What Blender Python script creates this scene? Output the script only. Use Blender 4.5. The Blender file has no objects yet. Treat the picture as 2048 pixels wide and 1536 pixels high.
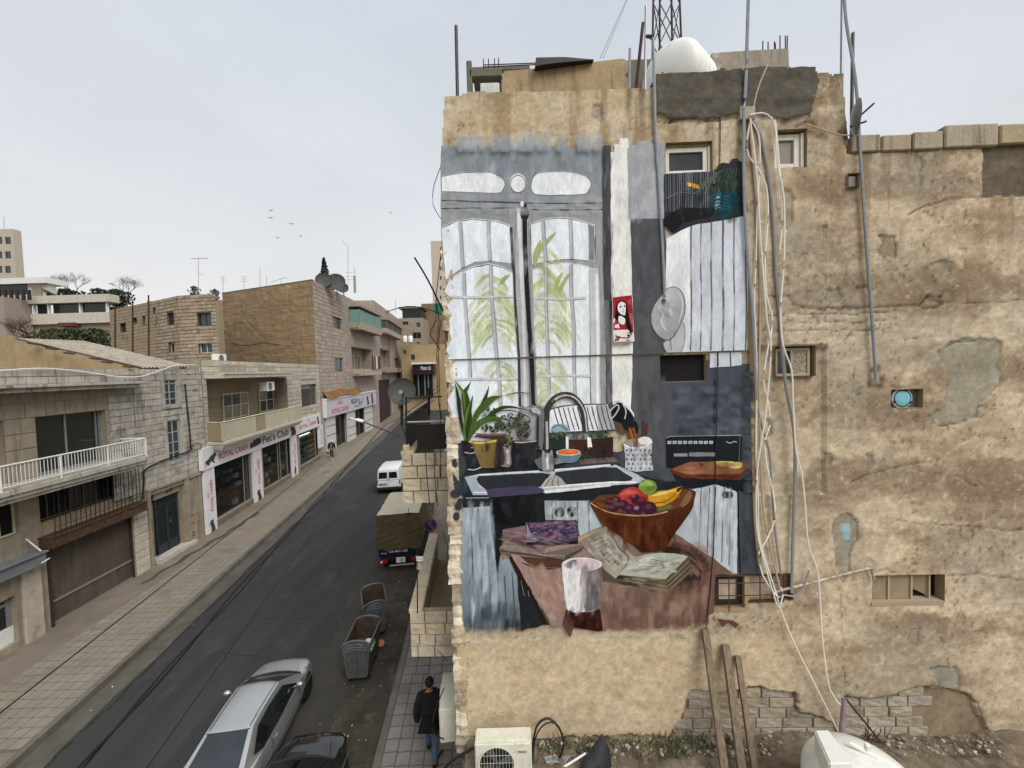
import bpy, bmesh, math, random
import numpy as np
from mathutils import Vector, Matrix
R = random.Random(7)
SC = bpy.context.scene
COL = SC.collection
# ------------------------------------------------------------------ camera
F = 769.0; CX, CY = 1024.0,768.0; PITCH = .038; ROLL = .03; EYE = 8.5
_cp, _sp, _cr, _sr = math.cos(PITCH), math.sin(PITCH), math.cos(ROLL), math.sin(ROLL)
FW = Vector((0, _cp, -_sp)); _U0 = Vector((0, _sp, _cp)); _R0 = Vector((1,0,0))
RT = _R0 * _cr - _U0 * _sr; UP = _U0 * _cr + _R0 * _sr
cam = bpy.data.cameras.new('camera'); cam.sensor_width = 36; cam.lens = 36 * F / 2048
cam.clip_start = .05; cam.clip_end = 3000
co = bpy.data.objects.new('camera', cam); COL.objects.link(co)
co.matrix_world = Matrix(((RT.x, UP.x, -FW.x, 0),(RT.y, UP.y, -FW.y, 0),(RT.z, UP.z, -FW.z, EYE),(0,0,0,1)))
SC.camera = co
# ------------------------------------------------------------------ light
SC.view_settings.view_transform = 'Standard'; SC.view_settings.look = 'None'
SC.view_settings.gamma = 1; SC.view_settings.use_curve_mapping = False
SC.view_settings.exposure = 0.98
SUN = Vector((.42,-.52,.74)).normalized()
w = bpy.data.worlds.new('World'); SC.world = w; w.use_nodes = True
nt = w.node_tree; nt.nodes.clear()
def wn(t, **k):
    n = nt.nodes.new(t)
    for a, b in k.items(): setattr(n, a, b)
    return n
sky = wn('ShaderNodeTexSky', sky_type='NISHITA', sun_disc=False)
sky.sun_elevation = math.asin(SUN.z); sky.sun_rotation = math.atan2(SUN.x, SUN.y)
sky.dust_density = 6; sky.air_density = 1.2; sky.altitude = 800
geo = wn('ShaderNodeTexCoord'); sep = wn('ShaderNodeSeparateXYZ'); nt.links.new(geo.outputs['Generated'], sep.inputs[0])
rmp = wn('ShaderNodeValToRGB'); nt.links.new(sep.outputs['Z'], rmp.inputs[0])
e = rmp.color_ramp.elements
e[0].position = 0.0; e[0].color = (4.4,4.28,4.05,1)
e[1].position = .7; e[1].color = (3.45,3.68,4.0,1)
x = e.new(.1); x.color = (4.4,4.3,4.12,1)
x = e.new(.28); x.color = (3.95,4.03,4.12,1)
mp = wn('ShaderNodeMapping'); mp.inputs['Scale'].default_value = (1.1,1.1,2.6); nt.links.new(geo.outputs['Generated'], mp.inputs[0])
cl = wn('ShaderNodeTexNoise'); cl.inputs['Scale'].default_value = 1.5; cl.inputs['Detail'].default_value = 5; cl.inputs['Roughness'].default_value = .5
nt.links.new(mp.outputs[0], cl.inputs['Vector'])
mr = wn('ShaderNodeMapRange'); mr.inputs[1].default_value = .3; mr.inputs[2].default_value = .7; mr.inputs[3].default_value = .92; mr.inputs[4].default_value = 1.06
nt.links.new(cl.outputs['Fac'], mr.inputs[0])
mul = wn('ShaderNodeVectorMath', operation='SCALE'); nt.links.new(rmp.outputs[0], mul.inputs[0]); nt.links.new(mr.outputs[0], mul.inputs['Scale'])
mx = wn('ShaderNodeMix', data_type='RGBA'); mx.inputs[0].default_value = .93
nt.links.new(sky.outputs[0], mx.inputs[6]); nt.links.new(mul.outputs[0], mx.inputs[7])
bg = wn('ShaderNodeBackground'); bg.inputs['Strength'].default_value = .1
out = wn('ShaderNodeOutputWorld'); nt.links.new(mx.outputs[2], bg.inputs[0]); nt.links.new(bg.outputs[0], out.inputs[0])
sl = bpy.data.lights.new('sun', 'SUN'); sl.energy = 1.5; sl.angle = math.radians(40); sl.color = (1,.98,.95)
so = bpy.data.objects.new('sun', sl); COL.objects.link(so); so.rotation_euler = SUN.to_track_quat('Z', 'Y').to_euler()
so.location = (0,0,40)

# ------------------------------------------------------------------ photo geometry helpers (pixel of the 2048x1536 photo -> point on a real plane)
def ray(px, py): return FW + RT * ((px - CX) / F) - UP * ((py - CY) / F)
def atY(px, py, Y):
    d = ray(px, py); t = Y / d.y
    return Vector((d.x * t, Y, EYE + d.z * t))
def gz(Y): return .02 * max(0., Y - 8)
def ground(px, py, dz=0):
    d = ray(px, py); Y = 10.
    for _ in range(40): Y = d.y * (gz(Y) + dz - EYE) / d.z
    return Vector((d.x * Y / d.y, Y, gz(Y) + dz))
class Fac:
    """a vertical plane through p0->p1 (plan points); s runs along it, z up, o out towards the viewer's side"""
    def __init__(f, p0, p1):
        f.p = Vector((p0[0], p0[1],0)); d = Vector((p1[0] - p0[0], p1[1] - p0[1],0)); f.L = d.length; f.t = d / f.L
        f.n = Vector((f.t.y, -f.t.x, 0))
        if f.n.dot(f.p) > 0: f.n = -f.n
        f.ang = math.atan2(f.t.y, f.t.x)
    def w(f, s, z, o=0): return f.p + f.t * s + f.n * o + Vector((0,0, z))
    def px(f, px, py, o=0):
        d = ray(px, py); q = f.p + f.n * o; k = q.dot(f.n) / d.dot(f.n)
        h = d * k
        return ((h - f.p).dot(f.t), EYE + h.z)
    def at(f, px, py, o=0): s, z = f.px(px, py, o); return f.w(s, z, o)

# ------------------------------------------------------------------ objects
def tag(o, label=None, cat=None, group=None, kind=None):
    if label: o['label'] = label
    if cat: o['category'] = cat
    if group: o['group'] = group
    if kind: o['kind'] = kind
    return o
def empty(name, loc, label=None, cat=None, group=None, rz=0):
    o = bpy.data.objects.new(name, None); COL.objects.link(o); o.location = loc; o.rotation_euler = (0,0, rz); o.empty_display_size = .2
    return tag(o, label, cat, group)
def base_of(p):
    v = Vector((0,0,0))
    while p is not None: v += p.location; p = p.parent
    return v
def lin(c):
    if isinstance(c, str): c = [int(c[i:i + 2],16) / 255 for i in (0,2,4)]; return tuple(x / 12.92 if x <= .04045 else ((x + .055) / 1.055) ** 2.4 for x in c)
    return tuple(c)
class MB:
    """collects faces (world coordinates, or local ones when local=True) and links them as ONE mesh object"""
    def __init__(m): m.v = []; m.f = []; m.c = []; m.use = False
    def pt(m, p, c=None):
        m.v.append(tuple(p)); m.c.append(c or (1,1,1))
        if c: m.use = True
        return len(m.v) - 1
    def poly(m, pts, c=None):
        if c and isinstance(c[0],(tuple, list)): i = [m.pt(p, q) for p, q in zip(pts, c)]
        else: i = [m.pt(p, c) for p in pts]
        m.f.append(i); return m
    def hexa(m, a, b, c=None):
        """solid between two matching quads (lists of 4 points)"""
        i = [m.pt(p, c) for p in list(a) + list(b)]
        for q in ((3,2,1,0),(4,5,6,7),(0,1,5,4),(1,2,6,5),(2,3,7,6),(3,0,4,7)): m.f.append([i[k] for k in q])
        return m
    def obox(m, o, x, y, z, c=None):
        o, x, y, z = map(Vector, (o, x, y, z)); return m.hexa([o, o + x, o + x + y, o + y],[o + z, o + x + z, o + x + y + z, o + y + z], c)
    def box(m, cx, cy, cz, sx, sy, sz, c=None): return m.obox((cx - sx / 2, cy - sy / 2, cz - sz / 2),(sx, 0,0),(0, sy, 0),(0,0, sz), c)
    def fbox(m, fa, s0, s1, z0, z1, o0, o1, c=None):
        return m.hexa([fa.w(s0, z0, o0), fa.w(s1, z0, o0), fa.w(s1, z0, o1), fa.w(s0, z0, o1)],[fa.w(s0, z1, o0), fa.w(s1, z1, o0), fa.w(s1, z1, o1), fa.w(s0, z1, o1)], c)
    def prism(m, pts, d, c=None):
        n = len(pts); d = Vector(d); i = [m.pt(p, c) for p in pts] + [m.pt(Vector(p) + d, c) for p in pts]
        m.f.append(i[:n][::-1]); m.f.append(i[n:])
        for k in range(n): m.f.append([i[k], i[(k + 1) % n], i[n + (k + 1) % n], i[n + k]])
        return m
    def tube(m, path, r, n=6, c=None, cap=True):
        path = [Vector(p) for p in path]; rr = r if isinstance(r, (list, tuple)) else [r] * len(path); rows = []
        up = Vector((0,0,1))
        for k, p in enumerate(path):
            d = (path[min(k + 1, len(path) - 1)] - path[max(k - 1,0)]).normalized()
            a = d.cross(up)
            if a.length < .05: a = d.cross(Vector((1,0,0)))
            a.normalize(); b = d.cross(a)
            rows.append([m.pt(p + (a * math.cos(2 * math.pi * j / n) + b * math.sin(2 * math.pi * j / n)) * rr[k], c) for j in range(n)])
        for q, s in zip(rows, rows[1:]):
            for j in range(n): m.f.append([q[j], q[(j + 1) % n], s[(j + 1) % n], s[j]])
        if cap: m.f.append(rows[0][::-1]); m.f.append(rows[-1])
        return m
    def lathe(m, prof, c, ax=(0,0,1), n=24, col=None, cap=True):
        ax = Vector(ax).normalized(); a = ax.orthogonal().normalized(); b = ax.cross(a); c = Vector(c)
        rows = [[m.pt(c + ax * h + (a * math.cos(2 * math.pi * j / n) + b * math.sin(2 * math.pi * j / n)) * r, col) for j in range(n)] for r, h in prof]
        for q, s in zip(rows, rows[1:]):
            for j in range(n): m.f.append([q[j], q[(j + 1) % n], s[(j + 1) % n], s[j]])
        if cap: m.f.append(rows[0][::-1]); m.f.append(rows[-1])
        return m
    def grid(m, rows, c=None, close=False):
        ids = [[m.pt(p, c) for p in r] for r in rows]
        for q, s in zip(ids, ids[1:]):
            for j in range(len(q) - (0 if close else 1)): k = (j + 1) % len(q); m.f.append([q[j], q[k], s[k], s[j]])
        return ids
    def ell(m, c, rx, ry, rz, n=10, k=6, jit=0, col=None, rot=None):
        rows = []; c = Vector(c)
        for i in range(k + 1):
            th = math.pi * i / k; row = []
            for j in range(n):
                ph = 2 * math.pi * j / n; q = 1 + R.uniform(-jit, jit)
                v = Vector((rx * math.sin(th) * math.cos(ph), ry * math.sin(th) * math.sin(ph), rz * math.cos(th))) * q
                if rot: v = rot @ v
                row.append(c + v)
            rows.append(row)
        m.grid(rows, col, True); return m
    def build(m, name, mat, parent=None, smooth=False, bevel=0, local=False, sub=0, **tg):
        me = bpy.data.meshes.new(name)
        b = Vector((0,0,0)) if local else base_of(parent)
        me.from_pydata([(x - b.x, y - b.y, z - b.z) for x, y, z in m.v],[], m.f)
        if m.use:
            at = me.color_attributes.new('Col', 'FLOAT_COLOR', 'POINT')
            at.data.foreach_set('color', np.array([(c[0], c[1], c[2], c[3] if len(c) > 3 else 1) for c in m.c], dtype=np.float32).ravel())
        me.materials.append(mat)
        bm = bmesh.new(); bm.from_mesh(me); bmesh.ops.recalc_face_normals(bm, faces=bm.faces)
        if bevel: bmesh.ops.remove_doubles(bm, verts=bm.verts, dist=1e-5); bmesh.ops.bevel(bm, geom=[q for q in bm.edges if len(q.link_faces) == 2 and q.calc_face_angle(0) > .5], offset=bevel, segments=2 if smooth else 1, affect='EDGES', clamp_overlap=True)
        bm.to_mesh(me); bm.free()
        if smooth:
            me.polygons.foreach_set('use_smooth', [True] * len(me.polygons))
            if smooth != 2: me.set_sharp_from_angle(angle=math.radians(38))
        o = bpy.data.objects.new(name, me); COL.objects.link(o)
        if sub: md = o.modifiers.new('s', 'SUBSURF'); md.levels = sub; md.render_levels = sub
        if parent is not None: o.parent = parent
        tag(o, **tg); return o
def copy_tree(o, parent=None):
    c = o.copy(); COL.objects.link(c); c.parent = parent
    for ch in list(o.children): copy_tree(ch, c)
    return c

# ------------------------------------------------------------------ materials
MATS = {}
def mat(name, c, c2=None, mix=.6, scale=3., rough=.85, metal=0., bump=0., bscale=60., rnd=0., streak=None, sk=.5, spots=None, sp=.5, spscale=2.2, vcol=False, emit=0., vary=0., spec=.4, coat=0., stretch=None, alpha=1):
    if name in MATS: return MATS[name]
    m = bpy.data.materials.new(name); MATS[name] = m; m.use_nodes = True; t = m.node_tree; N = t.nodes; L = t.links
    p = N['Principled BSDF']; c = lin(c)
    g = N.new('ShaderNodeNewGeometry'); pos = g.outputs['Position']
    def noise(sc, det=6, ro=.6, mapping=None):
        n = N.new('ShaderNodeTexNoise'); n.inputs['Scale'].default_value = sc; n.inputs['Detail'].default_value = det; n.inputs['Roughness'].default_value = ro
        if mapping:
            q = N.new('ShaderNodeMapping'); q.inputs['Scale'].default_value = mapping; L.new(pos, q.inputs[0]); L.new(q.outputs[0], n.inputs['Vector'])
        else: L.new(pos, n.inputs['Vector'])
        return n.outputs['Fac']
    def rng(s, a, b, lo=0., hi=1.):
        n = N.new('ShaderNodeMapRange'); n.inputs[1].default_value = a; n.inputs[2].default_value = b; n.inputs[3].default_value = lo; n.inputs[4].default_value = hi; L.new(s, n.inputs[0]); return n.outputs[0]
    def mixc(f, a, b, blend='MIX'):
        n = N.new('ShaderNodeMix'); n.data_type = 'RGBA'; n.blend_type = blend
        for i, q in ((0, f),(6, a),(7, b)):
            if hasattr(q, 'is_linked') or isinstance(q, bpy.types.NodeSocket): L.new(q, n.inputs[i])
            elif i == 0: n.inputs[i].default_value = q
            else: n.inputs[i].default_value = (*q, 1)
        return n.outputs[2]
    col = c
    if vcol:
        a = N.new('ShaderNodeAttribute'); a.attribute_name = 'Col'; col = a.outputs['Color']
    if c2 is not None: col = mixc(rng(noise(scale, 8,.62, stretch),.35,.65,0, mix), col, lin(c2))
    if spots is not None: col = mixc(rng(noise(spscale, 8,.7),.56,.68,0, sp), col, lin(spots))
    if streak is not None: col = mixc(rng(noise(1., 7,.65,(7,7,.55)),.52,.72,0, sk), col, lin(streak))
    if vary:
        for sc_, am in ((2.3,.6),(11., .4)):
            h = N.new('ShaderNodeHueSaturation'); L.new(rng(noise(sc_, 7,.65, stretch),.3,.7,1 - vary * am, 1 + vary * am), h.inputs['Value'])
            if isinstance(col, tuple): h.inputs['Color'].default_value = (*col, 1)
            else: L.new(col, h.inputs['Color'])
            col = h.outputs[0]
    if rnd:
        oi = N.new('ShaderNodeObjectInfo'); h = N.new('ShaderNodeHueSaturation'); L.new(rng(oi.outputs['Random'],0,1,1 - rnd, 1 + rnd), h.inputs['Value'])
        if isinstance(col, tuple): h.inputs['Color'].default_value = (*col, 1)
        else: L.new(col, h.inputs['Color'])
        mu = N.new('ShaderNodeMath'); mu.operation = 'FRACT'; m2 = N.new('ShaderNodeMath'); m2.operation = 'MULTIPLY'; m2.inputs[1].default_value = 17.3; L.new(oi.outputs['Random'], m2.inputs[0]); L.new(m2.outputs[0], mu.inputs[0])
        L.new(rng(mu.outputs[0],0,1,.7,1.02), h.inputs['Saturation']); col = h.outputs[0]
    if isinstance(col, tuple): p.inputs['Base Color'].default_value = (*col, 1)
    else: L.new(col, p.inputs['Base Color'])
    p.inputs['Roughness'].default_value = rough; p.inputs['Metallic'].default_value = metal; p.inputs['Specular IOR Level'].default_value = spec
    p.inputs['Coat Weight'].default_value = coat; p.inputs['Coat Roughness'].default_value = .05
    if emit: p.inputs['Emission Color'].default_value = (*c, 1); p.inputs['Emission Strength'].default_value = emit
    if bump:
        b = N.new('ShaderNodeBump'); b.inputs['Strength'].default_value = 1; b.inputs['Distance'].default_value = bump; L.new(noise(bscale, 6,.65), b.inputs['Height']); L.new(b.outputs[0], p.inputs['Normal'])
    return m
stone_m = mat('limestone', 'afa79a', '978f82', streak='312e29', sk=.75, spots='3f3b34', sp=.62, spscale=1.5, rnd=.15, vary=.2, bump=.012, bscale=26)
stone2_m = mat('limestone_clean', 'b9af9c', 'a39986', spots='5f574a', sp=.4, rnd=.12, vary=.15, bump=.014, bscale=22)
pink_m = mat('pink_stone', 'a59384', '8d7b6c', streak='51463e', sk=.5, spots='5c4f46', sp=.5, rnd=.17, vary=.2, bump=.01, bscale=20)
sand_m = mat('sandstone', 'a59278', '86745c', spots='42382d', sp=.7, spscale=1.3, rnd=.18, vary=.25, bump=.03, bscale=9)
mortar_m = mat('mortar', '655d50', '4d473d', streak='45413a', sk=.5, bump=.006)
cream_m = mat('cream_render', '968b78', '7d7363', streak='3f3a33', sk=.6, vary=.15, bump=.004)
tan_m = mat('tan_render', 'a9936f', '8c7656', streak='50463a', sk=.6, spots='6d5a42', sp=.5, vary=.2, bump=.012, bscale=14)
recess_m = mat('grey_tan_render', '9a8b72', '84765f', streak='5a5142', sk=.5, bump=.006)
conc_m = mat('concrete', '9c9484', '7d766a', spots='57524a', sp=.4, bump=.008, bscale=30)
dconc_m = mat('dark_concrete', '6b655a', '57524a', spots='3f3b35', bump=.01, bscale=25)
glass_m = mat('dark_glass', '20261f', '141a18', mix=1, scale=.6, rough=.08, spec=.6)
pane_m = mat('window_glass', '3d4448', '23282b', mix=1, scale=.9, rough=.1, spec=.6)
white_m = mat('white_paint', 'dcdcd8', 'c4c3bd', scale=6, rough=.5, streak='8a877f', sk=.25)
creamfr_m = mat('cream_frame', 'cfc8ae', 'bdb597', rough=.55)
alu_m = mat('grey_metal', '8f9496', '7b7f80', rough=.45, metal=.4)
black_m = mat('black_metal', '1c1b1a', '2a2724', rough=.55, bump=.001)
wire_m = mat('black_cable', '131313', rough=.6)
rust_m = mat('rust', '553d2a', '33241a', scale=7, mix=.9, rough=.9, bump=.004, bscale=40)
wood_m = mat('weathered_wood', '8a7a64', '5d5040', mix=.9, scale=1., stretch=(30,30,1.2), rough=.9, bump=.006, bscale=50)
steel_m = mat('galvanised_pipe', '969b9f', '7d8286', scale=9, rough=.5, metal=.4)
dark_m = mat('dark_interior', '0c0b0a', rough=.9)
plast_m = mat('white_plastic', 'e2e2dc', 'cfcec6', scale=3, mix=.4, rough=.45, streak='a29f94', sk=.3)

# ================================================================== street
KL = [(-40,-4.5),(3,-10.55),(8.96,-11.38),(14.86,-12.14),(24.3,-13.39),(46.4,-16.2),(57,-17.5),(75,-19.5),(110,-23)]
KR = [(-40,1.0),(3,-2.85),(7.86,-3.21),(11.1,-3.5),(20,-4.5),(40,-7.2),(60,-9.6),(75,-11.4),(110,-15)]
def kl(Y): return float(np.interp(Y, [a for a, b in KL],[b for a, b in KL]))
def kr(Y): return float(np.interp(Y, [a for a, b in KR],[b for a, b in KR]))
def fr(Y): return -1.1 - .1 * (Y - 6.2)            # street face of the right-hand row
def fl(Y): return float(np.interp(Y, [-40,8,20.1,36.5,60,110],[-13,-15.5,-16.2,-18.3,-20.4,-25]))
ysamp = [-40,-10,0,3] + [4 + .5 * i for i in range(60)] + [34 + 2 * i for i in range(39)]
asph_m = mat('asphalt', '373736', '2c2c2c', scale=1, mix=.9, rough=.9, vary=.18, stretch=(1.6,.16,1), spots='47443e', sp=.6, spscale=.55, bump=.006, bscale=70)
def strip(fa, fb, dz, ys, n=1):
    m = MB(); m.grid([[Vector((fa(Y) + (fb(Y) - fa(Y)) * i / n, Y, gz(Y) + dz)) for i in range(n + 1)] for Y in ys]); return m
g = MB(); g.poly([(-900,-300,-1.2),(900,-300,-1.2),(900,1500,-1.2),(-900,1500,-1.2)])
g.build('ground', mat('earth', '6f6553', '5a5142', mix=.8, scale=.3, rough=1), kind='structure')
road = strip(kl, kr, 0, ysamp, 8).build('road', asph_m, kind='structure')
dirt_m = mat('road_dirt', '4a4237', '342f28', scale=1.4, mix=.95, rough=.95, vary=.25, spots='61584a', sp=.6, spscale=2.3, bump=.012, bscale=45)
# dirty strip in front of the right kerb, ragged outline
def wob(Y, a, s): return a * (math.sin(Y * 1.7 + s) + .6 * math.sin(Y * 4.1 + 2 * s) + .4 * math.sin(Y * 9.3 + s * 3))
ysd = [3 + .2 * i for i in range(150)]
strip(lambda Y: kr(Y) - 1.15 - wob(Y, .16,1.) - .5 * math.exp(-((Y - 12) / 3) ** 2), lambda Y: kr(Y) - .01,.006, ysd, 3).build('gutter_dirt', dirt_m, kind='structure')
dust_m = mat('road_dust', '433f39', '383632', scale=1.1, mix=.95, rough=.95, bump=.008)
strip(lambda Y: kr(Y) - 2.5 - wob(Y, .14,2.5), lambda Y: kr(Y) - 1.0,.003, ysd, 3).build('road_dust', dust_m, kind='structure')
gut_m = mat('gutter_concrete', '5d584f', '4a463e', scale=2, mix=.9, rough=.95, spots='47443e', sp=.4, bump=.006)
strip(lambda Y: kl(Y) + .01, lambda Y: kl(Y) + .62 + wob(Y, .035,.7),.005, ysamp[3:],2).build('gutter', gut_m, kind='structure')
m = MB()
for s_ in (0.72,.66):
    pts = [Vector((kl(Y) + s_ + wob(Y, .03,4 * s_), Y, gz(Y) + .008)) for Y in ysd]
    for a, b in zip(pts, pts[1:]):
        if R.random() < .75: m.poly([a, a + Vector((.03 + .03 * R.random(),0,0)), b + Vector((.03,0,0)), b])
for k in range(16):
    x, Y = kr(10) - R.uniform(1.5,7), R.uniform(8,34); a = R.choice((.1,-.15,1.4,1.7,.6))
    for i in range(R.randint(5,12)):
        x2, Y2 = x + .3 * math.sin(a) + R.uniform(-.08,.08), Y + .3 * math.cos(a) + R.uniform(-.08,.08); n_ = Vector((Y2 - Y, x - x2,0)).normalized() * .011; p, q = Vector((x, Y, gz(Y) + .004)), Vector((x2, Y2, gz(Y2) + .004)); m.poly([p - n_, p + n_, q + n_, q - n_]); x, Y = x2, Y2
m.build('road_crack', mat('tar', '26261f', rough=.8), kind='structure')
# pavements with kerbs
kerb_m = mat('kerb', '6f6b61', '565249', scale=2, mix=.9, streak='3f3b35', rough=.9, bump=.006)
pave_m = mat('paver', '867c6c', '72695b', scale=1.6, mix=.6, rough=.92, rnd=.06, spots='564e43', sp=.5, spscale=1.1, bump=.006, bscale=40)
pv2_m = mat('paver_grey', '857e75', '6c665e', scale=1.6, mix=.7, rough=.92, rnd=.08, spots='655f57', sp=.45, spscale=1.6, bump=.006, bscale=40)
smooth_m = mat('smooth_pavement', '7b7264', '665e51', scale=1.2, mix=.8, rough=.92, spots='4f483d', sp=.5, spscale=.9, bump=.005)
def pavement(ka, kb, sgn, label_mat, inner, ys, nmax, Y0, Y1, st):
    root = strip(ka, kb, .16, ys, 4).build('pavement', smooth_m, kind='structure')
    m = MB()
    for a, b in zip(ys, ys[1:]):
        if b < -30: continue
        x0, x1 = ka(a), ka(b); e = .16 * sgn
        m.hexa([(x0, a, gz(a) - .3),(x0 + e, a, gz(a) - .3),(x1 + e, b, gz(b) - .3),(x1, b, gz(b) - .3)],[(x0, a, gz(a) + .176),(x0 + e, a, gz(a) + .176),(x1 + e, b, gz(b) + .176),(x1, b, gz(b) + .176)])
    m.build('kerb', kerb_m, root, smooth=False)
    strip(lambda Y: ka(Y) + .165 * sgn, inner, .1615,[Y0 - .2 + .5 * i for i in range(int((Y1 - Y0) * 2) + 1)],2).build('paver_bed', mat('dark_bedding', '62594c', '554d42', scale=3), root)
    unit = []
    for k in range(4):
        u = MB(); j = lambda: R.uniform(-.004,.004)
        t = [(-.47,-.47,1 + j()),(.47,-.47,1 + j()),(.47,.47,1 + j()),(-.47,.47,1 + j())]
        b = [(-.49,-.49,.0),(.49,-.49,0),(.49,.49,0),(-.49,.49,0)]
        i = [u.pt(p) for p in b + t]
        for q in ((4,5,6,7),(0,1,5,4),(1,2,6,5),(2,3,7,6),(3,0,4,7)): u.f.append([i[z] for z in q])
        o = u.build('paver', label_mat, local=True); unit.append(o.data); bpy.data.objects.remove(o)
    cells = []; Y = Y0; r = 0
    while Y < Y1:
        xa = ka(Y) + .17 * sgn; xb = inner(Y); n = max(1, int(abs(xb - xa) / st))
        for i in range(n):
            cells.append((xa + sgn * (i + .5) * abs(xb - xa) / n, Y, abs(xb - xa) / n))
        Y += st; r += 1
    cells.sort(key=lambda c: c[1])
    rest = MB()
    for k, (x, Y, wd) in enumerate(cells):
        a = math.atan2(ka(Y + 1) - ka(Y),1)
        if k < nmax:
            o = bpy.data.objects.new('paver', unit[k % 4]); COL.objects.link(o); o.parent = root
            o.location = (x, Y, gz(Y) + .153); o.rotation_euler = (.02 if Y > 8 else 0,0,-a); o.scale = (wd * .962, st * .95,.015 + R.uniform(0,.004))
        else:
            h = st * .474; q = wd * .48; z = .167 + R.uniform(0,.003)
            rest.poly([(x - q - h * math.tan(-a) * 0 + (ka(Y - h) - ka(Y)), Y - h, gz(Y - h) + z),(x + q + (ka(Y - h) - ka(Y)), Y - h, gz(Y - h) + z),(x + q + (ka(Y + h) - ka(Y)), Y + h, gz(Y + h) + z),(x - q + (ka(Y + h) - ka(Y)), Y + h, gz(Y + h) + z)])
    if rest.f: rest.build('pavers', label_mat, root, kind='stuff')
    return root
pavL = pavement(kl, lambda Y: fl(Y) - .3,-1, pave_m, lambda Y: fl(Y) + 1.35, ysamp, 300,8.6,50,.27)
pavR = pavement(kr, lambda Y: fr(Y) + .5,1, pv2_m, lambda Y: fr(Y) + .05, ysamp, 220,5.6,16,.3)
# damp streak and manholes on the left pavement
m = MB(); pts = []
for k in range(40):
    Y = 15.2 + k * .19; pts.append((fl(Y) + .75 + .012 * k + .07 * math.sin(k * .9), Y, .05 + .07 * abs(math.sin(k * .37 + .5)) * (1 if k > 4 else .3)))
for (x, Y, q),(x2, Y2, q2) in zip(pts, pts[1:]): m.poly([(x - q, Y, gz(Y) + .1755),(x + q, Y, gz(Y) + .1755),(x2 + q2, Y2, gz(Y2) + .1755),(x2 - q2, Y2, gz(Y2) + .1755)])
m.build('damp_stain', mat('damp', '4d463b', '3e382f', scale=6, rough=.6), pavL, kind='structure')
for nm, (px, py), r, lb in (('manhole_cover', (653,944),.33, 'round grey manhole cover in the left pavement near the walker'),):
    p = ground(px, py, .172); rt = empty(nm, p, lb, 'manhole cover')
    MB().lathe([(r, 0),(r, .012)], p, n=20).build('lid', dconc_m, rt); MB().lathe([(r * 1.15,-.01),(r * 1.15,.006)], p, n=20).build('rim', conc_m, rt)
# litter: small scraps on the road and by the kerbs
scr_m = mat('paper_scrap', 'd8d4ca', 'b5b0a4', scale=30, mix=.8)
m = MB()
for k in range(170):
    Y = R.uniform(6,22) if k < 130 else R.uniform(8,40); side = k < 130
    x = kr(Y) - abs(R.gauss(0,.75)) - .1 if side else kl(Y) + abs(R.gauss(.2,.25)) + .05
    s = R.uniform(.006,.022); a = R.uniform(0,3); u = Vector((math.cos(a), math.sin(a), R.uniform(-.3,.3))) * s; v = Vector((-math.sin(a), math.cos(a), R.uniform(-.3,.3))) * s * .8
    p = Vector((x, Y, gz(Y) + .025)); m.poly([p - u - v, p + u - v, p + u + v, p - u + v], R.choice([(.7,.68,.62),(.6,.58,.52),(.5,.48,.45),(.12,.1,.09),(.1,.09,.08),(.3,.26,.2)]))
m.build('litter', mat('litter', 'ffffff', vcol=True, rough=.8), kind='stuff')

# ================================================================== facade helpers
def pxr(fa, x0, y0, x1, y1, o=0):
    s0, z1 = fa.px(x0, y0, o); s1, z0 = fa.px(x1, y1, o); return (s0, s1, z0, z1)
def cells_of(s0, s1, z0, z1, holes):
    S = sorted({s0, s1, *[min(max(v, s0), s1) for h in holes for v in h[:2]]}); Z = sorted({z0, z1, *[min(max(v, z0), z1) for h in holes for v in h[2:4]]})
    for a, b in zip(S, S[1:]):
        for c, d in zip(Z, Z[1:]):
            if b - a < 1e-4 or d - c < 1e-4: continue
            u, v = (a + b) / 2,(c + d) / 2
            if not any(h[0] < u < h[1] and h[2] < v < h[3] for h in holes): yield a, b, c, d
def wall(root, fa, s0, s1, z0, z1, holes, m, o=-.03, name='wall', back=True):
    """wall face with real openings; each hole is (s0, s1, z0, z1, depth, plug material or None)"""
    w_ = MB()
    for a, b, c, d in cells_of(s0, s1, z0, z1, holes): w_.poly([fa.w(a, c, o), fa.w(b, c, o), fa.w(b, d, o), fa.w(a, d, o)])
    for h in holes:
        a, b, c, d = h[:4]; q = o - h[4]
        for (u, v),(x, y) in (((a, c),(b, c)),((b, c),(b, d)),((b, d),(a, d)),((a, d),(a, c))):
            w_.poly([fa.w(u, v, o), fa.w(x, y, o), fa.w(x, y, q), fa.w(u, v, q)])
        if back and len(h) > 5 and h[5] == 1: w_.poly([fa.w(a, c, q), fa.w(b, c, q), fa.w(b, d, q), fa.w(a, d, q)])
    return w_.build(name, m, root)
def shell(root, fa, s0, s1, z0, z1, dep, m, o=-.04, name='side_walls', roofz=None, rm=None):
    w_ = MB(); p = lambda s, q, z: fa.w(s, z, q); d = o - dep
    for (a, b),(c, e_) in (((s0, o),(s0, d)),((s0, d),(s1, d)),((s1, d),(s1, o))): w_.poly([p(a, b, z0), p(c, e_, z0), p(c, e_, z1), p(a, b, z1)])
    w_.build(name, m, root)
    rz_ = z1 - .35 if roofz is None else roofz
    MB().poly([p(s0, o, rz_), p(s1, o, rz_), p(s1, d, rz_), p(s0, d, rz_)]).build('roof', rm or conc_m, root)
_units = {}
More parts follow.
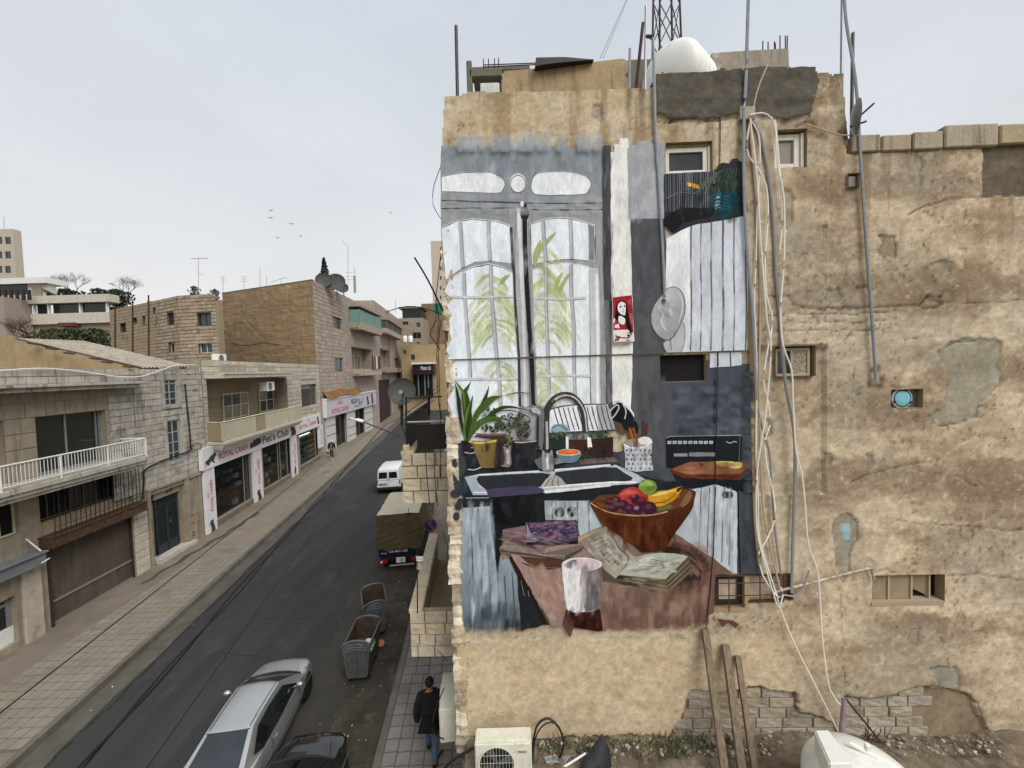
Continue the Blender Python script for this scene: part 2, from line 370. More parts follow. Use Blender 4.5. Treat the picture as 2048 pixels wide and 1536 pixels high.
def unit_stone(m):
    if m.name in _units: return _units[m.name]
    L_ = []
    for k in range(7):
        u = MB(); c = .022; n = 3
        fr_ = [[(c + (1 - 2 * c) * i / n, 1 + R.uniform(-.25,.3) * (0 if i in (0, n) or j in (0, n) else 1) * .8,.04 + .92 * j / n) for i in range(n + 1)] for j in range(n + 1)]
        ids = u.grid(fr_)
        ring = ids[0] + [r[-1] for r in ids[1:]] + ids[-1][-2::-1] + [r[0] for r in ids[-2:0:-1]]
        bk = [u.pt((min(max((u.v[i][0] - .5) * 1.06 + .5,0.003),.997),0, min(max((u.v[i][2] - .5) * 1.08 + .5,.003),.997))) for i in ring]
        for q in range(len(ring)): w2 = (q + 1) % len(ring); u.f.append([ring[q], bk[q], bk[w2], ring[w2]])
        o = u.build('stone', m, local=True); L_.append(o.data); bpy.data.objects.remove(o)
    _units[m.name] = L_; return L_
def stones(root, fa, s0, s1, z0, z1, holes, h, l, m, limit, o=-.03, thick=.03, joint=.012, name='stone', keep=None, lim_s=None):
    U = unit_stone(m); n = max(1, round((z1 - z0) / h)); h = (z1 - z0) / n; out_ = []
    for r in range(n):
        c, d = z0 + r * h, z0 + (r + 1) * h; mid = (c + d) / 2
        cuts = sorted([(max(q[0], s0), min(q[1], s1)) for q in holes if q[2] < mid < q[3] and q[1] > s0 and q[0] < s1])
        free = []; cur = s0
        for a, b in cuts:
            if a > cur: free.append((cur, a))
            cur = max(cur, b)
        if cur < s1: free.append((cur, s1))
        for a, b in free:
            x = a - (R.uniform(0, l[0]) if a == s0 else 0)
            while x < b - .02:
                y = x + R.uniform(*l)
                if b - y < l[0] * .5: y = b
                xa = max(x, a)
                if y - xa > .05: out_.append((xa, min(y, b), c, d))
                x = y
    if keep: out_ = [q for q in out_ if keep((q[0] + q[1]) / 2,(q[2] + q[3]) / 2)]
    eye = Vector((0,0, EYE))
    out_.sort(key=lambda q: (fa.w((q[0] + q[1]) / 2,(q[2] + q[3]) / 2) - eye).length)
    if lim_s: near = [q for q in out_ if q[1] > lim_s]; out_ = near + [q for q in out_ if q[1] <= lim_s]
    b_ = base_of(root); rest = MB(); bed = MB()
    for a, b, c, d in out_: bed.poly([fa.w(a, c, o + .006), fa.w(b, c, o + .006), fa.w(b, d, o + .006), fa.w(a, d, o + .006)])
    if bed.f: bed.build('mortar_bed', mortar_m, root)
    for k, (a, b, c, d) in enumerate(out_):
        if k < limit:
            ob = bpy.data.objects.new(name, R.choice(U)); COL.objects.link(ob); ob.parent = root
            yv = fa.n; tx = fa.t
            # local y of the unit must run along the outward normal: mirror in x when needed
            flip = tx.cross(yv).z < 0
            ob.location = fa.w(b - joint / 2 if flip else a + joint / 2, c + joint / 2, o) - b_
            ob.rotation_euler = (0,0, fa.ang + (math.pi if flip else 0)); ob.scale = (b - a - joint, thick + R.uniform(-.004,.006), d - c - joint)
        else:
            t = thick + R.uniform(-.004,.004); j = joint / 2
            A = [fa.w(a + j, c + j, o), fa.w(b - j, c + j, o), fa.w(b - j, d - j, o), fa.w(a + j, d - j, o)]; B = [p + fa.n * t for p in A]
            i = [rest.pt(p) for p in A + B]
            for q in ((4,5,6,7),(0,1,5,4),(1,2,6,5),(2,3,7,6),(3,0,4,7)): rest.f.append([i[z] for z in q])
    if rest.f: rest.build('stone_facing', m, root, kind='stuff')
def window(root, fa, r, o, nx=2, nz=1, fm=None, gm=None, fw=.05, sill=None, name='window', bars=None, xs=None, zs=None, dark=None):
    """frame with mullions at depth o, each pane its own mesh"""
    fm = fm or alu_m; gm = gm or pane_m; s0, s1, z0, z1 = r; f = MB()
    X = xs or [i / nx for i in range(nx + 1)]; Z = zs or [i / nz for i in range(nz + 1)]
    X = [s0 + (s1 - s0) * q for q in X]; Z = [z0 + (z1 - z0) * q for q in Z]
    for i, q in enumerate(X):
        w_ = fw if i in (0, len(X) - 1) else fw * .7; a = q if i == 0 else q - w_ if i == len(X) - 1 else q - w_ / 2
        f.fbox(fa, a, a + w_, z0, z1, o - .03, o + .03)
    for i, q in enumerate(Z):
        w_ = fw if i in (0, len(Z) - 1) else fw * .7; a = q if i == 0 else q - w_ if i == len(Z) - 1 else q - w_ / 2
        f.fbox(fa, s0, s1, a, a + w_, o - .028, o + .028)
    wo = f.build(name, fm, root)
    for a, b in zip(X, X[1:]):
        for c, d in zip(Z, Z[1:]):
            MB().poly([fa.w(a, c, o - .005), fa.w(b, c, o - .005), fa.w(b, d, o - .005), fa.w(a, d, o - .005)]).build('pane', R.choice(gm) if isinstance(gm, list) else gm, wo)
    if sill: MB().fbox(fa, s0 - .06, s1 + .06, z0 - .09, z0 - .002, o - .03, sill).build('sill', stone2_m, wo)
    return wo
_font = None
def text_polys(txt):
    """outline of a word as faces in a unit box"""
    cu = bpy.data.curves.new('t', 'FONT'); cu.body = txt; cu.resolution_u = 3; cu.offset = .018
    o = bpy.data.objects.new('t', cu); COL.objects.link(o); dg = bpy.context.evaluated_depsgraph_get(); me = bpy.data.meshes.new_from_object(o.evaluated_get(dg))
    v = [tuple(q.co) for q in me.vertices]; f = [list(p.vertices) for p in me.polygons]; bpy.data.objects.remove(o); bpy.data.meshes.remove(me)
    x0 = min(p[0] for p in v); x1 = max(p[0] for p in v); y0 = min(p[1] for p in v); y1 = max(p[1] for p in v)
    return [((p[0] - x0) / (x1 - x0),(p[1] - y0) / (y1 - y0)) for p in v], f
def fac_text(txt, fa, s0, s1, z0, z1, o, m, parent, name='lettering', up=False):
    v, f = text_polys(txt); q = MB()
    for a, b in v: q.pt(fa.w(s1 - (s1 - s0) * b, z0 + (z1 - z0) * a, o) if up else fa.w(s0 + (s1 - s0) * a, z0 + (z1 - z0) * b, o))
    q.f = [list(i) for i in f]; return q.build(name, m, parent)
red_m = mat('red_print', 'b3202c', rough=.5); ink_m = mat('black_print', '1d1a1c', rough=.5); sign_m = mat('sign_white', 'd9d8d8', 'c9c8c8', scale=2, mix=.6, rough=.4, streak='aaa59c', sk=.35)
def fac_poly(mb, fa, pts, o, c=None): mb.poly([fa.at(*p, o) for p in pts], c)
def crown(fa, s0, s1, z0, z1, o, parent, up=False):
    m = MB(); W_, H_ = s1 - s0, z1 - z0
    def P(u, v): return fa.w(s1 - W_ * v, z0 + H_ * u, o) if up else fa.w(s0 + W_ * u, z0 + H_ * v, o)
    def dot(u, v, r):
        m.poly([P(u + r * math.cos(k * math.pi / 4), v + r * 1.1 * math.sin(k * math.pi / 4)) for k in range(8)])
    for k in range(5):
        a = math.radians(150 - 30 * k)
        for j, r in ((.62,.05),(.8,.055),(.98,.05)): dot(.5 + .5 * j * math.cos(a),.05 + .9 * j * math.sin(a), r)
    for k in range(7): a = math.radians(140 - 80 / 6 * k); b = math.radians(140 - 80 / 6 * (k + 1)); m.poly([P(.5 + .38 * math.cos(a),-.1 + .45 * math.sin(a)), P(.5 + .38 * math.cos(b),-.1 + .45 * math.sin(b)), P(.5 + .46 * math.cos(b),-.1 + .58 * math.sin(b)), P(.5 + .46 * math.cos(a),-.1 + .58 * math.sin(a))])
    return m.build('crown_emblem', red_m, parent)

# ================================================================== stone house with balcony and garage (nearest, left)
FA = Fac((-15.5,8),(-16.2,20.1)); FB = Fac((-16.2,20.1),(-18.3,36.5)); FC = Fac((-18.55,36.6),(-19.15,51)); FD = Fac((-19.15,51),(-20.9,66))
A = empty('stone_house', FA.w(0,0), 'pale stone house with long balcony, closed garage shutter and carved iron door', 'house')
sE = FA.L - .02; zT = FA.px(200,738)[1]; zfl = FA.px(297,911,1.0)[1]; zcan0 = FA.px(258,775,.55)[1]; zcan1 = FA.px(290,762,.55)[1]
sS = FA.px(218,850)[0]
bigw = pxr(FA, 69,828,217,925); bigw = (bigw[0], bigw[1], zfl, bigw[3]); lw = pxr(FA, -40,838,14,960); lw = (lw[0], lw[1], zfl, bigw[3])
st1 = pxr(FA, 326,741,355,809); st2 = pxr(FA, 333,842,362,917)
zr1 = FA.px(286,1005,.4)[1]; zr0 = FA.px(286,1022,.4)[1]
gar = pxr(FA, 92,1094,271,1158); gar = (gar[0], gar[1], gar[2], zr0 - .02)
mez = (gar[0] - .1, gar[1] + .15, zr1 + .02, zfl - .45)
dr = pxr(FA, 306,1000,357,1086,-.3); por = pxr(FA, 299,992,362,1084); por = (por[0], dr[1] + .2,.35, por[3])
shp = (.2, FA.px(33,1210)[0],.45, FA.px(20,1195)[1])
swin = pxr(FA, -30,1020,40,1066)
holes = [(*bigw, .28),(*lw, .28),(*st1,.08),(*st2,.08),(*mez, .35),(*gar, .16),(*por, .36,1),(*shp, .3),(*swin, .2)]
wall(A, FA, .0, sE, .05, zT, holes, cream_m, o=0)
shell(A, FA, 0, sE, .05, zT, 9, cream_m, o=0, roofz=zT - .25)
sb = sS; kee = lambda s, z: True
# wedge of bare wall beside the canopy stays rendered
stones(A, FA, 0.02, sE - .03, zcan1, zT, [],.31,(.5,.75), stone_m, 80, o=.002, thick=.028)
zdo = FA.px(330,968)[1]
stones(A, FA, sb, sE - .03, zdo, zcan1,[st1, st2,(st1[0] - .22, st1[1] + .22, st1[2] - .2, st1[3] + .2),(st2[0] - .2, st2[1] + .2, st2[2] - .16, st2[3] + .3)],.285,(.38,.56), stone_m, 190, o=.002, thick=.028, keep=lambda s, z: not (z > zcan0 - .45 and s < FA.px(262,780)[0] + (z - zcan0 + .45) * .5))
stones(A, FA, gar[1] + .06, por[0] - .2, gar[2] + .05, zr0 + .3,[],.36,(.5,.6), stone2_m, 40, o=.002, thick=.04)
stones(A, FA, 0.02, sb, zfl, zcan0 - .35,[(*bigw,),(*lw,)],.5,(.55,.8), cream_m, 60, o=.002, thick=.012, joint=.006, name='slab')
# stair-well windows with stone surrounds
for r_, xs, zs in ((st1,(0,.42,1),(0,.18,.38,.62,.8,1)),(st2,(0,.45,1),(0,.2,.45,.7,1))):
    wo = window(A, FA, r_, -.04, fm=mat('old_steel_frame', '9fa6a4', '7c807c', scale=9, rough=.6), gm=pane_m, fw=.05, xs=xs, zs=zs)
    m = MB()
    a, b, c, d = r_; t = .2
    m.fbox(FA, a - t, a - .01, c - .14, d + .18,.0,.04); m.fbox(FA, b + .01, b + t, c - .14, d + .18,.0,.04); m.fbox(FA, a - .008, b + .008, d + .01, d + .18,.0,.04); m.fbox(FA, a - .008, b + .008, c - .14, c - .01,.0,.07)
    m.build('surround', stone_m, wo)
wo = window(A, FA, bigw, -.24, fm=alu_m, gm=glass_m, fw=.07, xs=(0,.47,.93,1), zs=(0,1)); window(A, FA, lw, -.24, fm=alu_m, gm=glass_m, fw=.07, nx=1)
# canopy over the loggia
s1c = FA.px(292,765,.55)[0]
m = MB(); m.fbox(FA, 0, s1c - .35, zcan0, zcan1 - .1,0,.62); m.fbox(FA, 0, s1c, zcan1 - .1, zcan1,0,.72); m.build('canopy', stone_m, A, bevel=.012)
m = MB()
for k in range(22):
    s = .3 + k * .5
    if s < s1c - .6: m.fbox(FA, s, s + .47, zcan0 + .05, zcan1 - .13,.62,.635)
m.build('canopy_facing', stone_m, A, kind='stuff')
# balcony slab, railing
sbE = FA.px(297,911,1.0)[0]
m = MB(); m.fbox(FA, 0, sbE, zfl - .16, zfl, 0,1.05); m.fbox(FA, 0, sbE - .05, zfl - .3, zfl - .165,0,.98); m.fbox(FA, 0, sbE - .12, zfl - .42, zfl - .305,0,.9); m.build('balcony_slab', stone_m, A, bevel=.01)
zr = FA.px(287,877,1.0)[1]
rl = MB(); rl.tube([FA.w(0, zr, 1), FA.w(sbE - .1, zr, 1)],.028); rl.tube([FA.w(0, zfl + .1,1), FA.w(sbE - .1, zfl + .1,1)],.018); rl.tube([FA.w(sbE - .1, zr, 1), FA.w(sbE - .1, zr, .05)],.028)
for k in range(7): s = sbE - .1 - k * 1.55; rl.tube([FA.w(s, zfl, 1), FA.w(s, zr, 1)],.025)
rail = rl.build('railing', white_m, A)
m = MB()
for k in range(int(sbE / .1)): s = .1 + k * .1; m.obox(FA.w(s, zfl + .1,.993), FA.t * .014, FA.n * .012,(0,0, zr - zfl - .1))
for k in range(9): m.obox(FA.w(sbE - .1, zfl + .02,.1 + k * .1), FA.t * .012, FA.n * .02,(0,0, zr - zfl))
m.build('balusters', white_m, rail, kind='stuff')
# barred mezzanine window, rusty beam
window(A, FA, mez, -.3, fm=mat('brown_frame', '5a5046', rough=.7), gm=[glass_m, dark_m], fw=.06, xs=(0,.14,.25,.36,.5,.64,.78,.92,1), zs=(0,.3,1))
m = MB(); m.fbox(FA, mez[0] - .05, mez[1], mez[2], mez[2] + .4,-.29,-.1); m.build('brick_ledge', recess_m, A)
for k in range(21):
    s = mez[0] + .05 + k * (mez[1] - mez[0]) / 20; MB().tube([FA.w(s, zr1,.38), FA.w(s, zfl - .43,.42 - .04 * (k % 2))],.012,5).build('bar', black_m, A)
m = MB(); m.tube([FA.w(mez[0], zr1 + .28,.39), FA.w(mez[1], zr1 + .28,.39)],.012,5); m.build('cross_bar', black_m, A)
m = MB(); m.fbox(FA, mez[0] - .1, mez[1] + .12, zr0, zr1,.0,.42); m.fbox(FA, mez[0] - .12, mez[1] + .14, zr1 - .03, zr1 + .012,.0,.46); m.fbox(FA, mez[0] - .12, mez[1] + .14, zr0 - .02, zr0 + .03,.0,.45); m.build('rusty_beam', rust_m, A)
# garage shutter: corrugated slats
shut_m = mat('shutter', '564b3f', '463d34', scale=1.2, mix=.8, rough=.75, metal=.1, streak='8b8170', sk=.3, spots='716f68', sp=.3, bump=.002)
m = MB(); n = 44; rows = []
for k in range(n * 4 + 1):
    z = gar[2] + (gar[3] - gar[2]) * k / (n * 4); o_ = -.11 + .014 * math.sin(k * math.pi / 2); rows.append([FA.w(gar[0], z, o_), FA.w(gar[1], z, o_)])
m.grid(rows); sh = m.build('garage_shutter', shut_m, A)
m = MB(); m.fbox(FA, gar[0], gar[1], gar[2], gar[2] + .12,-.1,-.06); m.fbox(FA, gar[0], gar[1], gar[2] + .78, gar[2] + .86,-.1,-.07); m.build('bottom_rail', mat('shutter_rail', '7a766c', rough=.6), sh)
m = MB(); m.fbox(FA, gar[0] - .02, gar[0] + .07, gar[2], gar[3],-.1,.02); m.fbox(FA, gar[1] - .04, gar[1] + .01, gar[2], gar[3],-.1,.0); m.build('guide_rail', mat('dark_rail', '33281f'), sh)
m = MB(); m.fbox(FA, gar[0], gar[1] + .1, gar[2] - .3, gar[2],-.16,.16); m.build('doorstep', stone2_m, A)
# portal and iron door
dr = (dr[0], dr[1],.55, dr[3]); diron = mat('teal_iron', '171c1f', '111517', scale=5, rough=.5, metal=.3)
m = MB(); m.fbox(FA, dr[0], dr[1], dr[2], dr[3],-.31,-.27); door = m.build('iron_door', diron, A)
m = MB(); sm = (dr[0] + dr[1]) / 2; zt_ = dr[3] - .35; zb_ = dr[2] + .42
for a, b, c, d in ((dr[0], dr[1], dr[3] - .06, dr[3]),(dr[0], dr[1], zt_ - .04, zt_ + .02),(dr[0], dr[0] + .06, dr[2], dr[3]),(dr[1] - .06, dr[1], dr[2], dr[3]),(sm - .05, sm + .05, dr[2], zt_),(dr[0], dr[1], dr[2], zb_)): m.fbox(FA, a, b, c, d, -.27,-.24)
def seg(m, fa, a, b, o, w_):
    d = Vector((b[0] - a[0], b[1] - a[1])); n_ = Vector((-d.y, d.x)).normalized() * w_
    m.hexa([fa.w(a[0] - n_.x, a[1] - n_.y, o), fa.w(b[0] - n_.x, b[1] - n_.y, o), fa.w(b[0] + n_.x, b[1] + n_.y, o), fa.w(a[0] + n_.x, a[1] + n_.y, o)],[fa.w(a[0] - n_.x, a[1] - n_.y, o + .02), fa.w(b[0] - n_.x, b[1] - n_.y, o + .02), fa.w(b[0] + n_.x, b[1] + n_.y, o + .02), fa.w(a[0] + n_.x, a[1] + n_.y, o + .02)])
for lf in ((dr[0] + .07, sm - .06),(sm + .06, dr[1] - .07)):
    for z0_, z1_ in ((zb_ + .05, zb_ + .6),(zb_ + .7, zb_ + 1.15),(zb_ + 1.25, zt_ - .06)):
        a, b = lf; m.fbox(FA, a, b, z0_, z0_ + .02,-.27,-.245); m.fbox(FA, a, b, z1_ - .02, z1_, -.27,-.245)
        for k in range(5): seg(m, FA, (a, z0_ + (z1_ - z0_) * k / 5),(b, z0_ + (z1_ - z0_) * (k + 1) / 5),-.27,.012); seg(m, FA, (a + (b - a) * .5, z0_ + (z1_ - z0_) * k / 5),(a, z0_ + (z1_ - z0_) * (k + 1) / 5),-.27,.01)
for k in range(9): s = dr[0] + (dr[1] - dr[0]) * k / 8; seg(m, FA, (s, zt_),(min(s + .16, dr[1]), dr[3] - .05),-.27,.012); seg(m, FA, (s, zt_),(max(s - .16, dr[0]), dr[3] - .05),-.27,.012)
m.build('ornament', mat('iron_ornament', '30393d', rough=.5, metal=.3), door)
m = MB(); m.tube([FA.w(sm + .1, zb_ + .85,-.25), FA.w(sm + .1, zb_ + .85,-.18), FA.w(sm + .1, zb_ + 1.0,-.18)],.012); m.build('handle', alu_m, door)
m = MB()
for q, dp in ((.0,.03),(.06,-.06),(.11,-.14)):
    m.fbox(FA, por[0] - .16 + q, por[0] - .04 + q, .3, por[3] + .2 - q * .6,-.33, dp + .05); m.fbox(FA, por[1] + .04 - q, por[1] + .16 - q, .3, por[3] + .2 - q * .6,-.33, dp + .05)
    m.fbox(FA, por[0] - .16 + q, por[1] + .16 - q, por[3] + .2 - q, por[3] + .3 - q, -.33, dp + .06)
m.fbox(FA, dr[0] - .1, dr[1] + .1, dr[3] + .01, por[3] - .0,-.33,-.16)
m.build('portal', cream_m, A, bevel=.006)
fac_text('28', FA, sm - .12, sm + .25, dr[3] + .12, dr[3] + .38,-.155, mat('dark_paint', '38332c'), A, 'house_number')
m = MB(); m.fbox(FA, por[0] + .1, por[1] + .3,.3,.52,-.45,.25); m.build('step', stone2_m, A)
# buttress strips right of the door, graffiti
m = MB()
for px in (372,388,400): s = FA.px(px, 1030)[0]; m.fbox(FA, s, s + .12,.35, zdo - .1,0,.05)
m.fbox(FA, por[1] + .2, sE - .02, zdo - .12, zdo, 0,.1); m.build('pilaster', cream_m, A)
m = MB(); gr_ = mat('graffiti', '7a5146')
for (px, py) in ((388,1028),(391,1044),(389,1064),(386,1071)):
    p = [FA.px(px + 8 - 1.6 * k, py - 3 + .28 * k * 2 + 1.6 * math.sin(k * 2.2 + py)) for k in range(12)]
    for a, b in zip(p, p[1:]): seg(m, FA, a, b, .0,.015)
m.build('graffiti', gr_, A)
# little shop at the left: fascia, pillar, glazed door
sp1 = FA.px(86,1120,.3)[0]; zf0, zf1 = FA.px(82,1128,.3)[1], FA.px(86,1103,.3)[1]
m = MB(); m.fbox(FA, 0, sp1, zf0, zf1,0,.42); m.fbox(FA, 0, sp1 + .02, zf1, zf1 + .05,0,.5); m.build('shop_fascia', mat('grey_fascia', '74787a', '606466', mix=.7, streak='5f605d', sk=.4, rough=.5), A, bevel=.01)
m = MB(); pa, pb = FA.px(46,1250)[0], FA.px(84,1240)[0]; m.fbox(FA, pa, pb, .2, zf0,0,.1); m.build('pillar', mat('worn_white_stone', 'b3a898', '978c7c', spots='6e6456', sp=.6, bump=.006), A, bevel=.012)
window(A, FA, shp, -.2, fm=alu_m, gm=glass_m, fw=.12, xs=(0,.5,1), zs=(0,.84,1)); m = MB(); m.fbox(FA, .2, shp[1], shp[2], shp[2] + .5,-.22,-.14); m.build('door_panel', white_m, A)
window(A, FA, swin, -.15, fm=creamfr_m, gm=dark_m, nx=2)
m = MB(); m.tube([FA.at(52,1078,.05), FA.at(82,1102,.6)],.02); m.tube([FA.at(83,1126,.5), FA.at(100,1116,.62)],.018); m.build('awning_rod', white_m, A)
# cables on the wall by the stair windows, white hose over the roof edge
def cable(name, pts, r, m, label, cat='cable', n=5, group=None, parent=None):
    P = [Vector(p) for p in pts]; q = []
    for i in range(len(P) - 1):
        p0 = P[max(i - 1,0)]; p1 = P[i]; p2 = P[i + 1]; p3 = P[min(i + 2, len(P) - 1)]
        k_ = max(2, min(10, int((p2 - p1).length / .12)))
        for k in range(k_):
            t = k / k_; q.append(.5 * ((2 * p1) + (-p0 + p2) * t + (2 * p0 - 5 * p1 + 4 * p2 - p3) * t * t + (-p0 + 3 * p1 - 3 * p2 + p3) * t ** 3))
    q.append(P[-1]); return MB().tube(q, r, n).build(name, m, parent, smooth=True, label=label, cat=cat, group=group)
hose_m = mat('white_hose', 'dad7cc', rough=.5)
cable('hose', [FA.at(0,741,.1), FA.at(90,737,.12), FA.at(170,744,.12), FA.at(235,753,.14), FA.at(280,753,.14), FA.at(320,741,.16), FA.at(350,731,.2), FA.at(385,730,.2), FA.at(398,733,.12), FA.at(399,745,.06)],.022, hose_m, 'white hose lying along the roof edge of the stone house', 'hose')
cable('cable_bundle', [FA.at(370,768,.06), FA.at(373,800,.06), FA.at(378,850,.06), FA.at(381,890,.08), FA.at(378,902,.1), FA.at(330,920,.1), FA.at(290,940,.1), FA.at(288,960,.12), FA.at(285,1000,.3)],.035, wire_m, 'thick black cable bundle down the stone wall by the stair windows', 'cable')
cable('cable', [FA.at(379,895,.08), FA.at(392,886,.15), FA.at(402,890,.2), FA.at(400,898,.2), FA.at(384,898,.1)],.02, wire_m, 'black cable loop hanging at the corner of the pet shop', 'cable')
# tin-roofed room on the roof
P1 = atY(29,677,16.2); P2 = FA.at(276,734,-.4); P3 = FA.at(372,731,-.4); P4 = P1 + (P3 - P2)
S = empty('roof_room', P2 - Vector((0,0,1)), 'tan rendered room with a sloping corrugated roof on top of the stone house', 'shed')
m = MB(); rows = []; nc = 56
for k in range(nc + 1):
    t = k / nc; z = .035 * math.cos(k * math.pi / 2); a = P1 + (P4 - P1) * t; b = P2 + (P3 - P2) * t; rows.append([a + (b - a) * u + Vector((0,0, z)) for u in (0,.33,.66,1.03)])
m.grid(rows); ro = m.build('corrugated_roof', mat('asbestos_sheet', 'a39a8a', '857c6e', scale=2.5, mix=.9, streak='4f4a41', sk=.5, spots='55504a', sp=.6, spscale=3, rough=.95, bump=.004), S)
zb = zT - .6
m = MB(); d = Vector((0,0,.06)); m.poly([P1 - d, P2 - d, Vector((P2.x, P2.y, zb)), Vector((P1.x, P1.y, zb))]); m.poly([P2 - d, P3 - d, Vector((P3.x, P3.y, zb)), Vector((P2.x, P2.y, zb))])
q = P1 + Vector((-3.2,.1,0)); m.poly([q + d * 2, P1 + d * 2, Vector((P1.x, P1.y, zb)), Vector((q.x, q.y, zb))]); m.build('gable_wall', mat('ochre_render', '9c8768', '806d52', streak='6d5a3f', sk=.4, bump=.004), S)
m = MB()
for px, py in ((60,688),(96,698),(132,707),(184,718),(207,725),(250,734)):
    a = atY(px, py, 16.05); m.obox(a - Vector((0,.1,0)),(.28,0,-.05),(0,.2,0),(0,0,.07))
m.build('rafter_end', mat('rafter', '4a3a2a'), S)

# ================================================================== two-storey pet shop house
B = empty('pet_shop_house', FB.w(0,0.3), 'two storey cream stone house with a white pet shop sign and solid balcony', 'house')
s1 = FB.L; sC0 = FB.px(409,760)[0]; sC1 = FB.px(584,746,.9)[0]; zT2 = FB.px(630,729)[1]; zc1 = FB.px(584,745,.9)[1]; zc0 = zc1 - .38
log = pxr(FB, 412,765,577,840); zbf = FB.px(604,838,.9)[1]; log = (log[0], log[1], zbf, zc0 - .02); wr = pxr(FB, 601,770,634,809)
zs1 = FB.px(584,846,.2)[1] + .05; zs0 = FB.px(584,872,.2)[1]
shops = [pxr(FB, 427,925,506,1000), pxr(FB, 524,890,586,962), pxr(FB, 598,866,641,946)]
shops = [(a, b, .75 + .02 * a, zs0) for a, b, c, d in shops]
hB = [(*log, 1.0),(*wr, .2)] + [(*q, .9) for q in shops]
wall(B, FB, 0, s1,.2, zT2, hB, cream_m, o=0); shell(B, FB, 0, s1,.2, zT2,9, cream_m, o=0, roofz=zT2 - .3)
stones(B, FB, .02, s1 - .02, zs1, zT2 - .02,[log, wr, (wr[0] - .02, wr[1] + .02, wr[3], wr[3] + .34)],.335,(.4,.65), stone2_m, 280, o=.002, thick=.03)
q = MB()
for k in range(5): a = wr[0] + (wr[1] - wr[0]) * k / 5; q.fbox(FB, a + .01, a + (wr[1] - wr[0]) / 5 - .01, wr[3] + .01, wr[3] + .33,0,.036)
q.build('lintel', stone2_m, B)
MB().poly([FB.w(log[0], log[2],-1), FB.w(log[1], log[2],-1), FB.w(log[1], log[3],-1), FB.w(log[0], log[3],-1)]).build('loggia_wall', mat('loggia_render', '93856c', '7f725b', streak='6d614c', sk=.4), B)
cur_m = mat('curtained_glass', '7d7768', '6f6b5e', scale=.8, rough=.25)
for r_ in (pxr(FB, 443,788,497,838,-.98), pxr(FB, 516,780,560,828,-.98)):
    r_ = (r_[0], r_[1], zbf + .1, r_[3]); window(B, FB, r_, -.95,3,3, fm=creamfr_m, gm=[cur_m, cur_m, pane_m], fw=.07)
window(B, FB, wr, -.16, fm=mat('brown_alu', '6f675a', rough=.5), gm=[cur_m, pane_m], fw=.06, xs=(0,.1,.72,1), zs=(0,.8,1))
m = MB(); m.fbox(FB, sC0 - .05, sC1, zc0 + .1, zc1,0,.95); m.fbox(FB, sC0 - .05, sC1 + .6, zc1 - .08, zc1 + .03,0,1.0); m.build('canopy', stone2_m, B, bevel=.015)
# roof-edge blocks and grey parapet panels
m = MB()
for px0, px1 in ((441,491),(514,552)): a, b = FB.px(px0,740)[0], FB.px(px1,740)[0]; m.fbox(FB, a, b, zc1 + .03, zT2 - .22,-.12,.04)
m.build('parapet_panel', conc_m, B)
# balcony with solid panels
ba, bb = FB.px(444,860,.9)[0], FB.px(603,820,.9)[0]; zbt = FB.px(601,811,.9)[1]; aL = FB.px(414,850)[0]
m = MB(); m.hexa([FB.w(aL, zbf - .12,0), FB.w(bb, zbf - .12,0), FB.w(bb, zbf - .12,1.0), FB.w(ba, zbf - .12,1.0)],[FB.w(aL, zbf + .05,0), FB.w(bb, zbf + .05,0), FB.w(bb, zbf + .05,1.0), FB.w(ba, zbf + .05,1.0)])
m.hexa([FB.w(aL + .1, zbf - .28,0), FB.w(bb, zbf - .28,0), FB.w(bb, zbf - .28,.88), FB.w(ba + .08, zbf - .28,.88)],[FB.w(aL + .1, zbf - .125,0), FB.w(bb, zbf - .125,0), FB.w(bb, zbf - .125,.88), FB.w(ba + .08, zbf - .125,.88)])
m.hexa([FB.w(aL + .2, zbf - .4,0), FB.w(bb, zbf - .4,0), FB.w(bb, zbf - .4,.76), FB.w(ba + .15, zbf - .4,.76)],[FB.w(aL + .2, zbf - .285,0), FB.w(bb, zbf - .285,0), FB.w(bb, zbf - .285,.76), FB.w(ba + .15, zbf - .285,.76)])
m.build('balcony_slab', stone2_m, B, bevel=.01)
pn_m = mat('balcony_panel_render', 'b3a78a', '9f9376', scale=2, mix=.6, rnd=.08, streak='857a63', sk=.3)
for k in range(9):
    a = ba + (bb - ba) * k / 9; b = ba + (bb - ba) * (k + 1) / 9; MB().fbox(FB, a + .01, b - .01, zbf + .08, zbt - .05,.86,.9).build('balcony_panel', recess_m if k == 3 else pn_m, B)
m = MB()
for k in range(12):
    t = k / 12; u = (k + .8) / 12; p0, p1 = FB.w(aL + (ba - aL) * t, 0,.02 + .86 * t), FB.w(aL + (ba - aL) * u, 0,.02 + .86 * u); d = FB.n * -.03
    m.hexa([p + Vector((0,0, zbf + .08)) for p in (p0, p1, p1 + d, p0 + d)],[p + Vector((0,0, zbt - .05)) for p in (p0, p1, p1 + d, p0 + d)])
m.build('balcony_slats', recess_m, B, kind='stuff')
MB().tube([FB.w(aL, zbt, .02), FB.w(ba, zbt, .9), FB.w(bb, zbt, .9)],.035).build('handrail', creamfr_m, B)
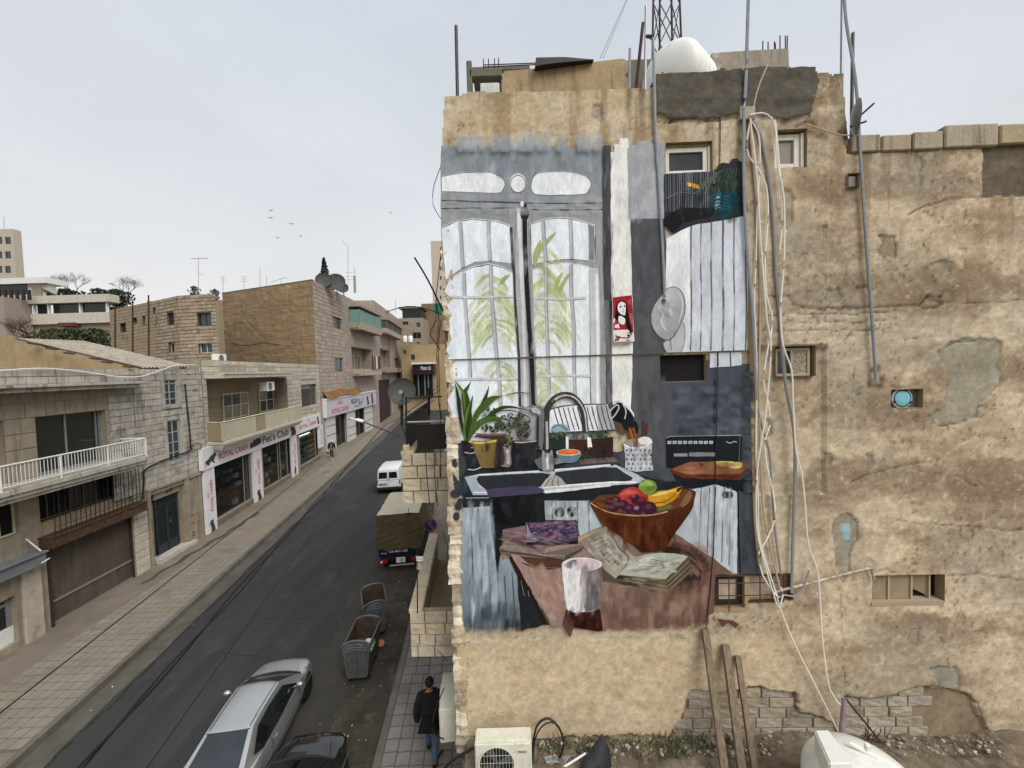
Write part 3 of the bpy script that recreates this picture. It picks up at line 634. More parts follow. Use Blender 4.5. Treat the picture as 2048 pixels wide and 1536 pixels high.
# signs
sg0, sg1 = FB.px(404,905,.2)[0], FB.px(585,850,.2)[0]; sg2 = FB.px(642,845,.2)[0]
def zline(p, q, s):  # fascia edges rise with the street a little
    (sa, za),(sb_, zb_) = FB.px(*p, .2), FB.px(*q, .2); return za + (zb_ - za) * (s - sa) / (sb_ - sa)
sgn = MB(); z0s = zs0 - .05
sgn.fbox(FB, sg0, sg2, z0s, zs1 + .02,.02,.2); sign = sgn.build('shop_sign', sign_m, B, label='long white sign over the shop windows')
hS = zs1 - z0s
def TX(t, x0, x1, a, b, m=red_m, o=.204, nm='lettering'): return fac_text(t, FB, FB.px(x0,900,.2)[0], FB.px(x1,880,.2)[0], z0s + hS * a, z0s + hS * b, o, m, sign, nm)
TX('ROYAL CANIN', 436.5,495.5,.24,.58); crown(FB, FB.px(459,890,.2)[0], FB.px(474,885,.2)[0], z0s + hS * .64, z0s + hS * .97,.204, sign)
TX("Pet's Club", 526,578,.22,.72, ink_m); TX('ROYAL CANIN', 601,634,.28,.6); crown(FB, FB.px(613,850,.2)[0], FB.px(621,848,.2)[0], z0s + hS * .66, z0s + hS * .93,.204, sign)
def animal(fa, sgn_, s0, s1, z0, z1, o, kind, parent, m=ink_m):
    A_ = {'cat_up': [(.1,0),(.25,.1),(.3,.35),(.2,.5),(.15,.66),(.0,.7),(.1,.8),(.22,.86),(.25,1),(.4,.9),(.6,.9),(.72,1),(.74,.82),(.66,.7),(.8,.5),(.92,.3),(.95,.1),(.8,0)],
          'dog': [(0,.02),(.12,.3),(.05,.42),(.3,.52),(.5,.68),(.78,.82),(.84,.98),(.92,.8),(1,.62),(.86,.55),(.8,.4),(.74,.3),(.9,.18),(.72,.18),(.6,.33),(.45,.28),(.4,.14),(.25,.12),(.2,.26)],
          'cat_walk': [(.2,0),(.32,.05),(.34,.2),(.5,.2),(.52,.02),(.66,.0),(.68,.25),(.75,.45),(.62,.58),(.5,.62),(.55,.85),(.68,.97),(.6,1),(.45,.88),(.38,.62),(.25,.5),(.15,.3)],
          'puppies': [(0,.05),(.05,.5),(.15,.65),(.22,.5),(.3,.62),(.42,.85),(.5,.7),(.6,.95),(.75,1),(.85,.8),(.95,.85),(1,.4),(.95,.2),(.5,.08)]}[kind]
    q = MB(); q.poly([fa.w(s0 + (s1 - s0) * u, z0 + (z1 - z0) * v, o) for u, v in A_]); return q.build(sgn_, m, parent)
furm = mat('fur_print', '2c2526', '4d4245', scale=9, mix=.9)
def SX(x): return FB.px(x, 890,.2)[0]
animal(FB, 'dog_print', SX(406), SX(432), z0s + hS * .06, z0s + hS * .8,.204, 'dog', sign, furm); animal(FB, 'puppies_print', SX(499), SX(523), z0s + hS * .2, z0s + hS * .8,.204, 'puppies', sign, furm)
animal(FB, 'dog_print', SX(580), SX(594), z0s + hS * .05, z0s + hS * 1., .204, 'cat_up', sign, furm); animal(FB, 'cat_print', SX(636), SX(641), z0s + hS * .2, z0s + hS * .9,.204, 'cat_up', sign, furm)
for i, (x0, x1, zt_, kind, cz) in enumerate(((409,429,0, 'cat_up', .2),(508,525,0, 'cat_up', .22),(586,597,0, 'cat_walk', .38),(642,649,0, None, 0))):
    a, b = FB.px(x0,960,.12)[0], FB.px(x1,960,.12)[0]; zb_ = .2 + .02 * a + (1.2 if kind is None else 0)
    if kind is None: b = FB.L
    pl = MB().fbox(FB, a, b, zb_, z0s, .0,.14).build('sign_pillar', sign_m, B)
    H_ = z0s - zb_; W_ = b - a
    fac_text('ROYAL CANIN', FB, a + W_ * .42, a + W_ * .72, zb_ + H_ * (.36 if kind else .15), zb_ + H_ * .82,.144, red_m, pl, up=True)
    if kind: crown(FB, a + W_ * .1, a + W_ * .38, zb_ + H_ * .56, zb_ + H_ * .66,.144, pl, up=True); animal(FB, 'cat_print', a + W_ * .2, a + W_ * .8, zb_ + H_ * .05, zb_ + H_ * (.05 + cz),.144, kind, pl, furm)
# shop interiors: glass, frames, shelves with goods
goods = [mat('goods_' + n_, c_, rough=.6) for n_, c_ in (('teal', '2f6a68'),('red', '7a2a2e'),('white', 'b9b6ac'),('yellow', 'a58a2a'),('dark', '2a2826'),('blue', '33508a'),('green', '46602c'),('pink', '8a4a5c'))]
sgl = mat('shop_glass', '0d100e', rough=.05, spec=.5)
bsdf = sgl.node_tree.nodes['Principled BSDF']; bsdf.inputs['Transmission Weight'].default_value = .0; bsdf.inputs['Alpha'].default_value = .62
for i, (a, b, c, d) in enumerate(shops):
    fm_ = mat('steel_shop_frame', '8d8a80', rough=.5, metal=.3)
    wo = window(B, FB, (a, b, c, d),-.1, fm=fm_, gm=sgl, fw=.08, xs=((0,.8,1),(0,.52,.6,.86,1),(0,.84,1))[i], zs=(0,1), name='shop_window')
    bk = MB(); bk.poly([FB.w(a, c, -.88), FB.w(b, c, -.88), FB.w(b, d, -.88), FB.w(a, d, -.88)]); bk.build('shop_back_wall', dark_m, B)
    MB().fbox(FB, a - .05, b + .05,.15 + .02 * a, c, 0,.05).build('plinth', mat('brown_marble', '7a6a56', '5f5242', scale=3, mix=.9), B)
    nrow = 5
    for r_ in range(nrow):
        zz = c + .1 + (d - c - .5) * r_ / nrow; s = a + .15
        MB().fbox(FB, a + .05, b - .05, zz - .03, zz, -.85,-.3).build('shelf', black_m, B)
        while s < b - .3:
            wd = R.uniform(.18,.5) if i < 2 else .62
            mm = R.choice(goods + [goods[4]] * 5 + [goods[2]] * 3) if i < 2 else (goods[0] if s < (a + b) / 2 - .1 else mat('goods_orange', 'b8862c'))
            if i < 2:
                if R.random() < .6: MB().fbox(FB, s, s + wd * .85, zz, zz + R.uniform(.12,.38),-.8,-.35 + R.uniform(-.1,.1)).build('goods', mm, B)
            else:
                q = MB(); q.fbox(FB, s, s + wd * .95, zz, zz + (d - c - .5) / nrow * .55,-.8,-.3); q.build('food_bag', mm, B, bevel=.05)
            s += wd
    if i == 2:
        l2 = MB(); l2.fbox(FB, a + .1, b - .6, d - .2, d - .12,-.6,-.45); l2.fbox(FB, a + .1, b - .7, d - .55, d - .5,-.6,-.5); l2.build('lit_tube', mat('lit_tube', 'd8e6f4', emit=2.5), B)
# air conditioner hanging under the canopy
def ac_unit(name, o, tx, dy, w_, h, dp, label, cat='air conditioner', body=None, feet=True, grp=None):
    """o = lower back-left corner, tx along the front, dy out of the front"""
    tx, dy = Vector(tx).normalized(), Vector(dy).normalized(); o = Vector(o); up = Vector((0,0,1)); rt = empty(name, o, label, cat, grp); body = body or plast_m
    MB().obox(o, tx * w_, dy * dp, up * h).build('casing', body, rt, bevel=.02, smooth=True)
    c = o + tx * w_ * .38 + up * h * .5 + dy * (dp + .002); r = h * .42
    MB().lathe([(r, -.0),(r * 1.08,.004),(r * 1.08,.016),(r, .016)], c, dy, n=28, cap=False).build('fan_ring', body, rt)
    MB().lathe([(r, .001),(.001,.0012)], c, dy, n=28).build('fan_opening', dark_m, rt)
    f = MB()
    for k in range(4):
        a = k * math.pi / 2 + .3; u = tx * math.cos(a) + up * math.sin(a); v = tx * -math.sin(a) + up * math.cos(a); f.poly([c + u * .03 + v * .02 + dy * .004, c + u * r * .9 + v * r * .35 + dy * .004, c + u * r * .95 - v * r * .1 + dy * .006, c + u * .03 - v * .03 + dy * .006])
    f.build('fan_blade', mat('fan_grey', '4e4f4c', rough=.5), rt)
    g_ = MB()
    for k in range(11):
        x = -r + 2 * r * (k + .5) / 11; hh = math.sqrt(max(r * r - x * x, 0)); g_.tube([c + tx * x - up * hh + dy * .018, c + tx * x + up * hh + dy * .018],.003,4)
    for k in (-.4,.1,.55): hh = math.sqrt(1 - k * k) * r; g_.tube([c + up * k * r - tx * hh + dy * .018, c + up * k * r + tx * hh + dy * .018],.003,4)
    g_.build('fan_grille', mat('grille_wire', 'b4b3aa', rough=.5), rt)
    if feet:
        for k in (.12,.8): MB().obox(o + tx * w_ * k - up * .05, tx * .07, dy * dp, up * .048).build('foot', black_m, rt)
    return rt
p = FB.at(519,783,.1); ac_unit('air_conditioner', p, FB.t, FB.n, 1.0,.62,.5, 'white air conditioner hung below the canopy of the pet shop house', feet=True)
p = FB.px(421,736,-1.6); ac_unit('air_conditioner', FB.w(FB.px(424,735,-1.6)[0], zT2 - .1,-1.6), FB.t, FB.n, .9,.6,.35, 'white air conditioner standing on the flat roof of the pet shop house')

# ================================================================== three-storey pink stone house
C = empty('pink_stone_house', FC.w(0,.6), 'tall pinkish stone house with green and grey screened balconies and a grey pet shop sign', 'house')
sc1 = FC.px(754,700)[0]; zTC = FC.px(645,570)[1]; zTC2 = FC.px(740,584)[1]
w1 = pxr(FC, 664,629,684,660); w2 = pxr(FC, 668,714,687,744)
l1 = pxr(FC, 697,613,745,672); l2 = pxr(FC, 702,693,746,750)
zg0 = FC.px(652,836,.3)[1]; zg1 = FC.px(652,800,.3)[1]
d1 = pxr(FC, 671,840,695,876); d2 = pxr(FC, 711,830,731,858); d1 = (d1[0], d1[1],.75, zg0); d2 = (d2[0], d2[1],.9, zg0)
hC = [(*w1,.2),(*w2,.2),(*l1,1.3,1),(*l2,1.3,1),(*d1,.6,1),(*d2,.6,1)]
wall(C, FC, 0, sc1,.4, zTC, hC, pink_m, o=0)
stones(C, FC, .02, sc1 - .02, zg1 + .3, zTC - .05,[w1, w2, l1, l2],.4,(.5,.85), pink_m, 300, o=.002, thick=.03)
FS = Fac((-18.57,36.62),(-30.5,41.2))
m = MB(); n = 24; rows = []
for j in range(41):
    z = .4 + (zTC - .4) * j / 40; rows.append([FS.w(FS.L * i / n, z - (0 if j < 40 else .0),.0 + R.uniform(-.02,.02)) for i in range(n + 1)])
m.grid(rows); board = mat('board_marked_concrete', '998364', '7b664a', scale=.8, mix=.95, stretch=(.6,.6,7), streak='54452f', sk=.6, spots='b59d74', sp=.6, spscale=.6, vary=.35, bump=.02, bscale=6)
m.build('blank_side_wall', board, C)
m = MB(); m.fbox(FS, 0, FS.L, zTC - .02, zTC + .06,-.25,.02); m.build('wall_coping', dconc_m, C)
m = MB()
for (a, b) in (((590,690),(586,683)),((478,690),(465,686)),((478,690),(500,690)),((500,690),(530,685)),((530,685),(560,690))):
    seg(m, FS, FS.px(*a), FS.px(*b),.02,.018)
m.build('crack', mat('crack', '5b4429'), C)
MB().poly([FC.w(0, zTC - .2,0), FC.w(sc1, zTC - .2,0), FC.w(sc1, zTC - .2,-11), FS.w(FS.L, zTC - .2,-.1), FS.w(0, zTC - .2,-.1)]).build('roof', conc_m, C)
for r_ in (w1, w2): window(C, FC, r_, -.16, fm=alu_m, gm=pane_m, fw=.07, xs=(0,.5,1), zs=(0,.72,1))
m = MB(); m.fbox(FC, l1[0] - .1, l1[1] + .4, l1[3] - .02, l1[3] + .35,-.0,1.35); m.build('balcony_roof', pink_m, C)
green_m = mat('green_screen', '6f8f86', '5c7a72', scale=2, rough=.7, streak='4a5f58', sk=.3); grey_m = mat('grey_screen', '4c4d48', '3a3b38', scale=3, rough=.8)
def balcony(root, fa, s0, s1, zf, o, screen, hs, wallm, name='balcony', pot=False):
    m = MB(); m.fbox(fa, s0, s1, zf - .25, zf + .55, o - .15, o); m.fbox(fa, s0, s0 + .14, zf - .25, zf + .55,.0, o - .16); m.fbox(fa, s0, s1, zf - .28, zf - .05,.0, o - .16)
    bo = m.build(name, wallm, root)
    if screen:
        q = MB(); q.fbox(fa, s0 + .02, s1, zf + .56, zf + .55 + hs, o - .1, o - .06); q.fbox(fa, s0 + .02, s0 + .06, zf + .56, zf + .55 + hs, .05, o - .1); q.build('screen', screen, bo)
        q = MB()
        for k in range(4): s = s0 + (s1 - s0) * (k / 3); q.tube([fa.w(s, zf + .55, o - .03), fa.w(s, zf + .6 + hs, o - .03)],.03,5)
        q.tube([fa.w(s0, zf + .6 + hs, o - .03), fa.w(s1, zf + .6 + hs, o - .03)],.03,5); q.build('screen_post', alu_m, bo)
    return bo
balcony(C, FC, l1[0], l1[1] + .1, l1[2] + .3,1.25, green_m, 1.5, pink_m); balcony(C, FC, l2[0], l2[1], l2[2] + .25,1.2, None, 0, pink_m)
for k, s in enumerate((.25,.62)): a = l1[0] + (l1[1] - l1[0]) * s; window(C, FC, (a, a + 1.3, l1[2] + .4, l1[3] - .3),-1.25,2,1, fm=creamfr_m, gm=[pane_m], fw=.08)
for k in range(3):
    a = l2[0] + .5 + k * (l2[1] - l2[0] - .5) / 3; window(C, FC, (a, a + 1.1, l2[2] + .3, l2[3] - .9),-1.2,2,1, fm=creamfr_m, gm=[glass_m], fw=.08)
clm = [mat('cloth_dark', '2b2a2e'), mat('cloth_red', '6a2f2a'), mat('cloth_white', 'bdb9b0'), mat('cloth_brown', '5b4636')]
for k in range(5):
    s = l2[0] + (l2[1] - l2[0]) * (.45 + .1 * k); q = MB(); q.grid([[FC.w(s + .32 * i + R.uniform(-.03,.03), l2[2] + .9 + .8 * j - R.uniform(0,.25) * (j == 0),1.28 + .05 * math.sin(i * 3 + k)) for i in range(3)] for j in range(3)]); q.build('hanging_cloth', clm[k % 4], None, label=['dark cloth hung on the lower pink balcony', 'reddish cloth hung on the lower pink balcony', 'pale cloth hung on the lower pink balcony', 'brown cloth hung on the lower pink balcony', 'dark cloth at the far end of the lower pink balcony'][k], cat='laundry', group='laundry on the pink balcony')
sa, sb2 = FC.px(653,820,.35)[0], FC.px(752,790,.35)[0]
sg = MB().fbox(FC, sa, sb2, zg0, zg1,.0,.35).build('shop_sign', mat('grey_sign', 'b9b7c0', 'aaa9b2', mix=.5, rough=.4), C)
q = MB(); q.fbox(FC, sa - .05, sb2 + .05, zg1, zg1 + .14,0,.42); q.fbox(FC, sa - .04, sa, zg0, zg1,0,.38); q.build('sign_frame', white_m, sg)
hh = zg1 - zg0
def T3(t, x0, x1, a, b, m, nm='lettering'): return fac_text(t, FC, FC.px(x0,820,.35)[0], FC.px(x1,810,.35)[0], zg0 + hh * a, zg0 + hh * b, .354, m, sg, nm)
T3('ROYAL CANIN', 664,697,.12,.42, red_m); crown(FC, FC.px(674,810,.35)[0], FC.px(687,808,.35)[0], zg0 + hh * .5, zg0 + hh * .92,.354, sg); T3('PET SHOP', 709,722,.16,.3, ink_m)
# arabic shop name drawn stroke by stroke (640,770 zoom)
def strokes(fa, items, o, m, parent, name, tf, wd):
    q = MB()
    for it in items:
        p = [fa.px(*tf(x, y), o) for x, y in it]
        if len(p) == 1: c = p[0]; q.poly([fa.w(c[0] + wd * 1.3 * math.cos(k * math.pi / 3), c[1] + wd * 1.3 * math.sin(k * math.pi / 3), o + .004) for k in range(6)])
        for a, b in zip(p, p[1:]):
            d = Vector((b[0] - a[0], b[1] - a[1])); 
            if d.length < 1e-5: continue
            n_ = Vector((-d.y, d.x)).normalized() * wd / 2; e_ = d.normalized() * wd * .3
            q.poly([fa.w(a[0] - n_.x - e_.x, a[1] - n_.y - e_.y, o), fa.w(b[0] - n_.x + e_.x, b[1] - n_.y + e_.y, o), fa.w(b[0] + n_.x + e_.x, b[1] + n_.y + e_.y, o), fa.w(a[0] + n_.x - e_.x, a[1] + n_.y - e_.y, o)])
    return q.build(name, m, parent)
tz = lambda x, y: (640 + x * .0846,770 + y * .0846)
strokes(FC, [[(1015,290),(1015,390)],[(985,330),(975,400),(930,420)],[(990,430)],[(940,340),(915,350),(925,380),(945,380),(945,420),(900,440)],[(895,345),(870,360),(890,385),(850,400),(835,400)],[(845,360),(845,410),(815,440)],[(850,335)],[(815,310),(815,410),(790,420)],[(795,320),(790,425),(765,440)],[(765,395),(745,400),(742,425),(765,435),(768,395)],[(745,360)],[(765,355)]],.354, ink_m, sg, 'arabic_lettering', tz, .11)
animal(FC, 'dog_print', FC.px(733,800,.35)[0], FC.px(738,800,.35)[0], zg0 + hh * .1, zg0 + hh * .8,.354, 'cat_up', sg); animal(FC, 'dog_print', FC.px(742,800,.35)[0], FC.px(747,800,.35)[0], zg0 + hh * .1, zg0 + hh * .95,.354, 'cat_up', sg)
q = MB(); q.grid([[FC.w(sa + (sb2 - sa) * .62 * i / 8, zg1 + .15 + .75 * j / 3 - .1 * math.sin(i * 1.3),.5 - .5 * j / 3) for i in range(9)] for j in range(4)]); q.build('awning', mat('brown_awning', '8a6434', '5b4426', scale=1.5, mix=.9, rough=.9), C)
for a, b in ((653,671),(695,711),(731,746)):
    x0, x1 = FC.px(a, 860,.1)[0], FC.px(b, 850,.1)[0]; pl = MB().fbox(FC, x0, x1,.5, zg0,0,.1).build('shop_pillar', mat('white_cladding', 'c0bfba', 'aeada8', rough=.5), C)
    q = MB()
    for k in range(1,4): z = .5 + (zg0 - .5) * k / 4; q.fbox(FC, x0, x1, z - .03, z + .03,.1,.112)
    q.build('stripe', black_m, pl)
for r_ in (d1, d2): window(C, FC, r_, -.3,2,1, fm=black_m, gm=glass_m, fw=.1, name='shop_window')
# ================================================================== next house along
D = empty('balcony_house', FD.w(0,1), 'narrow pink stone house with a dark screened balcony beyond the pink house', 'house')
sD = FD.px(801,700)[0]; zTD = FD.px(760,610)[1]; d3 = pxr(FD, 757,640,790,680); d4 = pxr(FD, 759,697,780,742); d5 = pxr(FD, 788,716,797,740); d6 = pxr(FD, 757,760,780,835); d6 = (d6[0], d6[1],1.2, d6[3])
wall(D, FD, FD.px(752,700)[0], sD, .6, zTD, [(*d3,1.2,1),(*d4,1., 1),(*d5,.2,1),(*d6,.5,1)], pink_m, o=0)
stones(D, FD, FD.px(752,700)[0], sD, zTD - 13, zTD - .05,[d3, d4, d5, d6],.42,(.6,1), pink_m, 0, o=.002, thick=.03)
shell(D, FD, FD.px(752,700)[0], sD, .6, zTD, 8, pink_m, o=0)
balcony(D, FD, d3[0] - .2, d3[1], d3[2] + .2,1.3, grey_m, 1.6, pink_m); balcony(D, FD, d4[0] - .3, sD - .3, d4[2],1.0, None, 0, pink_m)
m = MB(); m.fbox(FD, d3[0] - .3, d3[1] + .6, d3[3], d3[3] + .4,0,1.5); m.build('balcony_roof', pink_m, D)
m = MB(); m.fbox(FD, d6[0] - .2, d6[1] + .2,1.2, d6[3],.05,.12); m.build('dark_doorway', mat('dark_wood', '2e221b'), D)
m = MB(); m.tube([FD.w(FD.px(785,700)[0] - 3.6,1,.2), FD.w(FD.px(785,700)[0] - 3.6, zTD, .2)],.09); m.build('drain_pipe', conc_m, D)

# ================================================================== plastered corner building with the mural
FM = Fac((-1.05,6.221),(9,6.02)); ZL = 8.68            # s along the party wall, ledge height
def wp(px, py, o=0.): s, z = FM.px(px, py, o); return s, z
def WP(px, py, o=0.): return FM.at(px, py, o)
P = empty('plastered_building', FM.w(0,0.1), 'tall plastered corner building whose blank side wall carries a painted kitchen mural', 'building')
G = .025; S1 = 10.2; ZB = 2.0; ZT = 13.1
ns, nz = int(S1 / G) + 1, int((ZT - ZB) / G) + 1
sg_, zg_ = np.meshgrid(np.arange(ns) * G, ZB + np.arange(nz) * G, indexing='ij')
rs = np.random.RandomState(5)
def vnoise(u, v, seed):
    r_ = np.random.RandomState(seed); T = r_.rand(256,256); i, j = np.floor(u).astype(int), np.floor(v).astype(int); a, b = u - i, v - j; a = a * a * (3 - 2 * a); b = b * b * (3 - 2 * b)
    q = lambda x, y: T[x % 256, y % 256]
    return (q(i, j) * (1 - a) + q(i + 1, j) * a) * (1 - b) + (q(i, j + 1) * (1 - a) + q(i + 1, j + 1) * a) * b
def fbm(u, v, seed, oct=5, g=.55):
    t = np.zeros_like(u); a = 1; n = 0
    for k in range(oct): t += a * vnoise(u * 2 ** k, v * 2 ** k, seed + k); n += a; a *= g
    return t / n
def sm(x, a, b): t = np.clip((x - a) / (b - a),0,1); return t * t * (3 - 2 * t)
hexc = lambda h: np.array(lin(h))
def lerp(C, c, f): f = np.clip(f, 0,1)[..., None]; return C * (1 - f) + c * f
wx = (fbm(sg_ * 1.3, zg_ * 1.3,90) - .5) * .5; wz = (fbm(sg_ * 1.3, zg_ * 1.3,95) - .5) * .5
n1 = fbm(sg_ * .9 + wx, zg_ * 1.1 + wz, 1); n2 = fbm(sg_ * 2.6 + wx * 2, zg_ * 2.2 + wz * 2,11); n3 = fbm(sg_ * 9, zg_ * 9,21); nv = fbm(sg_ * 5, zg_ * .55,31); nh = fbm(sg_ * 1.1 + wx, zg_ * 3.2 + wz, 41)
tr = fbm(sg_ * 4 + zg_ * 1.4 + wx, zg_ * 15 - sg_ * 3,141); gr = fbm(sg_ * 17, zg_ * 17,151,3); mid = fbm(sg_ * .55 + wx * 2, zg_ * 1.7 + wz * 2,161)
C = np.zeros((ns, nz, 3)) + hexc('c1b093')
C = lerp(C, hexc('ad9572'), sm(n1,.4,.66) * .6); C = lerp(C, hexc('d0c2a6'), sm(n2,.54,.72) * .5)
right = sm(sg_ + (n1 - .5) * .8,4.9,6.0)
C = lerp(C, hexc('9a866b'), right * (.45 + .55 * sm(mid, .4,.6))); C = lerp(C, hexc('74624d'), right * sm(mid * .7 + tr * .3,.49,.66) * .65); C = lerp(C, hexc('c8b495'), right * sm(1 - mid * .6 - n2 * .4,.52,.64) * .75)
C = lerp(C, hexc('a59d88'), sm(fbm(sg_ * .7 + 5, zg_ * .8,51),.52,.68) * .45)
C = C * (.8 + .4 * tr * (.4 + .6 * right) + .2 * (1 - right) * .5 * .6)[..., None]
C = lerp(C, hexc('4a3c2c'), sm(gr, .64,.78) * (.25 + .35 * sm(n1,.4,.6))); C = lerp(C, hexc('e0d2b6'), sm(1 - gr, .66,.8) * .3)
def zpx(y, x=1200): return wp(x, y)[1]
low = sm(-zg_, -zpx(1260),-zpx(1300)) * (1 - right * .8); C = lerp(C, hexc('c3ac88'), low * .6)
# run-off streaks under the copings (stains left on the plaster)
topz = np.interp(sg_[:, 0],[wp(x, 200)[0] for x in (890,1300,1310,1630,1690,1700,2048,2300)],[12.82,12.80,12.97,12.97,12.9,11.75,11.8,11.8])
dt = topz[:, None] - zg_
C = lerp(C, hexc('6e5c45'), sm(nv, .46,.7) * np.exp(-dt / .9) * .9); C = lerp(C, hexc('57503f'), sm(nv + .5 * (n3 - .5),.4,.62) * np.exp(-dt / .16) * .9)
C = lerp(C, hexc('8c6f49'), sm(nv, .5,.66) * np.exp(-((dt - 1.) / .9) ** 2) * .5)
ml = wp(1500,700)[0]
C = lerp(C, hexc('b39a70'),(sg_ < ml - .8) * sm(zg_, zpx(330), zpx(230)) * sm(n2,.4,.6) * .5)
O = (fbm(sg_ * 1.6, zg_ * 1.6,61,4) - .5) * .03 + (n3 - .5) * .012
def inpoly(pts, smooth_px=0):
    """mask (0..1) of grid points inside a photo-traced outline, with a slightly ragged edge"""
    q = np.array([wp(*p) for p in pts]); u = sg_ + (fbm(sg_ * 6, zg_ * 6,71,3) - .5) * .09; v = zg_ + (fbm(sg_ * 6, zg_ * 6,77,3) - .5) * .09
    m_ = np.zeros_like(sg_, bool); a0, a1 = q[:, 0].min() - .1, q[:, 0].max() + .1; i0, i1 = max(int(a0 / G),0), min(int(a1 / G) + 2, ns)
    if i0 >= i1: return m_
    U, V = u[i0:i1], v[i0:i1]; r_ = np.zeros_like(U, bool)
    for (x0, y0),(x1, y1) in zip(q, np.roll(q, -1,0)):
        c = ((y0 > V) != (y1 > V)) & (U < (x1 - x0) * (V - y0) / (y1 - y0 + 1e-12) + x0); r_ ^= c
    m_[i0:i1] = r_; return m_
def T_(ox, oy, k, pts): return [(ox + x * k, oy + y * k) for x, y in pts]
k5 = .199; kA = .2773
dcem = inpoly([(1304,150),(1626,135),(1634,165),(1622,205),(1614,235),(1570,246),(1520,236),(1480,228),(1440,240),(1400,246),(1335,246),(1312,236)])
C = np.where(dcem[..., None], hexc('4d4a43') * (.72 + .75 * fbm(sg_ * 3.5 + wx * 6, zg_ * 4.5 + wz * 6,81))[..., None], C); O += dcem * (.035 + (fbm(sg_ * 4 + wx * 5, zg_ * 5,83) - .5) * .05)
grey = [[(1188,207),(1202,210),(1203,244),(1198,251),(1182,237),(1183,217)],[(1562,376),(1582,377),(1587,402),(1582,440),(1570,462),(1553,440)],[(1753,470),(1792,471),(1793,518),(1757,510),(1762,487)],
        T_(1480,540, kA, [(1425,590),(1500,520),(1600,505),(1780,485),(1900,520),(1870,640),(1890,830),(1720,960),(1720,1060),(1560,1110),(1450,1130),(1370,1060),(1480,960),(1490,720),(1440,640)]),
        T_(1600,1300,.21875,[(1195,165),(1280,150),(1440,155),(1475,200),(1470,385),(1280,340),(1240,260)]), T_(1480,950, kA, [(660,360),(720,290),(820,280),(860,360),(850,480),(800,560),(800,700),(730,790),(700,700),(690,480)]),
        [(1815,1260),(1838,1256),(1836,1292),(1816,1288)], T_(1480,540, kA, [(610,1320),(670,1315),(690,1360),(650,1420),(615,1410)]), T_(1480,540, kA, [(905,1310),(960,1340),(980,1400),(900,1500),(920,1400)]), T_(1480,540, kA, [(620,140),(720,130),(750,200),(640,250),(600,220)]),
        [(1640,452),(1653,455),(1650,480),(1640,478)], T_(1640,200, k5,[(960,550),(1040,560),(1040,800),(1010,900),(985,700)]),[(1860,525),(1905,520),(1900,552),(1870,555)],[(1537,840),(1548,845),(1548,870),(1538,880)],[(1370,1200),(1376,1215),(1360,1215)]]
for i, p in enumerate(grey):
    mk = inpoly(p); cc = hexc(['8b8170', '94856a', '7d7259', '8d8a76', '8a8b80', '87806f'][i] if i < 6 else '8c8370')
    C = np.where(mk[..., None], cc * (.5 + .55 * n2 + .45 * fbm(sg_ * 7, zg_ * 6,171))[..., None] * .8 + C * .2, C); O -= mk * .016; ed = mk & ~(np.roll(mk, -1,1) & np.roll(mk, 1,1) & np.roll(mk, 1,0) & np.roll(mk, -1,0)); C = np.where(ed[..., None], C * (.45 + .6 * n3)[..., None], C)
dk = inpoly(T_(1640,200, k5,[(1650,430),(1800,415),(2400,380),(2400,960),(1640,985),(1655,700)])); C = np.where(dk[..., None], hexc('5c5344') * (.5 + 1.1 * fbm(sg_ * 2.5 + wx * 5, zg_ * 5,85))[..., None], C); O -= dk * .03
blue = inpoly([(1684,1047),(1702,1047),(1702,1077),(1684,1077)]); C = np.where(blue[..., None], hexc('88aab5'), C)
# plaster fallen off: block courses show
fall = [[(1338,1470),(1362,1440),(1375,1400),(1385,1382),(1440,1388),(1500,1376),(1592,1386),(1597,1428),(1640,1436),(1668,1450),(1690,1480),(1700,1560),(1300,1560)],[(1690,1390),(1720,1400),(1780,1395),(1830,1377),(1880,1376),(1945,1395),(1965,1440),(1995,1500),(1990,1560),(1690,1560)]]
fm_ = inpoly(fall[0]) | inpoly(fall[1]); C = np.where(fm_[..., None], hexc('7d6e57') * (.6 + .8 * n2)[..., None], C); O -= fm_ * .05
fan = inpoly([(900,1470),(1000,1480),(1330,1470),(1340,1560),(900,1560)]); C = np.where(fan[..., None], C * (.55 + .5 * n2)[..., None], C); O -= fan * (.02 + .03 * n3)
# cracks, board lines, broken edges
def crack(pts, wd, col='3b3023', dep=.03, f=.85):
    global C, O
    q = [wp(*p) for p in pts]
    for (a, b),(c, d) in zip(q, q[1:]):
        i0, i1 = max(int((min(a, c) - .15) / G),0), min(int((max(a, c) + .15) / G) + 2, ns); j0, j1 = max(int((min(b, d) - .15 - ZB) / G),0), min(int((max(b, d) + .15 - ZB) / G) + 2, nz)
        if i0 >= i1 or j0 >= j1: continue
        U, V = sg_[i0:i1, j0:j1], zg_[i0:i1, j0:j1]; U = U + (n3[i0:i1, j0:j1] - .5) * .06; V = V + (n2[i0:i1, j0:j1] - .5) * .1 + (n3[i0:i1, j0:j1] - .5) * .04; L2 = (c - a) ** 2 + (d - b) ** 2 + 1e-9; t = np.clip(((U - a) * (c - a) + (V - b) * (d - b)) / L2,0,1)
        D_ = np.hypot(U - a - t * (c - a), V - b - t * (d - b)); k = np.clip(1 - D_ / wd, 0,1); C[i0:i1, j0:j1] = lerp(C[i0:i1, j0:j1], hexc(col), k * f * (.35 + .9 * n2[i0:i1, j0:j1])); O[i0:i1, j0:j1] -= k * dep * .45
Z1 = lambda pts: T_(1480,540, kA, pts); Z2 = lambda pts: T_(1480,950, kA, pts); Z3 = lambda pts: T_(1640,200, k5, pts); Z4 = lambda pts: T_(1600,1300,.21875, pts); Z5 = lambda pts: T_(1300,1220,.2246, pts); Z6 = lambda pts: T_(1240,60,.2441, pts)
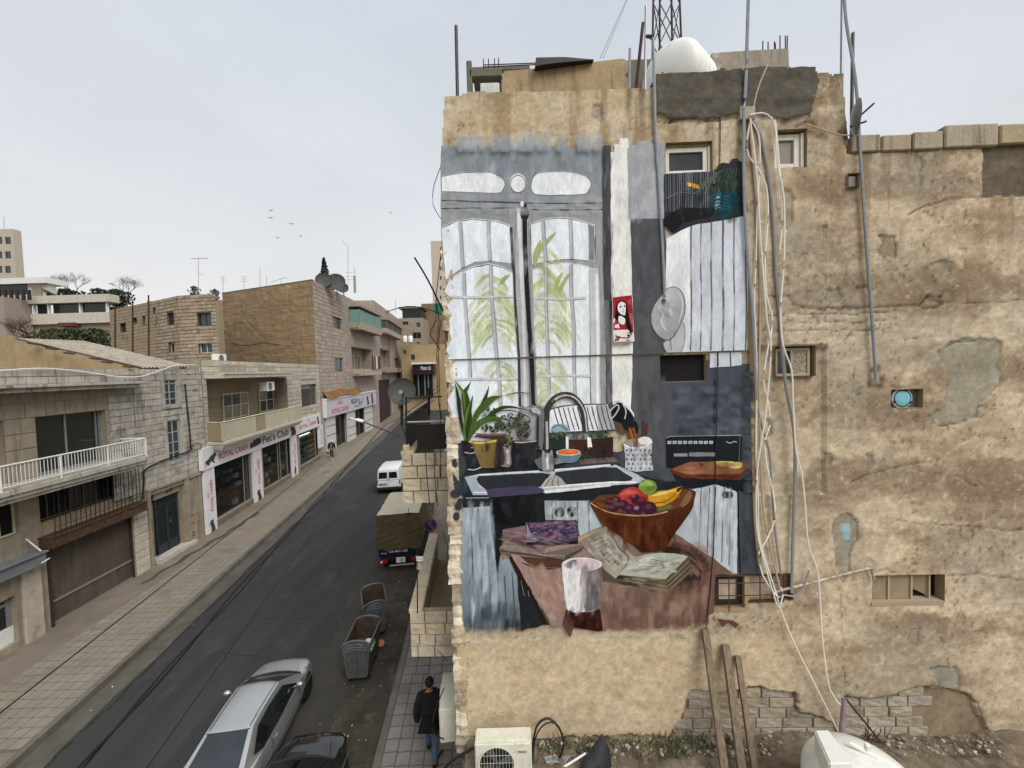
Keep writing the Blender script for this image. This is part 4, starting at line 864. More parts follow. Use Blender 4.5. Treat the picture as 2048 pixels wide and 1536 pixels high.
for p, wd in ((Z1([(180,180),(240,200),(340,205),(370,250),(440,280),(600,290),(640,270),(900,265),(1300,250),(1350,190),(1440,225)]),.03),(Z1([(600,270),(720,285),(800,280)]),.02),(Z1([(1310,230),(1360,175),(1440,190),(1460,240),(1400,270),(1320,265)]),.035),
              (Z1([(850,130),(900,125),(940,150)]),.045),(Z1([(190,335),(640,320),(1130,290)]),.014),(Z1([(300,392),(640,372),(1130,348)]),.014),(Z1([(250,450),(700,432),(1110,415)]),.014),(Z1([(1130,340),(1135,400)]),.014),(Z1([(1200,500),(1500,470)]),.01),
              (Z1([(1440,230),(1700,230),(1900,235),(2048,215)]),.016),(Z1([(1370,1060),(1450,1130),(1560,1110),(1720,1060)]),.014),(Z1([(1480,560),(1560,510),(1700,510)]),.018),(Z1([(820,1530),(900,1490),(1190,1395),(1380,1395)]),.016),
              (Z2([(1490,730),(1700,725),(2048,750)]),.02),(Z2([(800,60),(900,0)]),.02),(Z2([(1560,0),(1700,70)]),.016),(Z2([(1120,330),(1500,350),(1900,400),(2048,395)]),.014),(Z2([(720,820),(740,1200),(760,1536)]),.012),(Z2([(960,700),(1060,690),(1100,715)]),.02),
              (Z3([(270,520),(600,510),(880,500),(970,525),(1150,490),(1550,465)]),.022),(Z3([(880,1150),(1000,1090),(1100,1060),(1250,1005),(1600,985)]),.02),(Z3([(880,1160),(960,1110),(1090,1045)]),.016),(Z3([(1640,980),(1640,500)]),.012),(Z3([(200,330),(260,370),(290,500)]),.05),
              (Z6([(1420,800),(1500,765),(1570,770),(1580,800)]),.03),(Z6([(1580,570),(1640,590),(1620,640)]),.01),(Z6([(290,750),(400,770),(560,745),(800,745),(1020,740)]),.02),(Z6([(1830,800),(1860,960),(1880,1000),(2048,990)]),.025),(Z6([(1580,1140),(1590,1500)]),.006),
              (Z4([(410,390),(470,450),(560,435),(660,455),(800,430),(960,390),(1060,350),(1270,345),(1470,380),(1580,440),(1640,480),(1660,600),(1720,720),(1800,860)]),.025),(Z4([(1100,360),(1090,450),(1105,545)]),.018),(Z4([(0,590),(120,590),(200,620),(260,680)]),.025),
              (Z5([(360,820),(450,890),(560,960)]),.02),(Z5([(880,680),(1000,740),(1290,745),(1310,830),(1320,930)]),.016),(Z5([(0,1180),(150,1150),(240,1100),(260,1020),(310,940),(370,820),(380,760)]),.02),([(1742,745),(1755,738),(1765,760),(1760,775),(1740,772),(1742,745)],.06),([(1350,150),(1441,700)],.0)):
    if wd: crack(p, wd)
crack([(1480,286),(1490,300)],.09, '1a1410', .1,1)
crack([(890,300),(883,335)],.02); crack([(1660,700),(1655,960)],.03, 'a18a66', .015,.5)
# recessed bay between the cable run and the right part, overhang of the upper wall
sb0, sb1 = wp(1500,800)[0], wp(1651,800)[0]; zb1 = wp(1600,693)[1]; zb0 = wp(1650,985)[1]
O -= ((sg_ > sb0) & (sg_ < sb1) & (zg_ < zb1) & (zg_ > zb0)) * .05
mur = (sg_ < wp(1515,900)[0]) & (zg_ < wp(1200,270)[1]) & (zg_ > wp(1200,1275)[1])
O = np.where(mur, -np.abs(O) * .15 - .001, O)
O += ((zg_ > ZL) & (sg_ < wp(1655,690)[0])) * .035
C = C * (.86 + .46 * n3)[..., None] * (.78 + .44 * fbm(sg_ * 22, zg_ * 22,99,2))[..., None]
C = C * .88 + C.mean(axis=2, keepdims=True) * .12
# openings
RECT = {'w1': (1329,288,1423,345), 'w2': (1547,262,1612,335), 'w3': (1321,710,1413,761), 'w4': (1551,695,1632,753), 'w5': (1783,778,1846,816), 'w6': (1428,1150,1492,1219), 'w7': (1493,1150,1584,1199), 'w8': (1745,1150,1890,1203), 'h1': (1692,348,1717,376)}
HO = {}
for k, (x0, y0, x1, y1) in RECT.items():
    a, d = wp(x0, y0); b, c = wp(x1, y1); HO[k] = tuple(round(v / G) * G for v in (a, b)) + tuple(ZB + round((v - ZB) / G) * G for v in (c, d))
prof = [(890,195),(930,192),(935,188),(1010,188),(1100,186),(1290,179),(1304,177),(1305,153),(1420,148),(1530,141),(1624,139),(1632,150),(1684,149),(1686,180),(1692,272),(1698,302),(1770,298),(1830,291),(1960,284),(2048,279),(2400,262)]
ps = [wp(*p) for p in prof]; topp = np.interp(np.arange(ns) * G, [p[0] for p in ps],[p[1] for p in ps]) + (fbm(np.arange(ns) * G * 4, np.zeros(ns),3) - .5) * .05
lp = [(195,890),(330,883),(475,886),(520,897),(580,893),(650,901),(705,893),(740,905),(800,892),(850,899),(890,906),(940,900),(990,900),(1040,902),(1100,899),(1150,905),(1190,896),(1240,902),(1330,903),(1400,909),(1480,915),(1560,920)]
lq = sorted([(wp(x, y)[1], wp(x, y)[0]) for y, x in lp]); left = np.interp(ZB + np.arange(nz) * G, [q[0] for q in lq],[q[1] for q in lq]) + (fbm(np.arange(nz) * G * 5, np.zeros(nz),8) - .5) * .09 * (ZB + np.arange(nz) * G < 10.5)
sc_, zc_ = (np.arange(ns - 1) + .5) * G, ZB + (np.arange(nz - 1) + .5) * G
keep = (zc_[None, :] < topp[:-1, None]) & (sc_[:, None] > left[None, :-1])
for h in HO.values(): keep &= ~((sc_[:, None] > h[0]) & (sc_[:, None] < h[1]) & (zc_[None, :] > h[2]) & (zc_[None, :] < h[3]))
pos = np.array(FM.w(0,0))[None, None] + sg_[..., None] * np.array(FM.t) + O[..., None] * np.array(FM.n) + zg_[..., None] * np.array((0,0,1.))
pos = pos - np.array(base_of(P))
idx = np.arange(ns * nz).reshape(ns, nz); q = np.stack([idx[:-1, :-1], idx[1:, :-1], idx[1:, 1:], idx[:-1,1:]],-1)[keep]
me = bpy.data.meshes.new('side_wall'); used = np.unique(q); rm_ = np.full(ns * nz, -1); rm_[used] = np.arange(len(used)); q = rm_[q]
me.vertices.add(len(used)); me.vertices.foreach_set('co', pos.reshape(-1,3)[used].astype(np.float32).ravel())
me.loops.add(q.size); me.loops.foreach_set('vertex_index', q.ravel().astype(np.int32)); me.polygons.add(len(q)); me.polygons.foreach_set('loop_start', (np.arange(len(q)) * 4).astype(np.int32)); me.update(calc_edges=True)
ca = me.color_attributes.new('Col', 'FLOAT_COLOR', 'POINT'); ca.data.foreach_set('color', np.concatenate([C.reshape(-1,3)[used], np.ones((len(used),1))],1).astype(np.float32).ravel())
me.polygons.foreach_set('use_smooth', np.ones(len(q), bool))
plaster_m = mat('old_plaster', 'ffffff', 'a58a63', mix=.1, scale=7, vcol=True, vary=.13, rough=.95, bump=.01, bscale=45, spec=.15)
me.materials.append(plaster_m); sw = bpy.data.objects.new('side_wall', me); COL.objects.link(sw); sw.parent = P
# core of the building: roof, street face, backs; reveals of the openings
FR = Fac((-1.05,6.25),(fr(17),17)); zroof = 12.05
m = MB(); m.poly([FM.w(0.2, zroof, -.25), FM.w(6.25, zroof, -.25),(5.3,17, zroof),(fr(17),17, zroof)]); m.poly([FM.w(6.25,11.2,-.25), FM.w(S1,11.2,-.25),(9,17,11.2),(5.3,17,11.2)]); m.build('roof', conc_m, P)
m = MB(); zz = .1
m.poly([FR.w(0, zz, -.02), FR.w(FR.L, zz, -.02), FR.w(FR.L, 12.7,-.1), FM.w(.16,12.7,-.04)]); m.poly([(fr(17),17, zz),(9,17, zz),(9,17,11.9),(fr(17) + .2,17,12.7)]); m.poly([FM.w(S1, zz, 0),(9,17, zz),(9,17,11.9), FM.w(S1,11.9,0)])
m.poly([FM.w(6.3,11.0,-.3), FM.w(6.3,12.9,-.3),(5.4,17,12.9),(5.4,17,11.0)]); m.poly([FM.w(0, ZB, -.06), FM.w(S1, ZB, -.06), FM.w(S1, zz, -.06), FM.w(0, zz, -.06)])
m.build('outer_walls', stone2_m, P)
for s in (2.2,5.2,8.2):
    for z in (1.2,4.6,8.0,10.6): f_ = Fac((-1.12,6.25),(fr(17) - .07,17)); f_.n = -abs(1) * Vector((f_.t.y, -f_.t.x, 0)) * (1 if f_.t.y > 0 else -1); window(P, f_, (s, s + 1.1, z, z + 1.4),.0,2,1, fm=creamfr_m)
m = MB()
for a, b in zip(range(8, ns - 1,4), range(12, ns, 4)):   # thickness of the parapet behind the ragged top
    za, zb_ = topp[a] - .03, topp[b] - .03; m.poly([FM.w(a * G, za, .0), FM.w(b * G, zb_, .0), FM.w(b * G, zb_, -.24), FM.w(a * G, za, -.24)]); m.poly([FM.w(a * G, za, -.24), FM.w(b * G, zb_, -.24), FM.w(b * G, 11,-.24), FM.w(a * G, 11,-.24)])
m.build('parapet', conc_m, P)
rev_m = mat('reveal_render', 'a08a69', '8a7454', streak='5d4f3c', bump=.006)
m = MB(); DEP = {'w1': .16, 'w2': .16, 'w3': .07, 'w4': .11, 'w5': .09, 'w6': .12, 'w7': .1, 'w8': .15, 'h1': .07}
for k, h in HO.items():
    a, b, c, d = h; o1 = .03 if c > ZL or k in ('w1', 'w2', 'h1') else 0.004; q_ = -DEP[k]
    for (u, v),(x, y) in (((a, c),(b, c)),((b, c),(b, d)),((b, d),(a, d)),((a, d),(a, c))): m.poly([FM.w(u, v, o1), FM.w(x, y, o1), FM.w(x, y, q_), FM.w(u, v, q_)])
m.build('window_reveal', rev_m, P)
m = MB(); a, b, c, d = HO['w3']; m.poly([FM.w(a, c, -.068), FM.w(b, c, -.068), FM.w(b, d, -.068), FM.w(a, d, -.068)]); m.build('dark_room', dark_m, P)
a, b, c, d = HO['w3']; MB().fbox(FM, a - .02, b + .06, c - .05, c - .002,-.06,.012).build('sill', mat('sill_stone', '9d8c75'), P); MB().fbox(FM, b + .002, b + .06, c, d - .01,-.06,.008).build('jamb', rev_m, P)
wh_fr = mat('white_window_frame', 'd9d5c8', 'c2bdae', scale=8, mix=.5, rough=.5, streak='8a8170', sk=.4)
gl1 = mat('dim_glass', '3f4642', '2c312f', mix=1, scale=2, rough=.12)
a, b, c, d = HO['w1']; window(P, FM, (a + .015, b - .05, c + .01, d - .05),-.07,1,1, fm=wh_fr, gm=gl1, fw=.065); MB().fbox(FM, a + .0, b - .0, d - .045, d - .005,-.12,-.03).build('lintel', rev_m, P)
MB().fbox(FM, b - .045, b - .01, c + .01, d - .05,-.13,-.02).build('jamb', wh_fr, P)
a, b, c, d = HO['w2']; window(P, FM, (a + .01, b - .06, c + .01, d - .03),-.08,1,1, fm=wh_fr, gm=mat('frosted_glass', '8b8171', '746b5d', mix=1, scale=2, rough=.4), fw=.085); MB().fbox(FM, b - .055, b - .015, c + .0, d - .03,-.11,-.02).build('jamb', wh_fr, P)
a, b, c, d = HO['w4']; wo = window(P, FM, (a + .02, b - .05, c + .01, d - .02),-.08,2,1, fm=mat('tan_frame', 'a3937a', rough=.6), gm=[gl1], fw=.04, xs=(0,.48,1)); MB().fbox(FM, a + (b - a) * .5, b - .07, c + .03, d - .03,-.075,-.065).build('board', mat('dotted_board', 'a89c84', '3c362d', mix=.8, scale=28, rough=.8), P)
a, b, c, d = HO['w5']; m = MB(); m.fbox(FM, a, b, c, d, -.1,-.08); m.build('fan_panel', mat('dim_panel', '55524a', rough=.4), P)
cc_ = FM.w((a + b) / 2 - .02,(c + d) / 2,-.078); MB().lathe([(.155,-.01),(.165,.02),(.14,.03)], cc_, FM.n, n=26, cap=False).build('fan_rim', mat('grey_plastic', 'a9b0ae', rough=.5), P)
MB().lathe([(.125,.01),(.12,.035),(.07,.045),(.002,.046)], cc_, FM.n, n=26).build('fan_cover', mat('turquoise_plastic', '78b4c0', rough=.4), P)
m = MB()
for k in range(3): ang = 1.2 + k * 2.3; m.lathe([(.016,.0),(.016,.05)], cc_ + FM.t * .138 * math.cos(ang) + Vector((0,0,.138 * math.sin(ang))), FM.n, n=8)
m.build('screw', black_m, P)
# grilled pair of small windows low on the mural
a, b, c, d = HO['w6']; a2, b2, c2_, d2_ = HO['w7']; pale = mat('pale_board', 'c4b3a2', 'a8907e', scale=4, mix=.8, spots='8a6a55', sp=.6, spscale=6)
window(P, FM, (a + .03, b - .02, c + .05, d - .03),-.09,1,1, fm=mat('dark_frame', '2b241d', rough=.6), gm=pale, fw=.07); MB().poly([FM.w(a2, c2_, -.09), FM.w(b2, c2_, -.09), FM.w(b2, d2_, -.09), FM.w(a2, d2_, -.09)]).build('board', pale, P)
m = MB(); m.fbox(FM, b - .02, b + .05, c, d, -.1,.015); m.fbox(FM, a - .03, b, c - .03, c + .03,-.1,.012); m.build('mullion', rev_m, P)
gr = MB(); gr.fbox(FM, a - .02, b2, d - .008, d + .012,-.01,.03); gr.fbox(FM, a2, b2 - .15, c2_ - .03, c2_ + .0,-.02,.02); gr.fbox(FM, b2 - .05, b2, c2_, d2_, -.02,.025)
grl = gr.build('window_grille', rust_m, P)
for s in [a + (b - a) * .46] + [a2 + (b2 - a2) * q_ for q_ in (.28,.55,.8)]: zl = c if s < b else c2_; MB().tube([FM.w(s, zl - .02,.012), FM.w(s, d, .012)],.009,5).build('bar', rust_m, grl)
for q_ in (.22,.58,.85): z = d - (d - c) * q_; e_ = b2 if z > c2_ else b; MB().tube([FM.w(a - .02, z, .014), FM.w(e_, z, .014)],.008,5).build('bar', rust_m, grl)
# three-part opening low on the right
a, b, c, d = HO['w8']; L8 = b - a
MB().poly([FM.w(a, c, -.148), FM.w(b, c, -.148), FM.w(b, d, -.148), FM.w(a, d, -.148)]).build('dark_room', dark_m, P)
for q0, q1 in ((0,.27),(.29,.58)): MB().fbox(FM, a + L8 * q0, a + L8 * q1, c + .02, d - .01,-.14,-.07).build('infill_panel', mat('infill', '9c8a6e', '7f6f57', scale=4, mix=.8, spots='5d5140', bump=.006), P)
m = MB(); m.fbox(FM, a + L8 * .262, a + L8 * .29, c, d, -.14,-.05); m.fbox(FM, a + L8 * .58, a + L8 * .605, c, d, -.14,-.05); m.fbox(FM, a + L8 * .84, a + L8 * .86, c, d, -.14,-.06); m.build('mullion', mat('stone_mullion', 'a6977f'), P)
m = MB(); m.poly([FM.w(a + L8 * .61, c + .18,-.14), FM.w(a + L8 * .84, c + .05,-.09), FM.w(a + L8 * .84, d, -.09), FM.w(a + L8 * .61, d, -.14)]); m.build('tilted_board', mat('board_tan', '8f7d60', rough=.8), P)
MB().fbox(FM, a - .02, b - .02, c - .05, c + .012,-.2,.015).build('sill', mat('sill_stone', '9d8c75'), P)
a, b, c, d = HO['h1']; m = MB(); m.fbox(FM, a + .025, b - .025, c + .025, d - .025,-.07,.0); m.build('vent_plug', conc_m, P, bevel=.015)
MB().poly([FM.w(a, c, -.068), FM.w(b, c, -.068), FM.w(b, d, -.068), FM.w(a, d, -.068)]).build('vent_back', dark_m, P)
# blocks where the plaster has fallen
blk_m = mat('old_block', 'a89a84', '92846e', spots='5e5242', sp=.6, spscale=3, rnd=.12, vary=.25, bump=.02, bscale=18)
fq = [[wp(*p) for p in f] for f in fall]
def inside(q, s, z):
    r_ = False
    for (x0, y0),(x1, y1) in zip(q, q[1:] + q[:1]):
        if (y0 > z) != (y1 > z) and s < (x1 - x0) * (z - y0) / (y1 - y0) + x0: r_ = not r_
    return r_
stones(P, FM, wp(1345,1450)[0], wp(1985,1450)[0],2.25, wp(1500,1380)[1],[],.18,(.3,.5), blk_m, 120, o=-.075, thick=.04, joint=.014, name='block', keep=lambda s, z: inside(fq[0], s, z) or (inside(fq[1], s, z) and s < wp(1850,1450)[0]))
# coping blocks on the low right part
cop_m = mat('coping_stone', 'a79779', '8d7d62', streak='453d31', sk=.75, spots='6e6452', sp=.5, rnd=.05, bump=.012, bscale=18)
for x0, x1, y0, y1 in ((1701,1759,274,302),(1760,1820,273,300),(1822,1883,268,297),(1885,1993,254,291),(1995,2075,252,285),(2077,2180,248,280)):
    a, d = wp(x0, y0); b, c = wp(x1, y1); m = MB(); dj = R.uniform(-.012,.012)
    m.fbox(FM, a + .008, b - .008, c - .02, d + dj, -.3,.04); m.build('coping_block', cop_m, P, bevel=.018)
# broken ends of the stone facing along the corner
ends_m = mat('broken_stone', 'c4b395', 'a38e6e', scale=5, mix=.9, spots='65543e', sp=.6, spscale=4, rnd=.22, vary=.25, bump=.025, bscale=14)
def rock(name, c, sx, sy, sz, m_, parent, jit=.16, n=5):
    q = MB(); f = []
    bm = bmesh.new(); bmesh.ops.create_cube(bm, size=2); bmesh.ops.subdivide_edges(bm, edges=bm.edges, cuts=3, use_grid_fill=True)
    ph = [R.uniform(0,9) for _ in range(6)]
    for v in bm.verts:
        p = v.co.copy(); ln = p.length; p = p * (.86 + .14 * 1.2 / max(ln, .8)) 
        k = 1 + jit * (math.sin(p.x * 3 + ph[0]) * math.sin(p.y * 4 + ph[1]) + math.sin(p.z * 5 + ph[2]) * .7 + R.uniform(-.35,.35)); v.co = Vector((p.x * sx * k, p.y * sy * k, p.z * sz * (1 + R.uniform(-.06,.06))))
    i = [q.pt(Vector(c) + v.co) for v in bm.verts]
    for fc in bm.faces: q.f.append([i[v.index] for v in fc.verts])
    bm.free(); return q.build(name, m_, parent, smooth=False)
ycur = 1536; zc = 2.1
while zc < 10.55:
    h = R.uniform(.2,.5); off = R.uniform(-.03,.03)
    if R.random() < .22: zc += h * .6; continue
    cpos = FM.w(.045 + off * .6 + (.02 if zc > 6.2 else .0), zc + h / 2,-.12 + R.uniform(-.02,.02)); rock('facing_stone', cpos, R.uniform(.07,.11) + (.02 if zc < 8 else 0),.15, h * .48, ends_m if R.random() < .5 else mat('pale_broken_stone', 'ddd2ba', 'c2b49a', scale=4, mix=.8, vary=.3, bump=.025, bscale=14), P, jit=.1); zc += h * .93
for k in range(28):
    z = R.uniform(2.2,10.3); rock('rubble_infill', FM.w(R.uniform(.13,.2), z, -.05), R.uniform(.03,.06),.05, R.uniform(.04,.09), blk_m, P, jit=.2)
m = MB(); m.fbox(FM, -.02,.2,1.9,10.6,-.28,-.06); m.build('rubble_core', mat('rubble', '9a825f', '7c664a', scale=6, mix=.9, bump=.03, bscale=12), P)
# raised corner strip at the foot (old repair)
a, d = wp(905,1190); b, c = wp(932,1300); MB().fbox(FM, a + .06, b, 2.6, wp(930,1255)[1],-.04,.022).build('repair_strip', mat('repair_plaster', 'c4ad84', 'a9916b', bump=.008), P, bevel=.008)

# ================================================================== the painted kitchen (flat paint on the wall, one mesh per painted thing)
mural_m = mat('mural_paint', 'ffffff', vcol=True, rough=.9, vary=.3, stretch=(2.2,2.2,.8), bump=.006, bscale=45, spec=.12)
glaze_m = mat('mural_glaze', 'ffffff', vcol=True, rough=.9, vary=.3, stretch=(2.2,2.2,.8), bump=.006, bscale=45, spec=.12)
_n = glaze_m.node_tree; _a = [n for n in _n.nodes if n.type == 'ATTRIBUTE'][0]; _n.links.new(_a.outputs['Alpha'], _n.nodes['Principled BSDF'].inputs['Alpha'])
SC.cycles.transparent_max_bounces = 48
MU = MB().fbox(FM, .2,.21,5,5.01,-.01,.0).build('painted_mural', mural_m, P)
layer = [0]; cur = [None]; RM = random.Random(11)
def clip(poly, ax, v, keep_lo):
    out_ = []
    for (a, b) in zip(poly, poly[1:] + poly[:1]):
        ia = (a[ax] <= v) == keep_lo or a[ax] == v; ib = (b[ax] <= v) == keep_lo or b[ax] == v
        if ia: out_.append(a)
        if ia != ib and a[ax] != b[ax]: t = (v - a[ax]) / (b[ax] - a[ax]); out_.append(tuple(x + (y - x) * t for x, y in zip(a, b)))
    return out_
def col_at(c, x, y):
    if callable(c): return c(x, y)
    return c
def cc(h, k=1.): return tuple(v * k for v in lin(h))
def grad(h0, h1, p0, p1):
    a, b = lin(h0), lin(h1); dx, dy = p1[0] - p0[0], p1[1] - p0[1]; L2 = dx * dx + dy * dy
    def f(x, y):
        t = min(max(((x - p0[0]) * dx + (y - p0[1]) * dy) / L2,0),1); return tuple(u + (v - u) * t for u, v in zip(a, b))
    return f
def part(name): flush(); cur[0] = (name, MB(), MB())
def flush():
    if cur[0] and cur[0][1].f: cur[0][1].build(cur[0][0], mural_m, MU)
    if cur[0] and cur[0][2].f: cur[0][2].build('painted_shading', glaze_m, MU, kind='stuff')
    cur[0] = None
def paint(pts, c, wob=.7, closed=True, step=14, holes=True):
    """pts in photo pixels"""
    if isinstance(c, str): c = cc(c)
    q = []
    for (x0, y0),(x1, y1) in zip(pts, pts[1:] + pts[:1]):
        n = max(1, int(math.hypot(x1 - x0, y1 - y0) / step))
        for k in range(n): t = k / n; j = wob if k else wob * .5; q.append((x0 + (x1 - x0) * t + RM.uniform(-j, j), y0 + (y1 - y0) * t + RM.uniform(-j, j)))
    P0 = [(*FM.px(x, y), *col_at(c, x, y)) for x, y in q]
    pieces = [P0]
    if holes:
        for h in (HO['w1'], HO['w3'], HO['w6'], HO['w7']):
            h = (h[0] - .004, h[1] + .004, h[2] - .004, h[3] + .004); nx_ = []
            for p in pieces:
                if max(v[0] for v in p) <= h[0] or min(v[0] for v in p) >= h[1] or max(v[1] for v in p) <= h[2] or min(v[1] for v in p) >= h[3]: nx_.append(p); continue
                L = clip(p, 0, h[0], True); Rr = clip(p, 0, h[1], False); M_ = clip(clip(p, 0, h[0], False),0, h[1], True) if len(p) > 2 else []
                T = clip(M_, 1, h[3], False) if len(M_) > 2 else []; Bt = clip(M_, 1, h[2], True) if len(M_) > 2 else []
                nx_ += [z for z in (L, Rr, T, Bt) if len(z) > 2]
            pieces = nx_
    layer[0] += 1; lo = layer[0] * .000015; m = cur[0][1]
    for p in pieces:
        for up_ in (True, False):
            z = clip(p, 1, ZL + (.012 if up_ else -.012), not up_)
            if len(z) < 3: continue
            o = (.039 if up_ else .004) + lo; m.poly([FM.w(v[0], v[1], o) for v in z],[tuple(v[2:5]) for v in z])
def stroke(pts, w_, c, wob=.5, taper=False):
    n = len(pts); L, Rr = [],[]
    for i, (x, y) in enumerate(pts):
        a = pts[max(i - 1,0)]; b = pts[min(i + 1, n - 1)]; dx, dy = b[0] - a[0], b[1] - a[1]; l = math.hypot(dx, dy) or 1
        k = w_ / 2 * (1 if not taper else max(.06,1 - i / (n - 1) if taper == 1 else math.sin(math.pi * min(max(i / (n - 1),.05),.97))))
        L.append((x - dy / l * k, y + dx / l * k)); Rr.append((x + dy / l * k, y - dx / l * k))
    paint(L + Rr[::-1], c, wob, step=30)
def soft(pts, w_, c, a=.7, tip=True):
    a *= .62
    """soft-edged brush stroke: opaque along its middle, fading out at the sides and ends"""
    if isinstance(c, str): c = cc(c)
    c = tuple(min(.93, v * (2 - a)) for v in c)      # thin film: colour lightened to offset the shade it casts on paint below
    layer[0] += 1; lo = layer[0] * .000015; m = cur[0][2]; n = len(pts); rows = []
    for i, (x, y) in enumerate(pts):
        p, q = pts[max(i - 1,0)], pts[min(i + 1, n - 1)]; dx, dy = q[0] - p[0], q[1] - p[1]; l = math.hypot(dx, dy) or 1; nx, ny = -dy / l * w_ / 2, dx / l * w_ / 2; e = a * (0 if tip and i in (0, n - 1) else 1); r_ = []
        for k, al in ((-1,0),(-.4, e),(.4, e),(1,0)): r_.append((*FM.px(x + nx * k, y + ny * k), al))
        rows.append(r_)
    zs = [v[1] for r_ in rows for v in r_]
    if min(zs) < ZL < max(zs): return
    sv = sum(s for s, z, al in rows[n // 2]) / 4; zv = sum(z for s, z, al in rows[n // 2]) / 4
    if any(h[0] - .06 < sv < h[1] + .06 and h[2] - .06 < zv < h[3] + .06 for h in (HO['w1'], HO['w3'], HO['w6'], HO['w7'])): return
    o = (.039 if min(zs) >= ZL else .004) + lo; ids = [[m.pt(FM.w(s, z, o),(*c, al)) for s, z, al in r_] for r_ in rows]
    for u, v in zip(ids, ids[1:]):
        for j in range(3): m.f.append([u[j], u[j + 1], v[j + 1], v[j]])
def scumble(x0, y0, x1, y1, n, cols, w_=(8,18), l=(20,45), ang=1.57, a=(.25,.6), ok=None):
    for k in range(n):
        x, y = RM.uniform(x0, x1), RM.uniform(y0, y1)
        if ok and not ok(x, y): continue
        t = ang + RM.uniform(-.14,.14); L = RM.uniform(*l) / 2; dx, dy = math.cos(t) * L, math.sin(t) * L
        soft([(x - dx, y - dy),(x - dx * .5, y - dy * .5),(x + dx * .5 + RM.uniform(-1,1), y + dy * .5),(x + dx, y + dy)], RM.uniform(*w_), RM.choice(cols), RM.uniform(*a))
def ellipse(cx, cy, rx, ry, c, rot=0, n=18, wob=.4):
    paint([(cx + rx * math.cos(t) * math.cos(rot) - ry * math.sin(t) * math.sin(rot), cy + rx * math.cos(t) * math.sin(rot) + ry * math.sin(t) * math.cos(rot)) for t in [2 * math.pi * k / n for k in range(n)]], c, wob, step=99)
def outline(pts, w_, c, closed=True): stroke(pts + ([pts[0]] if closed else []), w_, c)
def curve(pts, n=6):
    q = []
    for i in range(len(pts) - 1):
        p0, p1, p2, p3 = pts[max(i - 1,0)], pts[i], pts[i + 1], pts[min(i + 2, len(pts) - 1)]
        for k in range(n):
            t = k / n; q.append(tuple(.5 * (2 * b + (-a + c_) * t + (2 * a - 5 * b + 4 * c_ - d) * t * t + (-a + 3 * b - 3 * c_ + d) * t ** 3) for a, b, c_, d in zip(p0, p1, p2, p3)))
    return q + [pts[-1]]
def G6(*p): return [(860 + x * .2148,260 + y * .2148) for x, y in p]
def G7(*p): return [(860 + x * .2148,580 + y * .2148) for x, y in p]
def G8(*p): return [(1200 + x * .2148,400 + y * .2148) for x, y in p]
def K1(*p): return [(1200 + x * .2148,700 + y * .2148) for x, y in p]
def K2(*p): return [(880 + x * .166,740 + y * .166) for x, y in p]
def K3(*p): return [(880 + x * .2148,950 + y * .2148) for x, y in p]
def K4(*p): return [(1140 + x * .2214,940 + y * .2214) for x, y in p]
def K8(*p): return [(1300 + x * .1302,270 + y * .1302) for x, y in p]
def PO(*p): return [(1200 + x * .0781,580 + y * .0781) for x, y in p]
def jag(p0, p1, amp, w_):
    n = max(2, int(abs(p1[0] - p0[0]) / w_)); q = []
    for k in range(n):
        y = RM.uniform(-amp, amp); t0, t1 = k / n, (k + 1) / n
        for t in (t0 + .002,(t0 + t1) / 2, t1 - .002): q.append((p0[0] + (p1[0] - p0[0]) * t, p0[1] + (p1[1] - p0[1]) * t + y + RM.uniform(-1,1)))
    return q
ragL = [(906,872),(893,850),(905,830),(895,800),(909,775),(893,760),(908,745),(889,730),(900,712),(893,700),(904,680),(896,650),(903,632),(895,612),(906,600),(890,585),(900,560),(886,540),(896,515),(889,500),(893,490),(884,470),(883,440),(882,400),(882,330)]
# --- grey door surround and casements
part('painted_window')
paint(jag((883,296),(1210,300),5,11) + [(1212,560),(1218,820),(1210,880),(908,880)] + ragL, lambda x, y: tuple(u + (v - u) * min(max((y - 330) / 90,0),1) for u, v in zip(lin('868d92'), lin('9b9a9c'))),1)
for k in range(26):
    x = RM.uniform(900,1195); y = RM.uniform(288,330); soft([(x, y),(x, y + 12),(x, y + 30),(x, y + 44)], RM.uniform(10,24), cc(RM.choice(['8d9399', '7f868c', '979ea4', '858c90', '90989f'])),.7)
lo = curve(G6((112,450),(300,415),(480,408),(580,415),(660,455),(697,510),(680,560),(640,592),(480,592),(112,580)),3)
ro = curve(G6((942,520),(962,455),(1020,412),(1200,403),(1350,413),(1450,450),(1492,500),(1470,575),(1400,607),(1020,614),(950,570),(942,520)),3)
for q in (lo, ro):
    paint([(x, y - 1.5) for x, y in q], 'dadcdc'); outline(q, 2.2, cc('4a4a4b')); paint(q, 'e0e4e4')
ellipse(*G6((820,505))[0],17,19.5, 'd4d5d5'); ellipse(*G6((820,514))[0],16,18, '4a4a4b'); ellipse(*G6((820,514))[0],14.4,16.4, 'dfe3e3')
for q in (G6((112,665),(300,672),(600,680),(880,690),(1200,695),(1600,690)), G6((112,742),(400,736),(800,735)), G6((920,750),(1250,755),(1600,750))): stroke(q, 2.6, cc('454548'))
